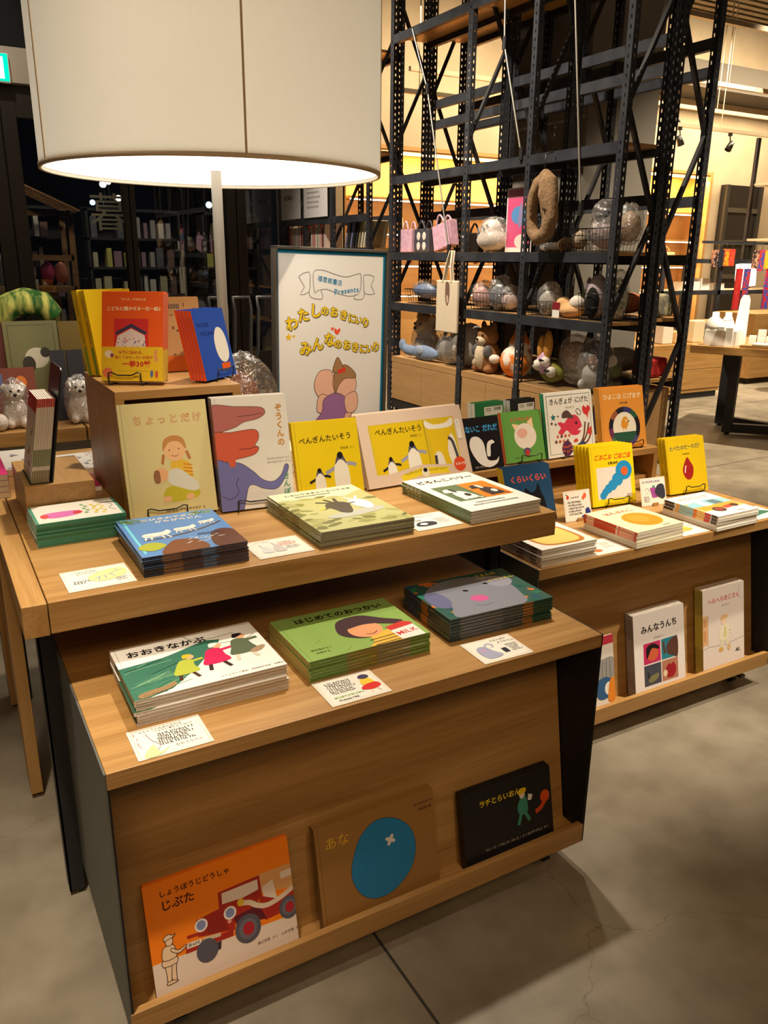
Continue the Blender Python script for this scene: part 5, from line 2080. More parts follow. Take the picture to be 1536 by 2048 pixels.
for txt, L in (('わたしのおきにいり', L1), ('みんなのおきにいり', L2)):
    A.arcT(txt, [(x + .5, y + .6, a, k) for x, y, a, k in L], 8.2, SHD, .045)
    A.arcT(txt, [(x - .3, y - .2, a, k) for x, y, a, k in L], 8.2, (150, 130, 60), .045)
    A.arcT(txt, L, 8.2, YEL, .022)
for x, y, r in ((10, 63, 3.0), (14.5, 62.4, 1.4)):
    A.P([(x + (r if k % 2 == 0 else r * .45) * math.sin(k * PI / 5), y - (r if k % 2 == 0 else r * .45) * math.cos(k * PI / 5)) for k in range(10)], (226, 180, 30))
for x, y, r in ((54, 59.5, 2.8), (49.5, 57.5, 1.4)):
    A.S([(x, y + r), (x - r, y), (x - r * .7, y - r * .8), (x, y - r * .3), (x + r * .8, y - r * .8), (x + r, y)], (226, 84, 60))
# plain pastel shapes standing in the lower half
PKN, OUTL = (226, 176, 152), (84, 54, 46)


def sh(pts, c):
    q = smooth_closed(pts, 5)
    A.P(q, c)
    A.L(q, .45, OUTL, closed=True)


sh([(33, 98), (38, 90), (48, 90), (52, 100), (50, 110), (40, 112), (34, 106)], PKN)
sh([(36, 112), (40, 108), (48, 112), (46, 122), (36, 122)], PKN)
sh([(50, 98), (54, 90), (64, 88), (71, 94), (73, 104), (68, 112), (58, 113), (52, 106)], PKN)
sh([(51, 100), (53, 90), (62, 86), (71, 92), (72, 97), (62, 97), (56, 102), (53, 108)], (156, 118, 80))
sh([(50, 90), (54, 80), (58, 84), (60, 90), (54, 92)], (156, 118, 80))
A.E(57, 91, 1.9, 1.9, (214, 56, 44))
A.E(60.5, 90, 1.9, 1.9, (214, 56, 44))
sh([(42, 112), (54, 108), (64, 114), (66, 126), (60, 134), (46, 134), (34, 130), (40, 122)], (150, 104, 150))
sh([(62, 112), (72, 108), (75, 116), (72, 124), (64, 124)], PKN)
sh([(38, 132), (45, 134), (43, 140), (37, 141)], PKN)
sh([(52, 134), (58, 134), (58, 141), (52, 141)], PKN)
sh([(62, 126), (69, 126), (69, 136), (63, 138)], PKN)
A.S([(34, 136), (38, 139), (48, 141), (34, 142)], (214, 66, 44))
A.S([(60, 138), (68, 137), (68, 141), (60, 142)], (214, 66, 44))
A.emit(m, 0, True, M=tilt @ Matrix.Translation((.012, -.0006, .012)) @ Matrix.Rotation(PI / 2, 4, 'X'))
m.build('poster_sheet', t)
m = MB()
m.tube([(PW / 2, .03, .01), (PW / 2, .03, PZ + .3)], .012, STEEL, 12)
m.build('stand_pole', t)
m = MB()
m.box(PW / 2 - .17, PW / 2 + .17, -.12, .16, .0, .012, STEEL)
m.build('stand_base', t, .003)

# ------------------------------------------------------------------ tall perforated steel racks
def perforated(mb, o, u, w, h, n, pitch=.05, sw=.009, sh=.02, mt=None):
    """sheet of width w along u and height h with one column of slots per pitch; n = outward normal"""
    o, u = Vector(o), Vector(u)
    a, b_ = w / 2 - sw / 2, w / 2 + sw / 2
    k = int(h / pitch)
    for i in range(k):
        z0 = i * pitch
        z1, z2, z3 = z0 + (pitch - sh) / 2, z0 + (pitch + sh) / 2, z0 + pitch
        for (xa, xb, za, zb) in ((0, a, z0, z3), (b_, w, z0, z3), (a, b_, z0, z1), (a, b_, z2, z3)):
            q = [o + u * xa + Vector((0, 0, za)), o + u * xb + Vector((0, 0, za)), o + u * xb + Vector((0, 0, zb)), o + u * xa + Vector((0, 0, zb))]
            if (q[1] - q[0]).cross(q[2] - q[0]).dot(Vector(n)) < 0:
                q.reverse()
            mb.face(q, mt or STEEL2)


_POST = {}


def post_mesh(H):
    if H not in _POST:
        m = MB()
        W, D = .052, .042
        perforated(m, (0, -W / 2, 0), (0, 1, 0), W, H, (-1, 0, 0))
        perforated(m, (0.0, -W / 2, 0), (1, 0, 0), D, H, (0, -1, 0))
        perforated(m, (0.0, W / 2, 0), (1, 0, 0), D, H, (0, 1, 0))
        o = m.build('post')
        _POST[H] = o.data
        bpy.data.objects.remove(o)
    return _POST[H]


def rack(label, x0, x1, ys, levels, H=3.9, boards=True, brace_from=.25, skip=(), wood=True):
    """ys = frame positions; each level is (z of the board top, has board)"""
    t = thing('steel_storage_rack', label, 'storage rack', ((x0 + x1) / 2, sum(ys) / len(ys), 0))
    O = Vector(t.location)
    for y in ys:
        for x, rz in ((x0, 0), (x1, PI)):
            p = bpy.data.objects.new('post', post_mesh(H))
            COL.objects.link(p)
            p.parent = t
            p.location = (x - O.x, y - O.y, 0)
            p.rotation_euler = (0, 0, rz)
        m = MB()
        z = brace_from
        side = 0
        while z + .62 < H:
            a, b_ = (x0 + .03, x1 - .03) if side == 0 else (x1 - .03, x0 + .03)
            m.beam((a - O.x, y - O.y, z), (b_ - O.x, y - O.y, z + .62), .022, .03, STEEL, (0, 1, 0))
            z += .62
            side = 1 - side
        m.build('frame_brace', t)
    for (z, has) in levels:
        for i in range(len(ys) - 1):
            ya, yb = sorted((ys[i], ys[i + 1]))
            if (round(z, 2), i) in skip:
                continue
            for x, s in ((x0, -1), (x1, 1)):
                m = MB()
                xx = x - s * .0
                m.box(min(xx, xx - s * .04) - O.x - (.004 if s < 0 else -.004) * 0, max(xx, xx - s * .04) - O.x, ya + .028 - O.y, yb - .028 - O.y, z - .066, z - .001, STEEL2)
                m.build('shelf_beam', t)
            if has:
                m = MB()
                m.box(x0 + .042 - O.x, x1 - .042 - O.x, ya + .02 - O.y, yb - .02 - O.y, z - .022, z, OAKY)
                m.build('shelf_board', t)
    return t


Y4 = (6.55, 5.42, 4.68, 3.83)
rack('black perforated steel rack with plush toys and bags, nearest to the poster', 3.74, 4.10, Y4, [(.985, 1), (1.412, 1), (2.035, 1), (3.12, 1)], brace_from=.99)
rack('second black steel rack standing back to back behind the plush toys', 4.13, 4.48, Y4, [(.60, 1), (1.0, 1), (1.40, 0), (1.76, 0), (2.5, 0), (2.66, 0), (3.16, 1)])
rack('further black steel rack with magazines and hanging white notices', 3.74, 4.10, (9.05, 8.42, 7.75, 6.98), [(.6, 1), (1.0, 1), (1.455, 1), (1.755, 0), (2.3, 1), (3.12, 1)])
# slim earthquake rods hooked into the racks
for i, (a, b_) in enumerate((((3.735, 6.22, 3.1), (3.72, 5.95, 2.62)), ((3.72, 5.95, 2.62), (3.735, 5.6, 1.42)), ((3.735, 5.02, 3.1), (3.72, 4.98, 2.75)), ((3.72, 4.98, 2.75), (3.735, 4.75, 2.04)), ((3.735, 4.35, 3.12), (3.72, 4.3, 2.9)), ((3.72, 4.3, 2.9), (3.735, 4.12, 1.66)), ((4.5, 4.3, 3.0), (4.5, 5.0, 1.2)))):
    if i % 2 == 0:
        t = thing('tie_rod', ['thin steel tie rod with a joint, hanging in the left bay of the tall rack', '', 'thin steel tie rod crossing the middle bay of the tall rack', '', 'bright steel tie rod crossing the right bay of the tall rack', '', 'straight steel tie rod behind the right bay of the rear rack'][i], 'tie rod', a)
        base = Vector(a)
    m = MB()
    m.tube([Vector(a) - base, Vector(b_) - base], .0065, mat('zinc_rod', (170, 166, 158), 0.4, 0.7), 8)
    m.tube([Vector(b_) - base + Vector((0, 0, .05)), Vector(b_) - base - Vector((0, 0, .03))], .016, STEEL, 8)
    m.build('rod', t)

CAB = oak('cabinet_oak', 1, (0.46, 0.27, 0.115), (0.36, 0.20, 0.08), .5, .6)
names = ['left', 'middle', 'right']
for i in range(3):
    yb, ya = Y4[i] - .032, Y4[i + 1] + .032
    t = thing('low_oak_cabinet', 'low oak cabinet with flat doors under the %s bay of the plush rack' % names[i], 'cabinet', (3.95, (ya + yb) / 2, 0))
    O = Vector(t.location)
    m = MB()
    m.box(3.765, 4.10, ya, yb, .115, .505, CAB)
    rel(m, O).build('cabinet_body', t)
    n = 2
    for k in range(n):
        m = MB()
        a = ya + .012 + (yb - ya - .024) * k / n
        b_ = ya + .012 + (yb - ya - .024) * (k + 1) / n - .004
        m.box(3.748, 3.764, a, b_, .12, .452, CAB)
        rel(m, O).build('door', t, .001)
    m = MB()
    m.box(3.75, 3.765, ya, yb, .456, .505, CAB)
    rel(m, O).build('top_rail', t, .001)
    m = MB()
    m.box(3.755, 4.1, ya, yb, .035, .113, STEEL)
    rel(m, O).build('plinth', t)
    for y in (ya + .05, yb - .05):
        m = MB()
        m.lathe([(0, 0), (.02, 0), (.02, .034), (0, .034)], (3.79, y, 0), BLACK, 10)
        rel(m, O).build('foot', t)
t = thing('low_oak_cabinet', 'plain oak back of the low cabinet at the right end of the racks', 'cabinet', (4.32, 4.3, 0))
O = Vector(t.location)
m = MB()
m.box(4.18, 4.43, 3.865, 4.64, .005, .53, CAB)
rel(m, O).build('cabinet_body', t)


# ------------------------------------------------------------------ soft toys and bagged goods on the racks
def fur(name, c, d=18):
    return noisy(name, tuple(max(0, v - d) for v in c), c, 110, .95, .5)


def soft(name, label, cat, loc, parts, group=None, rz=0.0, bag=None):
    """parts: (part name, material, [(centre, radii, wobble)]...)"""
    t = thing(name, label, cat, loc, rz, group)
    for p in parts:
        nm, mt, blobs = p[:3]
        m = MB()
        for i, b in enumerate(blobs):
            m.ball(b[0], b[1], mt, 16, wob=b[2] if len(b) > 2 else .02, seed=i)
        m.build(nm, t, remesh=(p[3] if len(p) > 3 else 0), smoothit=(6 if len(p) > 3 else 0))
    if bag:
        m = MB()
        m.crumple(bag[0], bag[1], BAG, 22, seed=len(label))
        m.build('clear_bag', t)
    return t


DOT = mat('black_bead', (14, 12, 12), .25)
TAN, SNOW, GREYP = fur('tan_plush', (206, 176, 138)), fur('white_plush', (226, 216, 206)), fur('grey_plush', (172, 166, 160))
# on the cabinets (z = .505)
CZ = .506
soft('plush_bear', 'cream bear plush half wrapped in a clear bag, left on the cabinets', 'plush toy', (3.97, 6.28, CZ), [
    ('head', TAN, [((0, 0, .27), (.1, .13, .1)), ((.0, .11, .35), (.03, .04, .04)), ((.0, -.11, .35), (.03, .04, .04)), ((-.07, 0, .25), (.05, .05, .04))], .012),
    ('body', TAN, [((.02, 0, .11), (.11, .15, .125))]),
    ('nose', DOT, [((-.118, 0, .262), (.012, .018, .014))]), ('eye', DOT, [((-.092, .045, .30), .011)]), ('eye', DOT, [((-.092, -.045, .30), .011)])],
    bag=((-.0, 0, .16), (.105, .19, .16)))
soft('plush_fish', 'long blue-grey fish plush lying across the left cabinet', 'plush toy', (3.822, 6.16, CZ), [
    ('body', fur('denim_plush', (132, 150, 180)), [((-.0, -.1, .068), (.045, .22, .066)), ((-.0, .14, .065), (.04, .14, .05)), ((-.005, .27, .1), (.025, .06, .06))], .012),
    ('fin', fur('pale_denim', (160, 172, 196)), [((-.04, -.08, .09), (.015, .06, .04))])])
soft('plush_seal', 'big grey seal plush with sleepy eyes, partly behind the rack post', 'plush toy', (3.925, 5.60, CZ), [
    ('body', GREYP, [((.0, -.07, .18), (.125, .19, .18)), ((0, .14, .12), (.11, .2, .12)), ((-.03, .3, .06), (.06, .08, .05))], .014),
    ('eye', DOT, [((-.11, -.1, .22), (.012, .04, .008))]), ('muzzle', SNOW, [((-.11, -.03, .15), (.02, .05, .035))])],
    bag=((0, .12, .14), (.13, .24, .14)))
SHIB, WHF = fur('brown_fur', (150, 104, 66)), fur('cream_fur', (214, 196, 170))
soft('plush_dog', 'sitting brown and cream dog plush with a grey harness', 'plush toy', (3.87, 5.2, CZ), [
    ('body', SHIB, [((0, 0, .12), (.1, .12, .13)), ((-.03, .08, .03), (.07, .04, .03)), ((-.03, -.08, .03), (.07, .04, .03))], .012),
    ('head', SHIB, [((-.01, 0, .28), (.085, .1, .085)), ((0, .07, .36), (.02, .028, .04)), ((0, -.07, .36), (.02, .028, .04))], .011),
    ('muzzle', WHF, [((-.07, 0, .25), (.04, .055, .04))]), ('chest', WHF, [((-.07, 0, .13), (.045, .06, .1))]),
    ('harness_strap', fur('grey_felt', (110, 108, 112)), [((-.06, .075, .17), (.04, .03, .05))]), ('harness_strap', fur('grey_felt', (110, 108, 112)), [((-.06, -.075, .17), (.04, .03, .05))]),
    ('nose', DOT, [((-.112, 0, .262), (.008, .014, .01))]), ('eye', DOT, [((-.088, .035, .295), .009)]), ('eye', DOT, [((-.088, -.035, .295), .009)]),
    ('tail', WHF, [((.0, .14, .06), (.04, .05, .04))])])
CAL = noisy('calico_fur', (216, 120, 40), (228, 214, 200), 9, .95, .4, pos=(.48, .56))
soft('plush_cat', 'orange and white patched cat plush beside the brown dog plush', 'plush toy', (3.9, 4.90, CZ), [
    ('body', CAL, [((0, -.02, .12), (.11, .15, .13)), ((0, -.05, .24), (.075, .09, .1)), ((0, .0, .33), (.018, .02, .03)), ((0, -.1, .33), (.018, .02, .03))], .012),
    ('tail', SNOW, [((-.07, .16, .12), (.04, .05, .035))])])
soft('glove_toy', 'pink and ginger paw mitten pack standing in the clear bin', 'plush toy', (3.84, 4.5, .59), [
    ('palm', fur('lilac_plush', (206, 168, 200)), [((0, 0, .07), (.03, .07, .08))]),
    ('paw', fur('ginger_plush', (206, 150, 70)), [((0, .03, .17), (.03, .03, .09)), ((0, -.04, .2), (.03, .04, .1))])])
soft('plush_sloth', 'fluffy light brown plush in crumpled clear bag in the bins', 'plush toy', (3.972, 4.31, CZ + .016), [
    ('body', fur('taupe_plush', (180, 148, 118)), [((0, 0, .2), (.07, .13, .1))])], bag=((0, 0, .17), (.09, .16, .165)))
soft('plush_birds', 'green cushion plush with two small black and white birds', 'plush toy', (3.892, 4.46, CZ + .016), [
    ('cushion', fur('olive_plush', (130, 128, 62)), [((0, 0, .075), (.06, .12, .075))]),
    ('bird', SNOW, [((-.07, .075, .12), .04)]), ('bird', SNOW, [((-.07, .0, .15), .036)]), ('bird', SNOW, [((-.07, -.07, .085), .038)]),
    ('eye_band', DOT, [((-.095, .09, .13), (.016, .03, .012))]), ('eye_band', DOT, [((-.095, .01, .16), (.016, .03, .011))]), ('eye_band', DOT, [((-.098, -.06, .095), (.016, .03, .012))])])
soft('plush_husky', 'grey and white plush in a shiny clear bag, right end of the cabinets', 'plush toy', (3.905, 4.04, CZ + .016), [
    ('body', fur('silver_plush', (196, 192, 190)), [((0, 0, .1), (.08, .1, .1)), ((-.05, .05, .04), (.05, .03, .04))]),
    ('head', fur('dark_grey_plush', (70, 68, 76)), [((.02, .02, .25), (.08, .11, .08))]),
    ('ear', fur('brown_plush', (110, 62, 44)), [((-.06, -.04, .2), (.03, .06, .05))])], bag=((0, 0, .17), (.115, .13, .165)))
soft('plush_puffin', 'small black and white bird plush hanging at the rack end', 'plush toy', (4.0, 3.975, .64), [
    ('body', fur('green_plush', (120, 126, 84)), [((0, 0, .02), (.05, .07, .05))]),
    ('head', SNOW, [((-.03, 0, .08), .045)]), ('mask', DOT, [((-.05, .012, .1), .028)])])


def bin_box(label, x0, x1, y0, y1, z, h):
    t = thing('acrylic_bin', label, 'bin', ((x0 + x1) / 2, (y0 + y1) / 2, z))
    O = Vector(t.location)
    m = MB()
    m.box(x0, x0 + .003, y0, y1, z + .001, z + h * .55, ACRYL)
    m.box(x1 - .003, x1, y0, y1, z + .001, z + h, ACRYL)
    m.box(x0, x1, y0, y1, z + .001, z + .004, ACRYL)
    rel(m, O).build('tray', t)
    for y in (y0, y1 - .003):
        m = MB()
        m.prism([(x0, z), (x1, z), (x1, z + h), (x0, z + h * .55)], 0, .003, ACRYL, Matrix.Translation((0, y + .003, 0)) @ Matrix.Rotation(PI / 2, 4, 'X'))
        rel(m, O).build('side_wall', t)
    return t


bin_box('clear sloping acrylic bin full of plush on the right cabinet', 3.765, 4.08, 3.88, 4.63, CZ, .26)


def basket(label, x, y, z, lx, ly, h, nx=8, ny=10, group='black wire baskets on the racks'):
    t = thing('wire_basket', label, 'basket', (x, y, z), 0, group)
    m = MB()
    r = .0022
    for zz, k in ((.004, .9), (h * .5, .95), (h, 1.0)):
        a, b_ = lx / 2 * k, ly / 2 * k
        m.tube([(-a, -b_, zz), (a, -b_, zz), (a, b_, zz), (-a, b_, zz)], r if zz < h else r * 1.5, WIRE, 5, closed=True)
    for i in range(ny + 1):
        q = -ly / 2 + ly * i / ny
        for s in (-1, 1):
            m.tube([(s * lx / 2 * .9, q * .9, .004), (s * lx / 2, q, h)], r * .8, WIRE, 4, caps=False)
    for i in range(nx + 1):
        q = -lx / 2 + lx * i / nx
        for s in (-1, 1):
            m.tube([(q * .9, s * ly / 2 * .9, .004), (q, s * ly / 2, h)], r * .8, WIRE, 4, caps=False)
        m.tube([(q * .9, -ly / 2 * .9, .004), (q * .9, ly / 2 * .9, .004)], r * .8, WIRE, 4, caps=False)
    m.build('wire_mesh', t)
    return t


S1, S2 = .986, 1.413
# lower shelf (z = .985)
basket('wire basket with blue cushions, left bay lower shelf', 3.88, 6.12, S1, .22, .42, .12)
soft('bagged_cushion', 'blue striped cushion in clear wrap in the left basket', 'cushion', (3.88, 6.14, S1 + .01), [('cushion', noisy('blue_stripe', (60, 90, 140), (104, 132, 176), 5, .8, stretch=(1, 30, 1)), [((0, 0, .1), (.09, .17, .06), .05)])], bag=((0, 0, .11), (.1, .19, .075)))
soft('bagged_cushion', 'dark navy cushion in clear wrap, right of the blue striped one', 'cushion', (3.9, 5.8, S1), [('cushion', fur('navy_cloth', (38, 42, 60)), [((0, 0, .09), (.09, .15, .07), .05)])], bag=((0, 0, .1), (.1, .16, .09)))
basket('wire basket with round bagged toys, middle bay lower shelf', 3.87, 5.15, S1, .22, .44, .13)
soft('bagged_toy', 'pink bagged soft toy in the middle basket', 'plush toy', (3.87, 5.3, S1 + .01), [('toy', fur('rose_plush', (206, 160, 160)), [((0, 0, .09), (.08, .085, .08), .05)])], 'bagged toys in the middle basket', bag=((0, 0, .1), (.09, .1, .1)))
soft('bagged_toy', 'grey bagged soft toy in the middle basket', 'plush toy', (3.87, 5.08, S1 + .01), [('toy', fur('slate_plush', (110, 116, 128)), [((0, 0, .1), (.08, .08, .09), .05)])], 'bagged toys in the middle basket', bag=((0, 0, .12), (.09, .1, .12)))
soft('bagged_toy', 'pale pink speckled bagged toy at the right of the middle basket', 'plush toy', (3.88, 4.96, S1 + .01), [('toy', fur('blush_plush', (216, 190, 190)), [((0, 0, .07), (.07, .06, .06), .05)])], 'bagged toys in the middle basket', bag=((0, 0, .09), (.08, .07, .09)))
basket('small wire basket with bagged grey toy, right bay lower shelf', 3.86, 4.53, S1, .18, .2, .1, 5, 6)
soft('bagged_toy', 'pale bagged toy with a blue patch in the small basket', 'plush toy', (3.86, 4.5, S1 + .01), [('toy', fur('mist_plush', (190, 186, 178)), [((0, 0, .09), (.07, .08, .07), .05)])], bag=((0, 0, .1), (.085, .1, .11)))
t = thing('price_card', 'small red and white price card on the lower rack shelf', 'price card', (3.79, 4.35, S1))
m = MB()
m.box(0, .004, -.035, .035, 0, .05, WHITE)
m.box(0, .004, -.035, .035, .05, .1, mat('wine_red', (130, 30, 40), .5))
m.build('card_sheet', t)
soft('plush_dog', 'peach and white lying plush right of the red price card', 'plush toy', (3.86, 4.27, S1), [('body', fur('peach_plush', (226, 178, 130)), [((0, 0, .05), (.08, .1, .05)), ((-.02, .06, .09), (.05, .06, .05))], .012), ('head', SNOW, [((.0, -.05, .1), (.05, .06, .05))]), ('eye', DOT, [((-.05, .05, .1), .008)])])
basket('large wire basket with grey plush toys, right bay lower shelf', 3.89, 3.995, S1, .24, .25, .17, 8, 8)
soft('plush_dog', 'tall grey plush with a black belly in the large basket', 'plush toy', (3.87, 4.05, S1 + .01), [('body', fur('lavender_grey', (178, 166, 172)), [((0, 0, .14), (.07, .08, .14))]), ('belly', fur('black_plush', (30, 28, 28)), [((-.06, -.02, .1), (.03, .055, .1))]), ('ear', fur('grey_ear', (120, 108, 114)), [((-.04, .04, .2), (.02, .02, .06))])])
soft('plush_dog', 'olive and grey plush behind the rack post in the large basket', 'plush toy', (3.92, 3.92, S1 + .01), [('body', fur('sage_plush', (150, 150, 130)), [((0, 0, .13), (.07, .06, .13))])], bag=((0, 0, .15), (.08, .07, .15)))
# upper shelf (z = 1.412)


def tote(label, y, mt, mt2, lean_=0.0, w=.2, h=.19):
    t = thing('small_handbag', label, 'bag', (3.87, y, S2 + abs(lean_) * .14), 0, 'little handbags on the upper rack shelf')
    Mx = Matrix.Rotation(lean_, 4, 'X')
    m = MB()
    m.box(-.04, .04, -w / 2, w / 2, .001, h, mt, Mx)
    m.build('bag_body', t, .006)
    for x in (-.04, .04):
        m = MB()
        pts = [(x, -w * .22 + w * .44 * k / 8, h + .065 * math.sin(PI * k / 8)) for k in range(9)]
        m.tube([Mx @ Vector(p) for p in pts], .008, mt2, 6)
        m.build('handle', t)
    if mt2 is not mt:
        m = MB()
        for a, b_ in ((-.045, .13), (.045, .13), (-.045, .05), (.045, .05)):
            m.ball((-.0415, a, b_), (.002, .03, .034), SNOW, 12)
        m.build('printed_oval', t)
    return t


PKB = noisy('pink_print_vinyl', (196, 150, 176), (214, 178, 196), 30, .35)
tote('pale pink printed mini bag, leftmost on the upper shelf', 6.43, PKB, PKB)
tote('charcoal mini bag with white ovals beside the pink one', 6.17, mat('charcoal_vinyl', (74, 70, 80), .4), mat('charcoal_strap', (60, 56, 64), .5), w=.24)
tote('pale pink mini bag leaning over in clear wrap', 5.84, PKB, PKB, -.22, .26, .2)
t = thing('small_handbag', 'black mini bag behind the white bird plush', 'bag', (4.02, 5.66, S2))
m = MB()
m.box(-.03, .03, -.1, .1, .001, .15, BLACK)
m.build('bag_body', t, .006)
m = MB()
m.tube([(0, -.06 + .12 * k / 8, .15 + .07 * math.sin(PI * k / 8)) for k in range(9)], .008, BLACK, 6)
m.build('handle', t)
soft('plush_bird', 'plump white bird plush with dot eyes in clear wrap', 'plush toy', (3.87, 5.21, S2 + .003), [('body', SNOW, [((0, 0, .085), (.1, .16, .085)), ((-.01, .0, .16), (.075, .1, .075))], .012), ('eye', DOT, [((-.083, .03, .18), .008)]), ('eye', DOT, [((-.085, -.035, .185), .008)]), ('beak', DOT, [((-.09, .0, .165), (.006, .01, .006))])], bag=((0, -.02, .12), (.11, .165, .12)))


def art_pinkposter(A):
    H = A.H
    A.R(4, 3, 92, H - 14, (206, 84, 128))
    A.R(4, 3, 92, 20, (176, 108, 128))
    A.E(46, 62, 26, 20, (90, 140, 196))
    A.E(70, 68, 24, 18, (90, 140, 196))
    A.S([(46, 78), (52, 40), (58, 34), (62, 60), (56, 92)], (140, 130, 170))
    A.E(82, 42, 11, 11, (222, 206, 90))
    A.E(60, 122, 24, 16, (226, 206, 200))


t = thing('shelf_poster', 'pink poster card with blue shapes standing on the upper rack shelf', 'poster', (3.87, 4.905, S2))
m = MB()
Mx = Matrix.Rotation(-PI / 2, 4, 'Z') @ Matrix.Rotation(PI / 2, 4, 'X')
m.box(-.15, .15, 0, .44, -.004, 0, mat('poster_white', (222, 214, 214), .5), Mx)
A = Art(.30, .44)
art_pinkposter(A)
A.emit(m, .0004, True, M=Mx @ Matrix.Translation((-.15, 0, 0)))
m.build('poster_sheet', t)
# snood scarf hanging from the upper beam
t = thing('fleece_snood', 'brown fleece snood hanging at the front of the rack', 'scarf', (3.68, 4.40, 1.45))
m = MB()
SNF = noisy('brown_fleece', (122, 96, 70), (148, 120, 92), 60, .95, .5)
pts = [(-.02, .05, .39), (-.03, .092, .30), (-.03, .095, .19), (-.03, .075, .09), (-.03, .02, .045), (-.03, -.06, .07), (-.03, -.105, .17), (-.03, -.095, .29), (-.02, -.06, .39), (-.01, 0, .425)]
m.tube(pts, [.046, .04, .036, .042, .05, .052, .045, .044, .05, .052], SNF, 14, closed=True)
m.tube([(-.03, -.05, .37), (-.035, -.035, .29), (-.03, -.04, .2), (-.03, -.06, .13)], [.045, .04, .03, .02], SNF, 10)
m.tube([(-.05, .03, .40), (-.075, .035, .33), (-.07, .05, .25), (-.06, .06, .18)], [.03, .026, .022, .012], SNF, 8)
m.tube([(-.06, -.03, .40), (-.085, -.05, .31), (-.08, -.085, .22)], [.02, .022, .014], SNF, 8)
m.build('fleece_loop', t, remesh=.01, smoothit=5)
m = MB()
m.tube([(-.02, 0, .47), (-.02, 0, .56), (.04, 0, .575)], .004, WIRE, 6)
m.build('hook', t)
soft('bagged_toy', 'flat silvery wrapped cloth under the brown snood', 'wrapped cloth', (3.86, 4.5, S2), [('cloth', fur('silver_cloth', (170, 168, 170)), [((0, 0, .025), (.07, .09, .022), .06)])], bag=((0, 0, .03), (.08, .1, .03)))
soft('rolled_scarf', 'rolled tan scarf between snood and baskets', 'scarf', (3.84, 4.36, S2), [('roll', SNF, [((0, 0, .045), (.05, .06, .045), .05)])])
basket('small wire basket of striped cloth on the upper shelf', 3.86, 4.25, S2, .16, .14, .1, 5, 5)
soft('folded_cloth', 'striped grey and tan cloth in the small upper basket', 'cloth', (3.86, 4.25, S2 + .008), [('cloth', noisy('stripe_cloth', (120, 104, 84), (196, 180, 160), 5, .9, stretch=(1, 1, 14)), [((0, 0, .065), (.06, .055, .055), .06)])])
basket('big wire basket heaped with wrapped goods on the upper shelf', 3.9, 4.02, S2, .26, .29, .14, 8, 9)
soft('bagged_goods', 'mauve wrapped cloth heap in the big upper basket', 'wrapped cloth', (3.89, 4.03, S2 + .01), [('cloth', fur('mauve_cloth', (150, 132, 134)), [((0, 0, .09), (.1, .12, .08), .06)])], bag=((0, 0, .1), (.115, .135, .11)))
soft('bagged_goods', 'dark wrapped cloth on top of the heap in the upper basket', 'wrapped cloth', (3.88, 4.04, S2 + .16), [('cloth', fur('ink_cloth', (44, 46, 60)), [((0, 0, .05), (.07, .07, .045), .06)])], bag=((0, 0, .07), (.09, .09, .08)))
soft('bagged_goods', 'pale tan wrapped fleece at the right of the upper basket', 'wrapped cloth', (3.95, 3.9, S2 + .05), [('cloth', fur('oat_cloth', (176, 150, 122)), [((0, 0, .1), (.07, .07, .09), .06)])], bag=((0, 0, .11), (.09, .085, .12)))
t = thing('backing_card', 'white header card with a heart behind the upper basket', 'card', (3.99, 4.2, S2 + .02))
m = MB()
m.box(0, .004, -.07, .05, 0, .17, WHITE, Matrix.Rotation(-.15, 4, 'X'))
m.build('card_sheet', t)

# canvas tote hanging from the upper beam
t = thing('canvas_tote', 'cream canvas tote with a brown animal print hanging on the rack', 'tote bag', (3.665, 5.49, .80))
m = MB()
m.box(-.012, .012, -.15, .15, .0, .4, noisy('canvas', (206, 190, 168), (220, 206, 184), 200, .95))
m.build('bag_body', t, .008)
m = MB()
A = Art(.3, .4)
A.S([(44, 6), (54, 4), (62, 10), (64, 36), (60, 58), (54, 64), (48, 58), (44, 40)], (118, 92, 78))
A.S([(50, 40), (56, 38), (58, 52), (53, 58)], (206, 176, 160))
A.emit(m, .0, False, M=Matrix.Translation((-.0125, .15, 0)) @ Matrix.Rotation(-PI / 2, 4, 'Z') @ Matrix.Rotation(PI / 2, 4, 'X'))
m.build('animal_print', t)
for x in (-.01, .01):
    m = MB()
    m.tube([(x, .06, .39), (x + .004, .035, .5), (x + .03, .012, .62), (x + .03, -.012, .62), (x + .004, -.035, .5), (x, -.06, .39)], .009, mat('canvas_strap', (206, 190, 168), .9), 6)
    m.build('handle', t)
m = MB()
m.tube([(.02, 0, .63), (.055, 0, .63), (.06, 0, .6)], .004, WIRE, 6)
m.build('hook', t)

# cubes and pouches seen through the end frame of the rear rack
for lab, y, z, s, c1, c2 in (('red floral box cushion on the rear rack', 3.95, .605, .13, (150, 24, 30), (196, 50, 50)), ('grey patterned box cushion on the cabinet at the rack end', 3.95, .532, .0, (0, 0, 0), (1, 1, 1)), ('grey and yellow box cushion on the rear rack', 3.95, 1.005, .15, (130, 126, 118), (176, 170, 140))):
    if s == 0:
        continue
    t = thing('box_cushion', lab, 'cushion', (4.32, y, z), 0)
    m = MB()
    m.box(-.09, .09, -.07, .09, .001, s, noisy('cushion_%d' % c1[0], c1, c2, 14, .9, pos=(.45, .55)))
    m.build('cushion_body', t, .02, 4)
soft('bagged_goods', 'peach and olive pouches on the rear rack, right of the post', 'pouch', (4.3, 4.2, 1.012), [('pouch', fur('terra_cloth', (190, 120, 84)), [((0, 0, .07), (.1, .16, .07), .06)])])
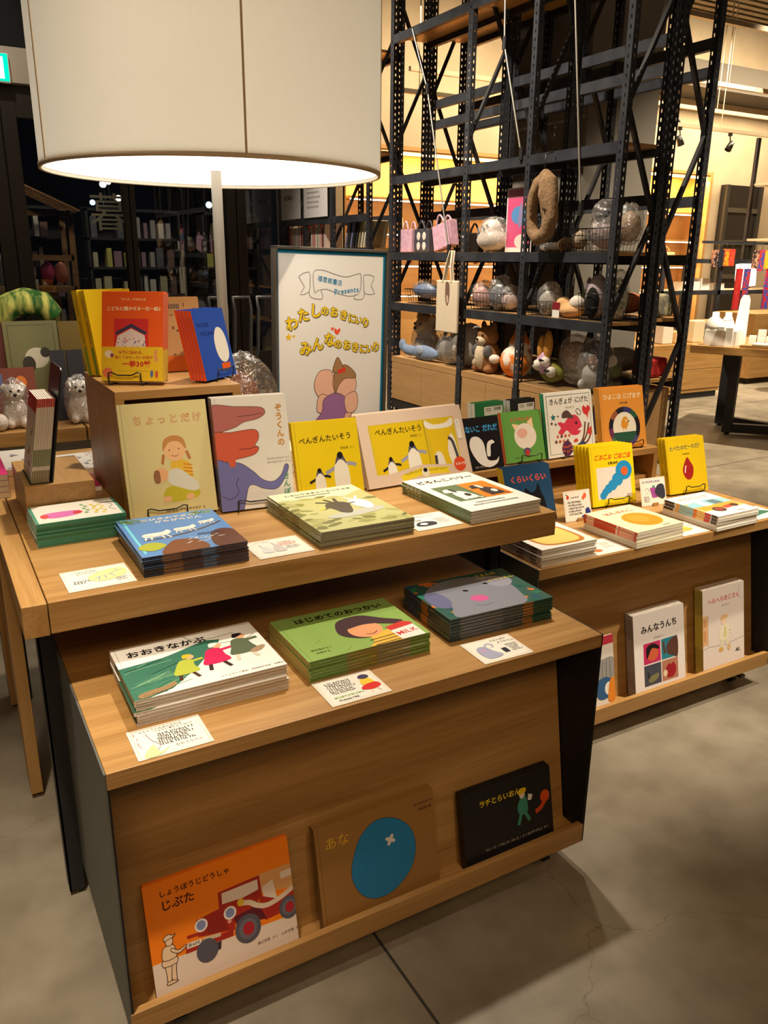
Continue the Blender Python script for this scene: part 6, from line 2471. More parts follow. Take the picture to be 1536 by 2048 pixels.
soft('bagged_goods', 'pale green wrapped pouches on the rear rack', 'pouch', (4.3, 4.5, 1.012), [('pouch', fur('pistachio_cloth', (170, 184, 130)), [((0, 0, .09), (.1, .14, .09), .06)])])
soft('bagged_goods', 'folded grey blanket on the rear rack shelf', 'blanket', (4.3, 4.2, .615), [('blanket', fur('felt_grey', (150, 146, 140)), [((0, 0, .08), (.12, .18, .08), .05)])])
soft('bagged_goods', 'lime green wrapped cloth beside the grey blanket', 'cloth', (4.28, 4.51, .615), [('cloth', fur('lime_cloth', (150, 170, 70)), [((0, 0, .08), (.1, .12, .08), .05)])])

# magazines and notices on the far rack
rnd = random.Random(31)
k = 0
for ya, yb in ((8.46, 9.0), (8.02, 8.39)):
    y = ya
    while y < yb - .02:
        w = rnd.uniform(.014, .03)
        h = rnd.uniform(.2, .26)
        o = MB()
        c = rnd.choice([(214, 200, 196), (206, 90, 70), (226, 214, 206), (150, 120, 120), (196, 160, 140), (120, 60, 56), (230, 226, 220)])
        o.box(-.1, .1, 0, w - .002, 0, h, ink(c))
        q = o.build('magazine')
        q.location = (3.9, y, 1.456)
        tag(q, 'thin magazine standing spine out in the row on the far dark rack', 'magazine', 'magazines standing on the far rack')
        y += w
for lab, ya, yb, z0, z1, rows in (('white notice sheet hanging on the far rack, left of the pair', 8.47, 9.0, 1.76, 2.14, 0), ('white notice sheet with several text lines, right of the pair', 7.80, 8.38, 1.76, 2.14, 6)):
    t = thing('notice_sheet', lab, 'notice', (3.725, yb, z0))
    Mx = Matrix.Rotation(-PI / 2, 4, 'Z') @ Matrix.Rotation(PI / 2, 4, 'X')
    m = MB()
    w, h = yb - ya, z1 - z0
    m.box(0, w, 0, h, -.002, 0, mat('notice_paper', (226, 222, 226), .6), Mx)
    A = Art(w, h)
    if rows:
        A.scribble(12, 8, 60, 6, 8, (150, 146, 150), 3, 1.2, .8)
    else:
        A.T('親子で読む本', 18, 26, 9, (90, 88, 92), .01) if False else A.scribble(16, 30, 62, 1, 8, (90, 88, 92), 4, 3.2, 1.6)
    A.emit(m, .0004, False, M=Mx)
    m.build('paper', t)
rnd = random.Random(5)
for i in range(9):
    w = .03
    m = MB()
    c = rnd.choice([(60, 56, 60), (120, 130, 170), (206, 200, 180), (40, 40, 44), (150, 140, 110)])
    m.box(-.1, .1, 0, w - .004, 0, .25, ink(c), Matrix.Rotation(.3, 4, 'X'))
    q = m.build('magazine')
    q.location = (3.9, 7.1 + .055 * i, 1.456 + .0)
    tag(q, 'dark record sleeve leaning in the row at the right of the far rack', 'record sleeve', 'leaning sleeves on the far rack')

# ------------------------------------------------------------------ the glowing alcove in the back wall
ALC = oak('alcove_oak', 0, (0.62, 0.36, 0.13), (0.52, 0.28, 0.09), .5, .3)
mb = MB()
mb.box(4.62, 10.95, 9.62, 9.66, 0, 2.62, ALC)
mb.box(4.62, 10.95, 9.2, 9.66, 2.6, 2.64, ALC)
mb.box(4.60, 4.64, 9.2, 9.66, 0, 2.62, ALC)
mb.box(10.91, 10.95, 9.18, 9.66, 0, 2.62, ALC)
struct('wall_alcove', mb)
mb = MB()
mb.box(4.62, 10.97, 9.185, 9.215, 2.62, 2.665, ALC)
mb.box(10.93, 10.97, 9.185, 9.215, 0, 2.62, ALC)
struct('trim_alcove', mb)
LED = emitter('warm_led', (255, 196, 110), 22.0)
LEDW = emitter('shelf_led', (255, 232, 190), 14.0)
for i, z in enumerate((2.05, 1.65, 1.27, .9)):
    t = thing('alcove_shelf', ['highest lit shelf across the glowing orange alcove', 'second lit shelf down in the glowing orange alcove', 'third lit shelf down in the glowing orange alcove', 'lowest shelf in the glowing orange alcove'][i], 'shelf', (7.8, 9.45, z))
    m = MB()
    m.box(-3.1, 3.1, -.2, .165, 0, .028, ALC)
    m.build('shelf_board', t)
    m = MB()
    m.box(-3.05, 3.05, -.17, -.145, -.012, -.0005, LEDW)
    m.build('led_strip', t)
t = thing('cove_light', 'glowing light strip along the top of the orange alcove', 'light strip', (7.8, 9.26, 2.575))
m = MB()
m.box(-3.1, 3.1, -.02, .02, 0, .02, LED)
m.build('led_strip', t)
area('alcove_glow', (6.2, 9.24, 2.55), (6.2, 9.6, 1.2), 55, 3.0, .08, (1.0, .60, .22))
area('alcove_glow', (9.4, 9.24, 2.55), (9.4, 9.6, 1.2), 55, 3.0, .08, (1.0, .60, .22))
rnd = random.Random(14)
for i in range(16):
    x = 5.3 + i * .13 + rnd.uniform(-.02, .02)
    z = (1.678, 1.298)[i % 2]
    t = MB()
    h = rnd.uniform(.12, .2)
    r = rnd.uniform(.025, .035)
    t.lathe([(0, .001), (r, .001), (r, h * .6), (r * .4, h * .75), (r * .4, h), (0, h)], (0, 0, 0), ink(rnd.choice([(226, 206, 160), (206, 150, 70), (150, 90, 40), (232, 226, 210)])), 14)
    o = t.build('small_bottle')
    o.location = (x, 9.42, z)
    tag(o, 'tiny bottle standing on a lit alcove shelf behind the racks', 'bottle', 'small bottles in the orange alcove')
for x, lab, c in ((9.55, 'pale round handbag with a red dot on the alcove shelf', (226, 206, 180)), (10.35, 'cream mini handbag at the right end of the alcove', (216, 200, 150))):
    t = thing('small_handbag', lab, 'bag', (x, 9.4, 1.678 - .38))
    m = MB()
    m.box(-.16, .16, -.05, .05, .001, .2, ink(c))
    m.build('bag_body', t, .02, 3)
    m = MB()
    m.tube([(-.08 + .16 * k / 8, 0, .2 + .08 * math.sin(PI * k / 8)) for k in range(9)], .008, ink(c), 6)
    m.build('handle', t)

# dark recess with racking seen to the right of the alcove
t = thing('dark_display_case', 'dark glazed display case right of the orange alcove', 'display case', (11.6, 9.1, 0))
m = MB()
m.box(-.42, .42, 0, .09, .0, 2.5, mat('smoke_case', (40, 38, 36), .3))
m.build('case_body', t)
for z in (1.1, 1.62, 2.1):
    m = MB()
    m.box(-.42, .42, -.03, 0, z, z + .07, mat('case_rail', (86, 80, 68), .5))
    m.build('case_rail', t)
for x in (-.43, .36):
    m = MB()
    m.box(x, x + .07, -.04, 0, 0, 2.5, mat('case_frame', (60, 56, 50), .5))
    m.build('case_frame', t)

# steel shelf unit with bright goods and scarves
t = thing('steel_display_shelf', 'open dark steel display shelf with bright lit tops, far right', 'display shelf', (9.1, 7.3, 0))
for x in (-1.35, -.35, .75, 1.6):
    for y in (-.25, .3):
        m = MB()
        m.box(x - .025, x + .025, y - .02, y + .02, 0, 2.9 if x > .6 else 1.42, STEEL2)
        m.build('post', t)
for z, x0, x1 in ((1.39, -1.4, .8), (1.02, -1.4, 1.65), (.62, -1.4, .5), (1.66, .75, 1.65), (2.35, .75, 1.65)):
    m = MB()
    m.box(x0, x1, -.27, -.23, z - .05, z, STEEL2)
    m.build('shelf_beam', t)
    m = MB()
    m.box(x0, x1, -.23, .3, z - .03, z - .002, mat('pale_shelf', (222, 210, 190), .6))
    m.build('shelf_board', t)
t = thing('light_box', 'bright white lit display panel on the steel shelf', 'light box', (9.45, 7.2, 1.05))
m = MB()
m.box(-.18, .18, -.02, .02, .0, .3, emitter('lightbox', (255, 236, 200), 2.6), Matrix.Rotation(-.1, 4, 'Y'))
m.build('lit_panel', t)
for i, (x, w, h) in enumerate(((8.35, .3, .1), (8.6, .16, .14), (8.85, .2, .08))):
    t = MB()
    t.box(-w / 2, w / 2, -.08, .08, 0, h, WHITE)
    o = t.build('white_carton', bevel=.004)
    o.location = (x, 7.2, 1.021)
    tag(o, ['wide flat white carton under the steel shelf light', 'tall white carton between two flat ones on the steel shelf', 'low white carton nearest the lit white panel'][i], 'carton')
SC_COL = [(196, 60, 50), (230, 180, 40), (206, 90, 60), (60, 80, 170), (226, 130, 40), (200, 150, 120), (44, 44, 56), (226, 190, 60), (190, 40, 50)]
for i, (x, c, c2, z, ln) in enumerate(((8.56, 6, 5, 1.5, .2), (8.66, 6, 6, 1.5, .2), (8.755, 1, 2, 1.51, .2), (8.86, 2, 0, 1.51, .2), (9.05, 0, 8, 1.28, .5), (9.32, 5, 6, 1.5, .22), (9.43, 3, 0, 1.51, .26), (9.55, 1, 7, 1.5, .22), (9.2, 0, 3, 1.28, .5), (9.62, 3, 8, 1.28, .5))):
    t = thing('hanging_scarf', ['black dotted scarf, first of the hanging row by the alcove', 'black plain scarf next to the dotted one', 'yellow and red patterned scarf beside the display case', 'coral red patterned scarf, right of the yellow one', 'red scarf hanging under the lit white panel', 'beige scarf left of the blue one at the far end', 'blue and red patterned scarf at the far end', 'yellow patterned scarf, last in the upper row', 'red and blue scarf in the lower row', 'blue scarf with red in the lower row, last'][i], 'scarf', (x, 7.0, z), 0, 'patterned scarves on the steel shelf')
    m = MB()
    n = 12
    prof = [(-.05 + .1 * k / n, .014 * math.sin(k * 1.9)) for k in range(n + 1)]
    out = prof + [(a, b_ + .008) for a, b_ in reversed(prof)]
    m.prism(out, -ln, 0, noisy('scarf_%d' % i, SC_COL[c], SC_COL[c2], 22, .9, pos=(.46, .54)))
    m.build('cloth', t)
    m = MB()
    m.tube([(0, .0, -.005), (0, 0, .06), (0, .03, .075)], .004, WIRE, 5)
    m.build('hook', t)
t = thing('scarf_rail', 'black steel rail from which the patterned scarves hang', 'rail', (9.1, 7.03, 1.57))
m = MB()
m.box(-.75, .85, -.012, .012, 0, .03, STEEL2)
m.build('rail_bar', t)

# drawers and cart behind
t = thing('drawer_cabinet', 'long low oak drawer cabinet in front of the steel shelf', 'cabinet', (6.35, 5.95, 0))
m = MB()
m.box(-.95, .95, -.24, .25, .06, .56, OAKX)
m.build('cabinet_body', t, .002)
for x in (-.94, -.30, .33):
    for z0, z1 in ((.1, .3), (.305, .5)):
        m = MB()
        m.box(x, x + .61, -.252, -.241, z0, z1, OAKX)
        m.build('drawer', t, .001)
m = MB()
m.box(-.93, .93, -.22, .23, 0, .06, STEEL)
m.build('plinth', t)
for i, (x, w, h, c) in enumerate(((7.0, .16, .22, (222, 206, 170)), (6.75, .18, .12, (206, 170, 120)), (6.55, .14, .2, (226, 214, 196)))):
    m = MB()
    m.box(-w / 2, w / 2, -.06, .06, 0, h, ink(c), )
    o = m.build('paper_bag', bevel=.01)
    o.location = (x, 5.86, .5605)
    tag(o, ['cream gift bag at the right end of the drawer cabinet', 'flat tan parcel on the drawer cabinet', 'pale gift bag left of the tan parcel on the drawers'][i], 'gift bag')
t = thing('rolling_oak_box', 'tall oak box on casters at the far right', 'cart', (8.62, 6.35, 0))
m = MB()
m.box(-.36, .8, -.25, .3, .07, .8, OAKX)
m.build('box_body', t, .003)
for x in (-.28, .3, .7):
    m = MB()
    m.lathe([(0, -.012), (.035, -.012), (.035, .012), (0, .012)], (x, -.18, .035), BLACK, 16, M=Matrix.Rotation(PI / 2, 3, 'Y'))
    m.build('caster', t)

# near right table with white jewellery stands
e = Vector((.436, -.9, 0)).normalized()
dv = Vector((.9, .436, 0)).normalized()
t = thing('long_oak_table', 'oak topped table on black crossed steel legs, right', 'table', (5.12, 4.31, 0), math.atan2(e.y, e.x))
# local x runs along the near edge, local y away from it
m = MB()
m.box(0, 1.9, 0, 1.05, .692, .75, OAKX)
m.build('tabletop', t, .002)
for x, y in ((.10, .88), (.24, .52)):
    m = MB()
    m.box(x - .035, x + .035, y - .035, y + .035, .018, .691, STEEL)
    m.build('leg', t)
    m = MB()
    m.lathe([(0, 0), (.02, 0), (.02, .018), (0, .018)], (x, y, 0), BLACK, 10)
    m.build('foot', t)
for a, b_ in (((.10, .88), (1.3, .5)), ((.24, .52), (1.3, .9))):
    m = MB()
    m.beam((*a, .055), (*b_, .055), .06, .07, STEEL)
    m.build('cross_rail', t)
RM = Matrix.Translation((5.12, 4.31, 0)) @ Matrix.Rotation(math.atan2(e.y, e.x), 4, 'Z')


def on_table(name, label, cat, x, y, z=.7505, group=None):
    p = RM @ Vector((x, y, z))
    return thing(name, label, cat, p, math.atan2(e.y, e.x), group)


GLW = mat('gloss_white', (232, 228, 222), .4)
t = on_table('display_plinth', 'white box plinth under the jewellery stands on the right table', 'plinth', .18, .14)
m = MB()
m.box(-.1, .13, -.09, .16, 0, .115, GLW)
m.build('plinth_box', t, .002)
for i, (x, y, lab) in enumerate(((.13, .12, 'round shouldered white necklace bust, left on the plinth'), (.20, .22, 'flared white necklace bust, right on the plinth'))):
    t = on_table('necklace_bust', lab, 'necklace bust', x, y, .866)
    m = MB()
    m.lathe([(0, 0), (.07, 0), (.068, .03), (.05, .075), (.026, .095), (.024, .13), (0, .13)] if i == 0 else [(0, 0), (.062, 0), (.055, .03), (.034, .08), (.024, .1), (.024, .125), (0, .125)], (0, 0, 0), GLW, 24)
    m.build('bust_body', t)
    m = MB()
    m.tube([(.042 * math.cos(a), .042 * math.sin(a), .085 - .03 * (1 - math.cos(a)) / 2) for a in (2 * PI * k / 20 for k in range(20))], .002, CHROME, 5, closed=True)
    m.build('necklace', t)
t = on_table('necklace_board', 'tall rounded white necklace board leaning behind the busts', 'necklace board', .30, .20)
m = MB()
m.prism([(-.05, 0), (.05, 0), (.035, .34), (.02, .375), (-.02, .375), (-.035, .34)], 0, .012, GLW, Matrix.Rotation(1.3, 4, 'X') if False else Matrix.Rotation(math.radians(80), 4, 'X'))
m.build('board', t)
for i in range(6):
    t = on_table('white_jewel_box', ['small white box under the flared bust', 'second small white box by the necklace board', 'small white carton, first of the row on the right table', 'small white carton, second of the row on the right table', 'small white carton, third of the row on the right table', 'white folded-top carton standing on the row of cartons'][i], 'small box', (.2, .26, .40, .46, .52, .46)[i], (.04, .05, .20, .20, .20, .2)[i], (.866, .7505, .7505, .7505, .7505, .8315)[i])
    m = MB()
    h = (.03, .14, .08, .08, .08, .045)[i]
    m.box(-.026, .026, -.02, .025, 0, h, GLW)
    m.build('carton', t, .002)
t = on_table('pattern_cloth', 'folded pale cloth on a wooden tray at the right table edge', 'cloth', .55, .06)
m = MB()
m.box(-.2, .3, -.05, .1, 0, .02, OAKX)
m.build('tray', t)
m = MB()
m.box(-.12, .3, -.04, .09, .0205, .035, noisy('pastel_cloth', (190, 206, 190), (226, 200, 190), 20, .9))
m.build('cloth', t, .006)
t = thing('grey_umbrella_display', 'folded dark grey umbrella fabric at the right picture edge', 'umbrella', (8.2, 5.6, 0))
m = MB()
m.lathe([(0, 1.3), (.1, 1.22), (.17, 1.1), (.02, .98)], (0, 0, 0), mat('umbrella_grey', (88, 84, 82), .8), 8, False)
m.tube([(0, 0, 0), (0, 0, 1.34)], .012, STEEL, 8)
m.build('umbrella_cloth', t)

# ceiling services over the right side: tracks, pipes, duct and spotlights
RAIL = mat('galvanised_rail', (176, 164, 140), .45, .4)
tracks = [('long lighting track nearest the ceiling at upper right', 6.0, 3.52, 5.6, 12.5), ('second lighting track below the ceiling deck at upper right', 6.8, 3.2, 5.2, 12.5), ('lower lighting track in front of the cream wall', 8.2, 3.26, 4.9, 13.0), ('lowest lighting track carrying spotlights before the cream wall', 8.0, 3.0, 4.6, 13.0)]
for lab, y, z, x0, x1 in tracks:
    t = thing('lighting_track', lab, 'lighting track', ((x0 + x1) / 2, y, z))
    m = MB()
    L = (x1 - x0) / 2
    m.box(-L, L, -.022, .022, 0, .045, RAIL)
    m.build('track_rail', t)
    for k in range(6):
        m = MB()
        x = -L + .3 + (2 * L - .6) * k / 5
        m.tube([(x, 0, .045), (x, 0, 5.9 - z)], .006, RAIL, 6)
        m.build('hanger_rod', t)


def tracklight(label, x, y, z, lit, tilt=.5, rz=0.0):
    t = thing('track_spotlight', label, 'spotlight', (x, y, z), rz, 'spotlights on the lighting tracks')
    m = MB()
    m.box(-.02, .02, -.02, .02, -.04, .0, BLACK)
    m.build('track_adapter', t)
    m = MB()
    m.tube([(0, 0, -.04), (.02, 0, -.12)], .008, BLACK, 6)
    m.build('arm', t)
    Mx = Matrix.Rotation(tilt, 3, 'Y')
    m = MB()
    m.lathe([(0, .06), (.035, .06), (.045, -.06), (.04, -.06), (.038, -.04)], (.02, 0, -.16), BLACK, 16, M=Mx)
    m.build('lamp_head', t)
    m = MB()
    m.lathe([(0, -.042), (.038, -.042)], (.02, 0, -.16), emitter('spot_lens', (255, 240, 214), 30.0) if lit else BLACK, 16, M=Mx)
    m.build('lens', t)


tracklight('dark unlit spotlight hanging in front of the cream wall', 9.78, 8.0, 3.0, False, .6)
tracklight('lit spotlight left of the dark one on the lowest track', 8.82, 8.0, 3.0, True, -.5)
tracklight('lit spotlight on the upper track beside the rack post', 8.95, 8.2, 3.26, True, -.4)
tracklight('lit spotlight at the upper right picture edge', 9.9, 6.8, 3.2, True, .8)
mb = MB()
GREYD = mat('duct_grey', (150, 138, 116), .6)
mb.box(7.2, 14.0, 8.5, 9.18, 3.62, 3.95, mat('duct_brown', (64, 58, 50), .7))
struct('beam_ceiling_services', mb)
t = thing('ceiling_air_unit', 'boxy pale ceiling air unit at the upper right corner', 'air unit', (9.2, 6.1, 3.3))
m = MB()
m.box(-.5, 1.4, -.5, .6, 0, .06, mat('unit_cream', (206, 186, 152), .6))
m.build('unit_grille', t)
m = MB()
m.box(-.35, 1.4, -.35, .5, .06, .5, GREYD)
m.build('unit_body', t)
for k, (x, y) in enumerate(((-.3, -.3), (1.2, -.3), (-.3, .45))):
    m = MB()
    m.tube([(x, y, .5), (x, y, 2.6)], .008, RAIL, 6)
    m.build('hanger_rod', t)
t = thing('water_pipe', 'bent grey pipe dropping from the ceiling at upper right', 'pipe', (8.7, 6.62, 3.98))
m = MB()
m.tube([(0, 0, 2.0), (0, 0, .3), (.02, 0, .1), (.1, 0, 0), (.6, 0, -.05)], .045, GREYD, 12)
m.build('pipe_run', t)
t = thing('perforated_baffle', 'slatted metal ceiling panel hung below the deck at upper right', 'ceiling panel', (8.6, 7.45, 4.2))
for k in range(8):
    m = MB()
    m.box(-1.6, 2.6, -.6 + .14 * k, -.52 + .14 * k, 0, .03, DECK)
    m.build('metal_slat', t)
m = MB()
for x in (-1.2, .4, 2.2):
    m.box(x, x + .05, -.62, .5, .03, .07, DECK)
    m.tube([(x + .025, 0, .07), (x + .025, 0, 1.7)], .008, RAIL, 6)
m.build('hanger_frame', t)

# ------------------------------------------------------------------ rear left display table and its goods
t = thing('rear_display_table', 'oak display table with bagged toys, behind the tall table at left', 'table', (-.2, 3.4, 0))
for x0, x1 in ((-1.4, .662), (.668, 1.0)):
    m = MB()
    m.box(x0 if x0 < 0 else x0, x1, -.425, .425, .73, .78, OAKX)
    m.build('tabletop_board', t, .002)
for x in (-1.3, .93):
    for y in (-.36, .36):
        m = MB()
        m.box(x - .025, x + .025, y - .025, y + .025, 0, .729, STEEL)
        m.build('leg', t)
DZ = .7805


def stand_card(name, label, cat, x0, x1, y, z0, z1, rgb, tilt=14, art=None, t_=.006, group=None):
    t = thing(name, label, cat, (x0, y, z0), 0, group)
    Mx = Matrix.Rotation(PI / 2 - math.radians(tilt), 4, 'X')
    w, h = x1 - x0, (z1 - z0) / math.cos(math.radians(tilt))
    m = MB()
    m.box(0, w, 0, h, -t_, 0, ink(rgb), Mx)
    if art:
        A = Art(w, h)
        art(A)
        A.emit(m, .0003, True, M=Mx)
    m.build('sheet', t)
    return t


def art_panda(A):
    A.L([(8, 8), (92, 8), (92, A.H - 8), (8, A.H - 8)], 1.2, (70, 66, 50), closed=True)
    A.E(56, 72, 22, 20, (196, 190, 170))
    A.E(40, 84, 12, 16, (46, 44, 42))
    A.E(72, 62, 9, 10, (46, 44, 42))


stand_card('framed_notebook', 'olive green notebook with a black and white animal, rear left table', 'notebook', .255, .44, 3.2, DZ, 1.13, (110, 110, 74), 10, art_panda, .02)
stand_card('card_folder', 'dark red card folder at the far left of the rear table', 'folder', .07, .285, 3.22, DZ, 1.12, (92, 44, 42), 8)
stand_card('card_folder', 'olive card folder right of the panda notebook', 'folder', .455, .62, 3.3, DZ, 1.12, (110, 90, 40), 8)
stand_card('navy_pouch', 'dark navy pouch, left one of the pair', 'pouch', .395, .445, 3.12, DZ, 1.03, (30, 34, 48), 12, None, .02)
stand_card('navy_pouch', 'dark navy pouch, right one of the pair', 'pouch', .45, .505, 3.12, DZ, 1.03, (30, 34, 48), 12, None, .02)


def art_brown(A):
    A.R(10, 8, 46, 26, (90, 100, 150))
    A.E(80, 22, 8, 10, (214, 116, 50))
    A.E(30, 60, 6, 6, (214, 180, 160))
    A.R(-1, 44, 102, 2, (90, 46, 40))


stand_card('card_folder', 'brown card set with orange and blue patches, rear left table', 'folder', .09, .335, 3.13, DZ, .975, (120, 60, 50), 12, art_brown)
stand_card('card_folder', 'pink card behind the oak box at the rear table', 'folder', .53, .6, 3.2, DZ, 1.05, (206, 160, 140), 10)
for i, (x, lab) in enumerate(((.25, 'white dog plush in a clear bag, left of the bookend'), (.462, 'white puppy plush in a clear bag, right of the bookend'))):
    soft('plush_dog', lab, 'plush toy', (x, 3.06, DZ), [
        ('body', SNOW, [((0, 0, .055), (.04, .035, .055)), ((-.022, -.025, .02), (.016, .02, .02)), ((.022, -.025, .02), (.016, .02, .02))], .006),
        ('head', SNOW, [((0, -.008, .125), (.034, .032, .032)), ((-.03, 0, .14), (.013, .012, .018)), ((.03, 0, .14), (.013, .012, .018))], .006),
        ('nose', DOT, [((0, -.041, .12), .006)]), ('eye', DOT, [((-.013, -.037, .134), .004)]), ('eye', DOT, [((.013, -.037, .134), .004)])],
        'white dog plush in clear bags', bag=((0, 0, .08), (.052, .046, .085)))
soft('plush_rock', 'small pale round plush at the far left table edge', 'plush toy', (.19, 3.02, DZ), [('body', SNOW, [((0, 0, .03), (.03, .03, .03))])])
t = thing('leaf_cushion', 'green and yellow striped gathered cushion on top of the rear cards', 'cushion', (.36, 3.42, DZ))
m = MB()
LEAF = noisy('leaf_stripe', (40, 96, 40), (206, 206, 110), 3.0, .8, .3, stretch=(9, 9, 1.2), pos=(.42, .62))
pts = [(-.11, 0, .33), (-.06, 0, .395), (.0, 0, .41), (.06, 0, .4), (.1, 0, .35)]
m.tube(pts, [.03, .05, .055, .05, .04], LEAF, 20)
for k in range(12):
    a = k / 11
m.build('cushion_body', t, remesh=.012, smoothit=2)
m = MB()
m.box(-.1, .12, -.05, .05, 0, .32, mat('cushion_stand', (70, 66, 54), .8))
m.build('stand', t)
t = thing('orange_banner', 'narrow coral banner at the far left edge of the rear table', 'banner', (.16, 3.6, DZ))
m = MB()
m.box(-.3, .055, -.005, .005, 0, .42, mat('coral', (206, 90, 70), .6))
m.build('banner_cloth', t)
# exit sign on the bulkhead
t = thing('exit_sign', 'green lit emergency exit sign on the pale bulkhead, upper left', 'exit sign', (.85, 8.98, 2.88))
m = MB()
m.box(-.22, .2, 0, .06, 0, .25, WHITE)
m.build('housing', t, .004)
m = MB()
m.box(-.21, .19, -.006, -.0005, .015, .24, emitter('exit_green', (0, 190, 150), 1.4))
m.build('green_panel', t)
m = MB()
WE = emitter('exit_white', (235, 255, 248), 1.6)
A = Art(.4, .225)
A.R(60, 6, 30, 46, WE)
A.E(44, 16, 4, 4, WE)
A.L([(44, 20), (40, 32), (48, 42), (46, 52)], 5, WE)
A.L([(40, 32), (30, 44)], 5, WE)
A.L([(43, 23), (54, 30)], 4, WE)
A.L([(43, 23), (32, 28)], 4, WE)
A.emit(m, 0, False, M=Matrix.Translation((-.21, -.0065, .015)) @ Matrix.Rotation(PI / 2, 4, 'X'))
m.build('running_figure', t)

# ------------------------------------------------------------------ dim goods put behind the dark glass in place of its reflections
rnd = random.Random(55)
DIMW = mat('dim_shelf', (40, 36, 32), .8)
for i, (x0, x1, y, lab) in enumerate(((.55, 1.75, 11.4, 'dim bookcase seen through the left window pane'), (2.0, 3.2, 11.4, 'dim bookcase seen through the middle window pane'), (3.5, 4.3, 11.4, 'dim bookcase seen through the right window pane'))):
    t = thing('dim_bookcase', lab, 'bookcase', ((x0 + x1) / 2, y, 0))  # solid stand-in for a bookcase reflected in the glass
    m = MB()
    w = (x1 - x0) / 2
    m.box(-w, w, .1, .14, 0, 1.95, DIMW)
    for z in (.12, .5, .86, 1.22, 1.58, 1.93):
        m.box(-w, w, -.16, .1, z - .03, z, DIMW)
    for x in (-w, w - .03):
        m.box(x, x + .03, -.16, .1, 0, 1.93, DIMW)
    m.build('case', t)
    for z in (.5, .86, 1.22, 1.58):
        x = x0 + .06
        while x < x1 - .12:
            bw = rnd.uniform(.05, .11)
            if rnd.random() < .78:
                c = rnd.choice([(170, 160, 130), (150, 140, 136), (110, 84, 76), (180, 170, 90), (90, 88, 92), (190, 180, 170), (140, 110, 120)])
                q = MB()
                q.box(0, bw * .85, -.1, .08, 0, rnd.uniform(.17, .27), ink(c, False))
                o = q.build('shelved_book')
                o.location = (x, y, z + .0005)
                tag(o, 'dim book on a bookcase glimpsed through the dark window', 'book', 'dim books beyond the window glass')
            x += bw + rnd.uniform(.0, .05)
t = thing('wooden_stall', 'slatted wooden stall with a sloping roof beyond the left window', 'stall', (1.3, 10.6, 0))  # set behind the pane to stand for a reflected stall
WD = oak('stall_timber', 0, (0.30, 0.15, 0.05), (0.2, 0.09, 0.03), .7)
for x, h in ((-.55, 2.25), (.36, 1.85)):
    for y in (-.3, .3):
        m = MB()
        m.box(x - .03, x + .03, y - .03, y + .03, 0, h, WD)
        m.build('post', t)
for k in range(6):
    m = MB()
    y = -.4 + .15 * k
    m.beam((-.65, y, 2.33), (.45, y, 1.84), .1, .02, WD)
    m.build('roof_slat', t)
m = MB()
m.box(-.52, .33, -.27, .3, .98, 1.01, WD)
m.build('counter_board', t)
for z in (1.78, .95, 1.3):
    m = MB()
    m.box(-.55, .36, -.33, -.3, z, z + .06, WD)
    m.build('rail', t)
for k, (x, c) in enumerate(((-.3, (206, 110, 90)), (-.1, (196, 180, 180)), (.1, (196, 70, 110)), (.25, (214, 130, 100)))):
    soft('dim_bag', ['dim orange bundle at the wooden stall', 'dim pale bundle at the wooden stall', 'dim pink bundle at the wooden stall', 'dim peach bundle at the wooden stall'][k], 'bundle', (1.3 + x, 10.6, 1.04), [('bundle', ink(c, False), [((0, 0, .12), (.08, .08, .12), .08)])])  # solid shapes in place of reflected bundles
t = thing('outdoor_bench', 'dim grey counter beyond the left window', 'counter', (1.45, 9.75, 0))  # solid block set behind the glass
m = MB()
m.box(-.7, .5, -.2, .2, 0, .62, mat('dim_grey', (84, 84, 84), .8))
m.build('counter_body', t, .03)
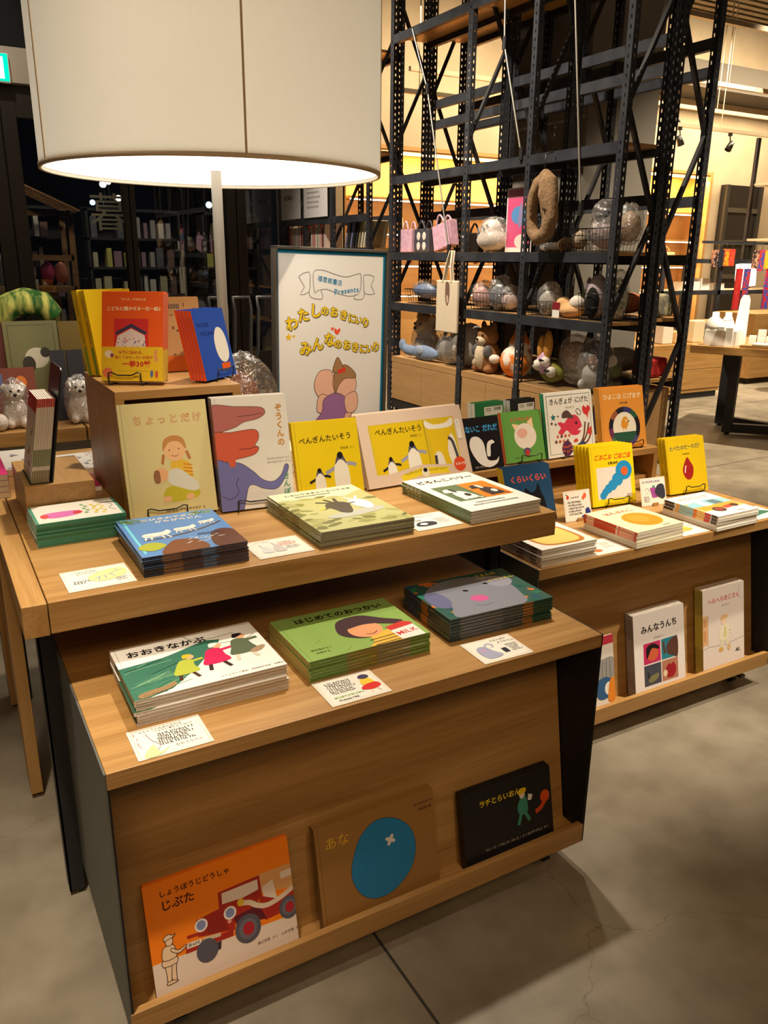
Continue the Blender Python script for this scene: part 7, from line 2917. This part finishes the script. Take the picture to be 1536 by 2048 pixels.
for x, y, z, c, s in ((2.60, 13.0, 2.35, (255, 240, 220), .05), (2.72, 13.2, 2.4, (255, 240, 220), .04), (2.45, 13.1, 2.1, (180, 230, 255), .04), (2.85, 13.2, 2.18, (255, 240, 220), .045), (4.14, 12.9, 2.12, (190, 235, 255), .05), (4.30, 12.9, 2.12, (255, 250, 240), .09), (2.42, 12.6, 1.9, (255, 170, 60), .035), (1.45, 12.4, 1.62, (255, 180, 70), .035)):
    o = thing('street_light', None, None, (x, y, 0))  # point of light set behind the glass
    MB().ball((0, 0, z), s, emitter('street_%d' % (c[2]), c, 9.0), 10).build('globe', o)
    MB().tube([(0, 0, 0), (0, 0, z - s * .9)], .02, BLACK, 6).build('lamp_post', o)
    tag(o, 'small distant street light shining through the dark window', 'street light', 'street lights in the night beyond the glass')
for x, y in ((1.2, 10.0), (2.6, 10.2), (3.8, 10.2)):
    spot('street_glow', (x, y - .4, 3.4), (x, 11.4, .8), 130, 80, .8, (1.0, .85, .65))  # added unseen spots that brighten the stand-ins behind the glass
spot('stall_glow', (1.5, 9.5, 3.2), (1.3, 10.6, 1.4), 60, 60, .8, (1.0, .75, .45))  # added for the stall alone, no lamp known there
# walking frames parked by the window
for i, x in enumerate((2.52, 2.66, 2.80)):
    t = thing('folded_trolley', ['folded grey trolley, first of three beside the poster', 'folded grey trolley, second of three beside the poster', 'folded grey trolley, third and nearest the poster'][i], 'trolley', (2.05 + .2 * i, 6.4, 0), .1)
    m = MB()
    G = mat('trolley_grey', (88, 88, 90), .4, .4)
    m.tube([(-.06, .2, .05), (-.05, .0, .5), (-.04, -.03, .95), (-.04, 0, 1.05), (.1, 0, 1.05), (.1, -.03, .95), (.09, .0, .5), (.08, .2, .05)], .014, G, 8)
    m.build('tube_frame', t)
    m = MB()
    m.box(-.05, .09, -.02, .02, .3, .62, BLACK)
    m.build('fabric_seat', t)
    for xx in (-.06, .08):
        m = MB()
        m.lathe([(0, -.012), (.05, -.012), (.05, .012), (0, .012)], (xx, .2, .05), BLACK, 14, M=Matrix.Rotation(PI / 2, 3, 'Y'))
        m.build('wheel', t)
bpy.data.scenes.remove(_TS)
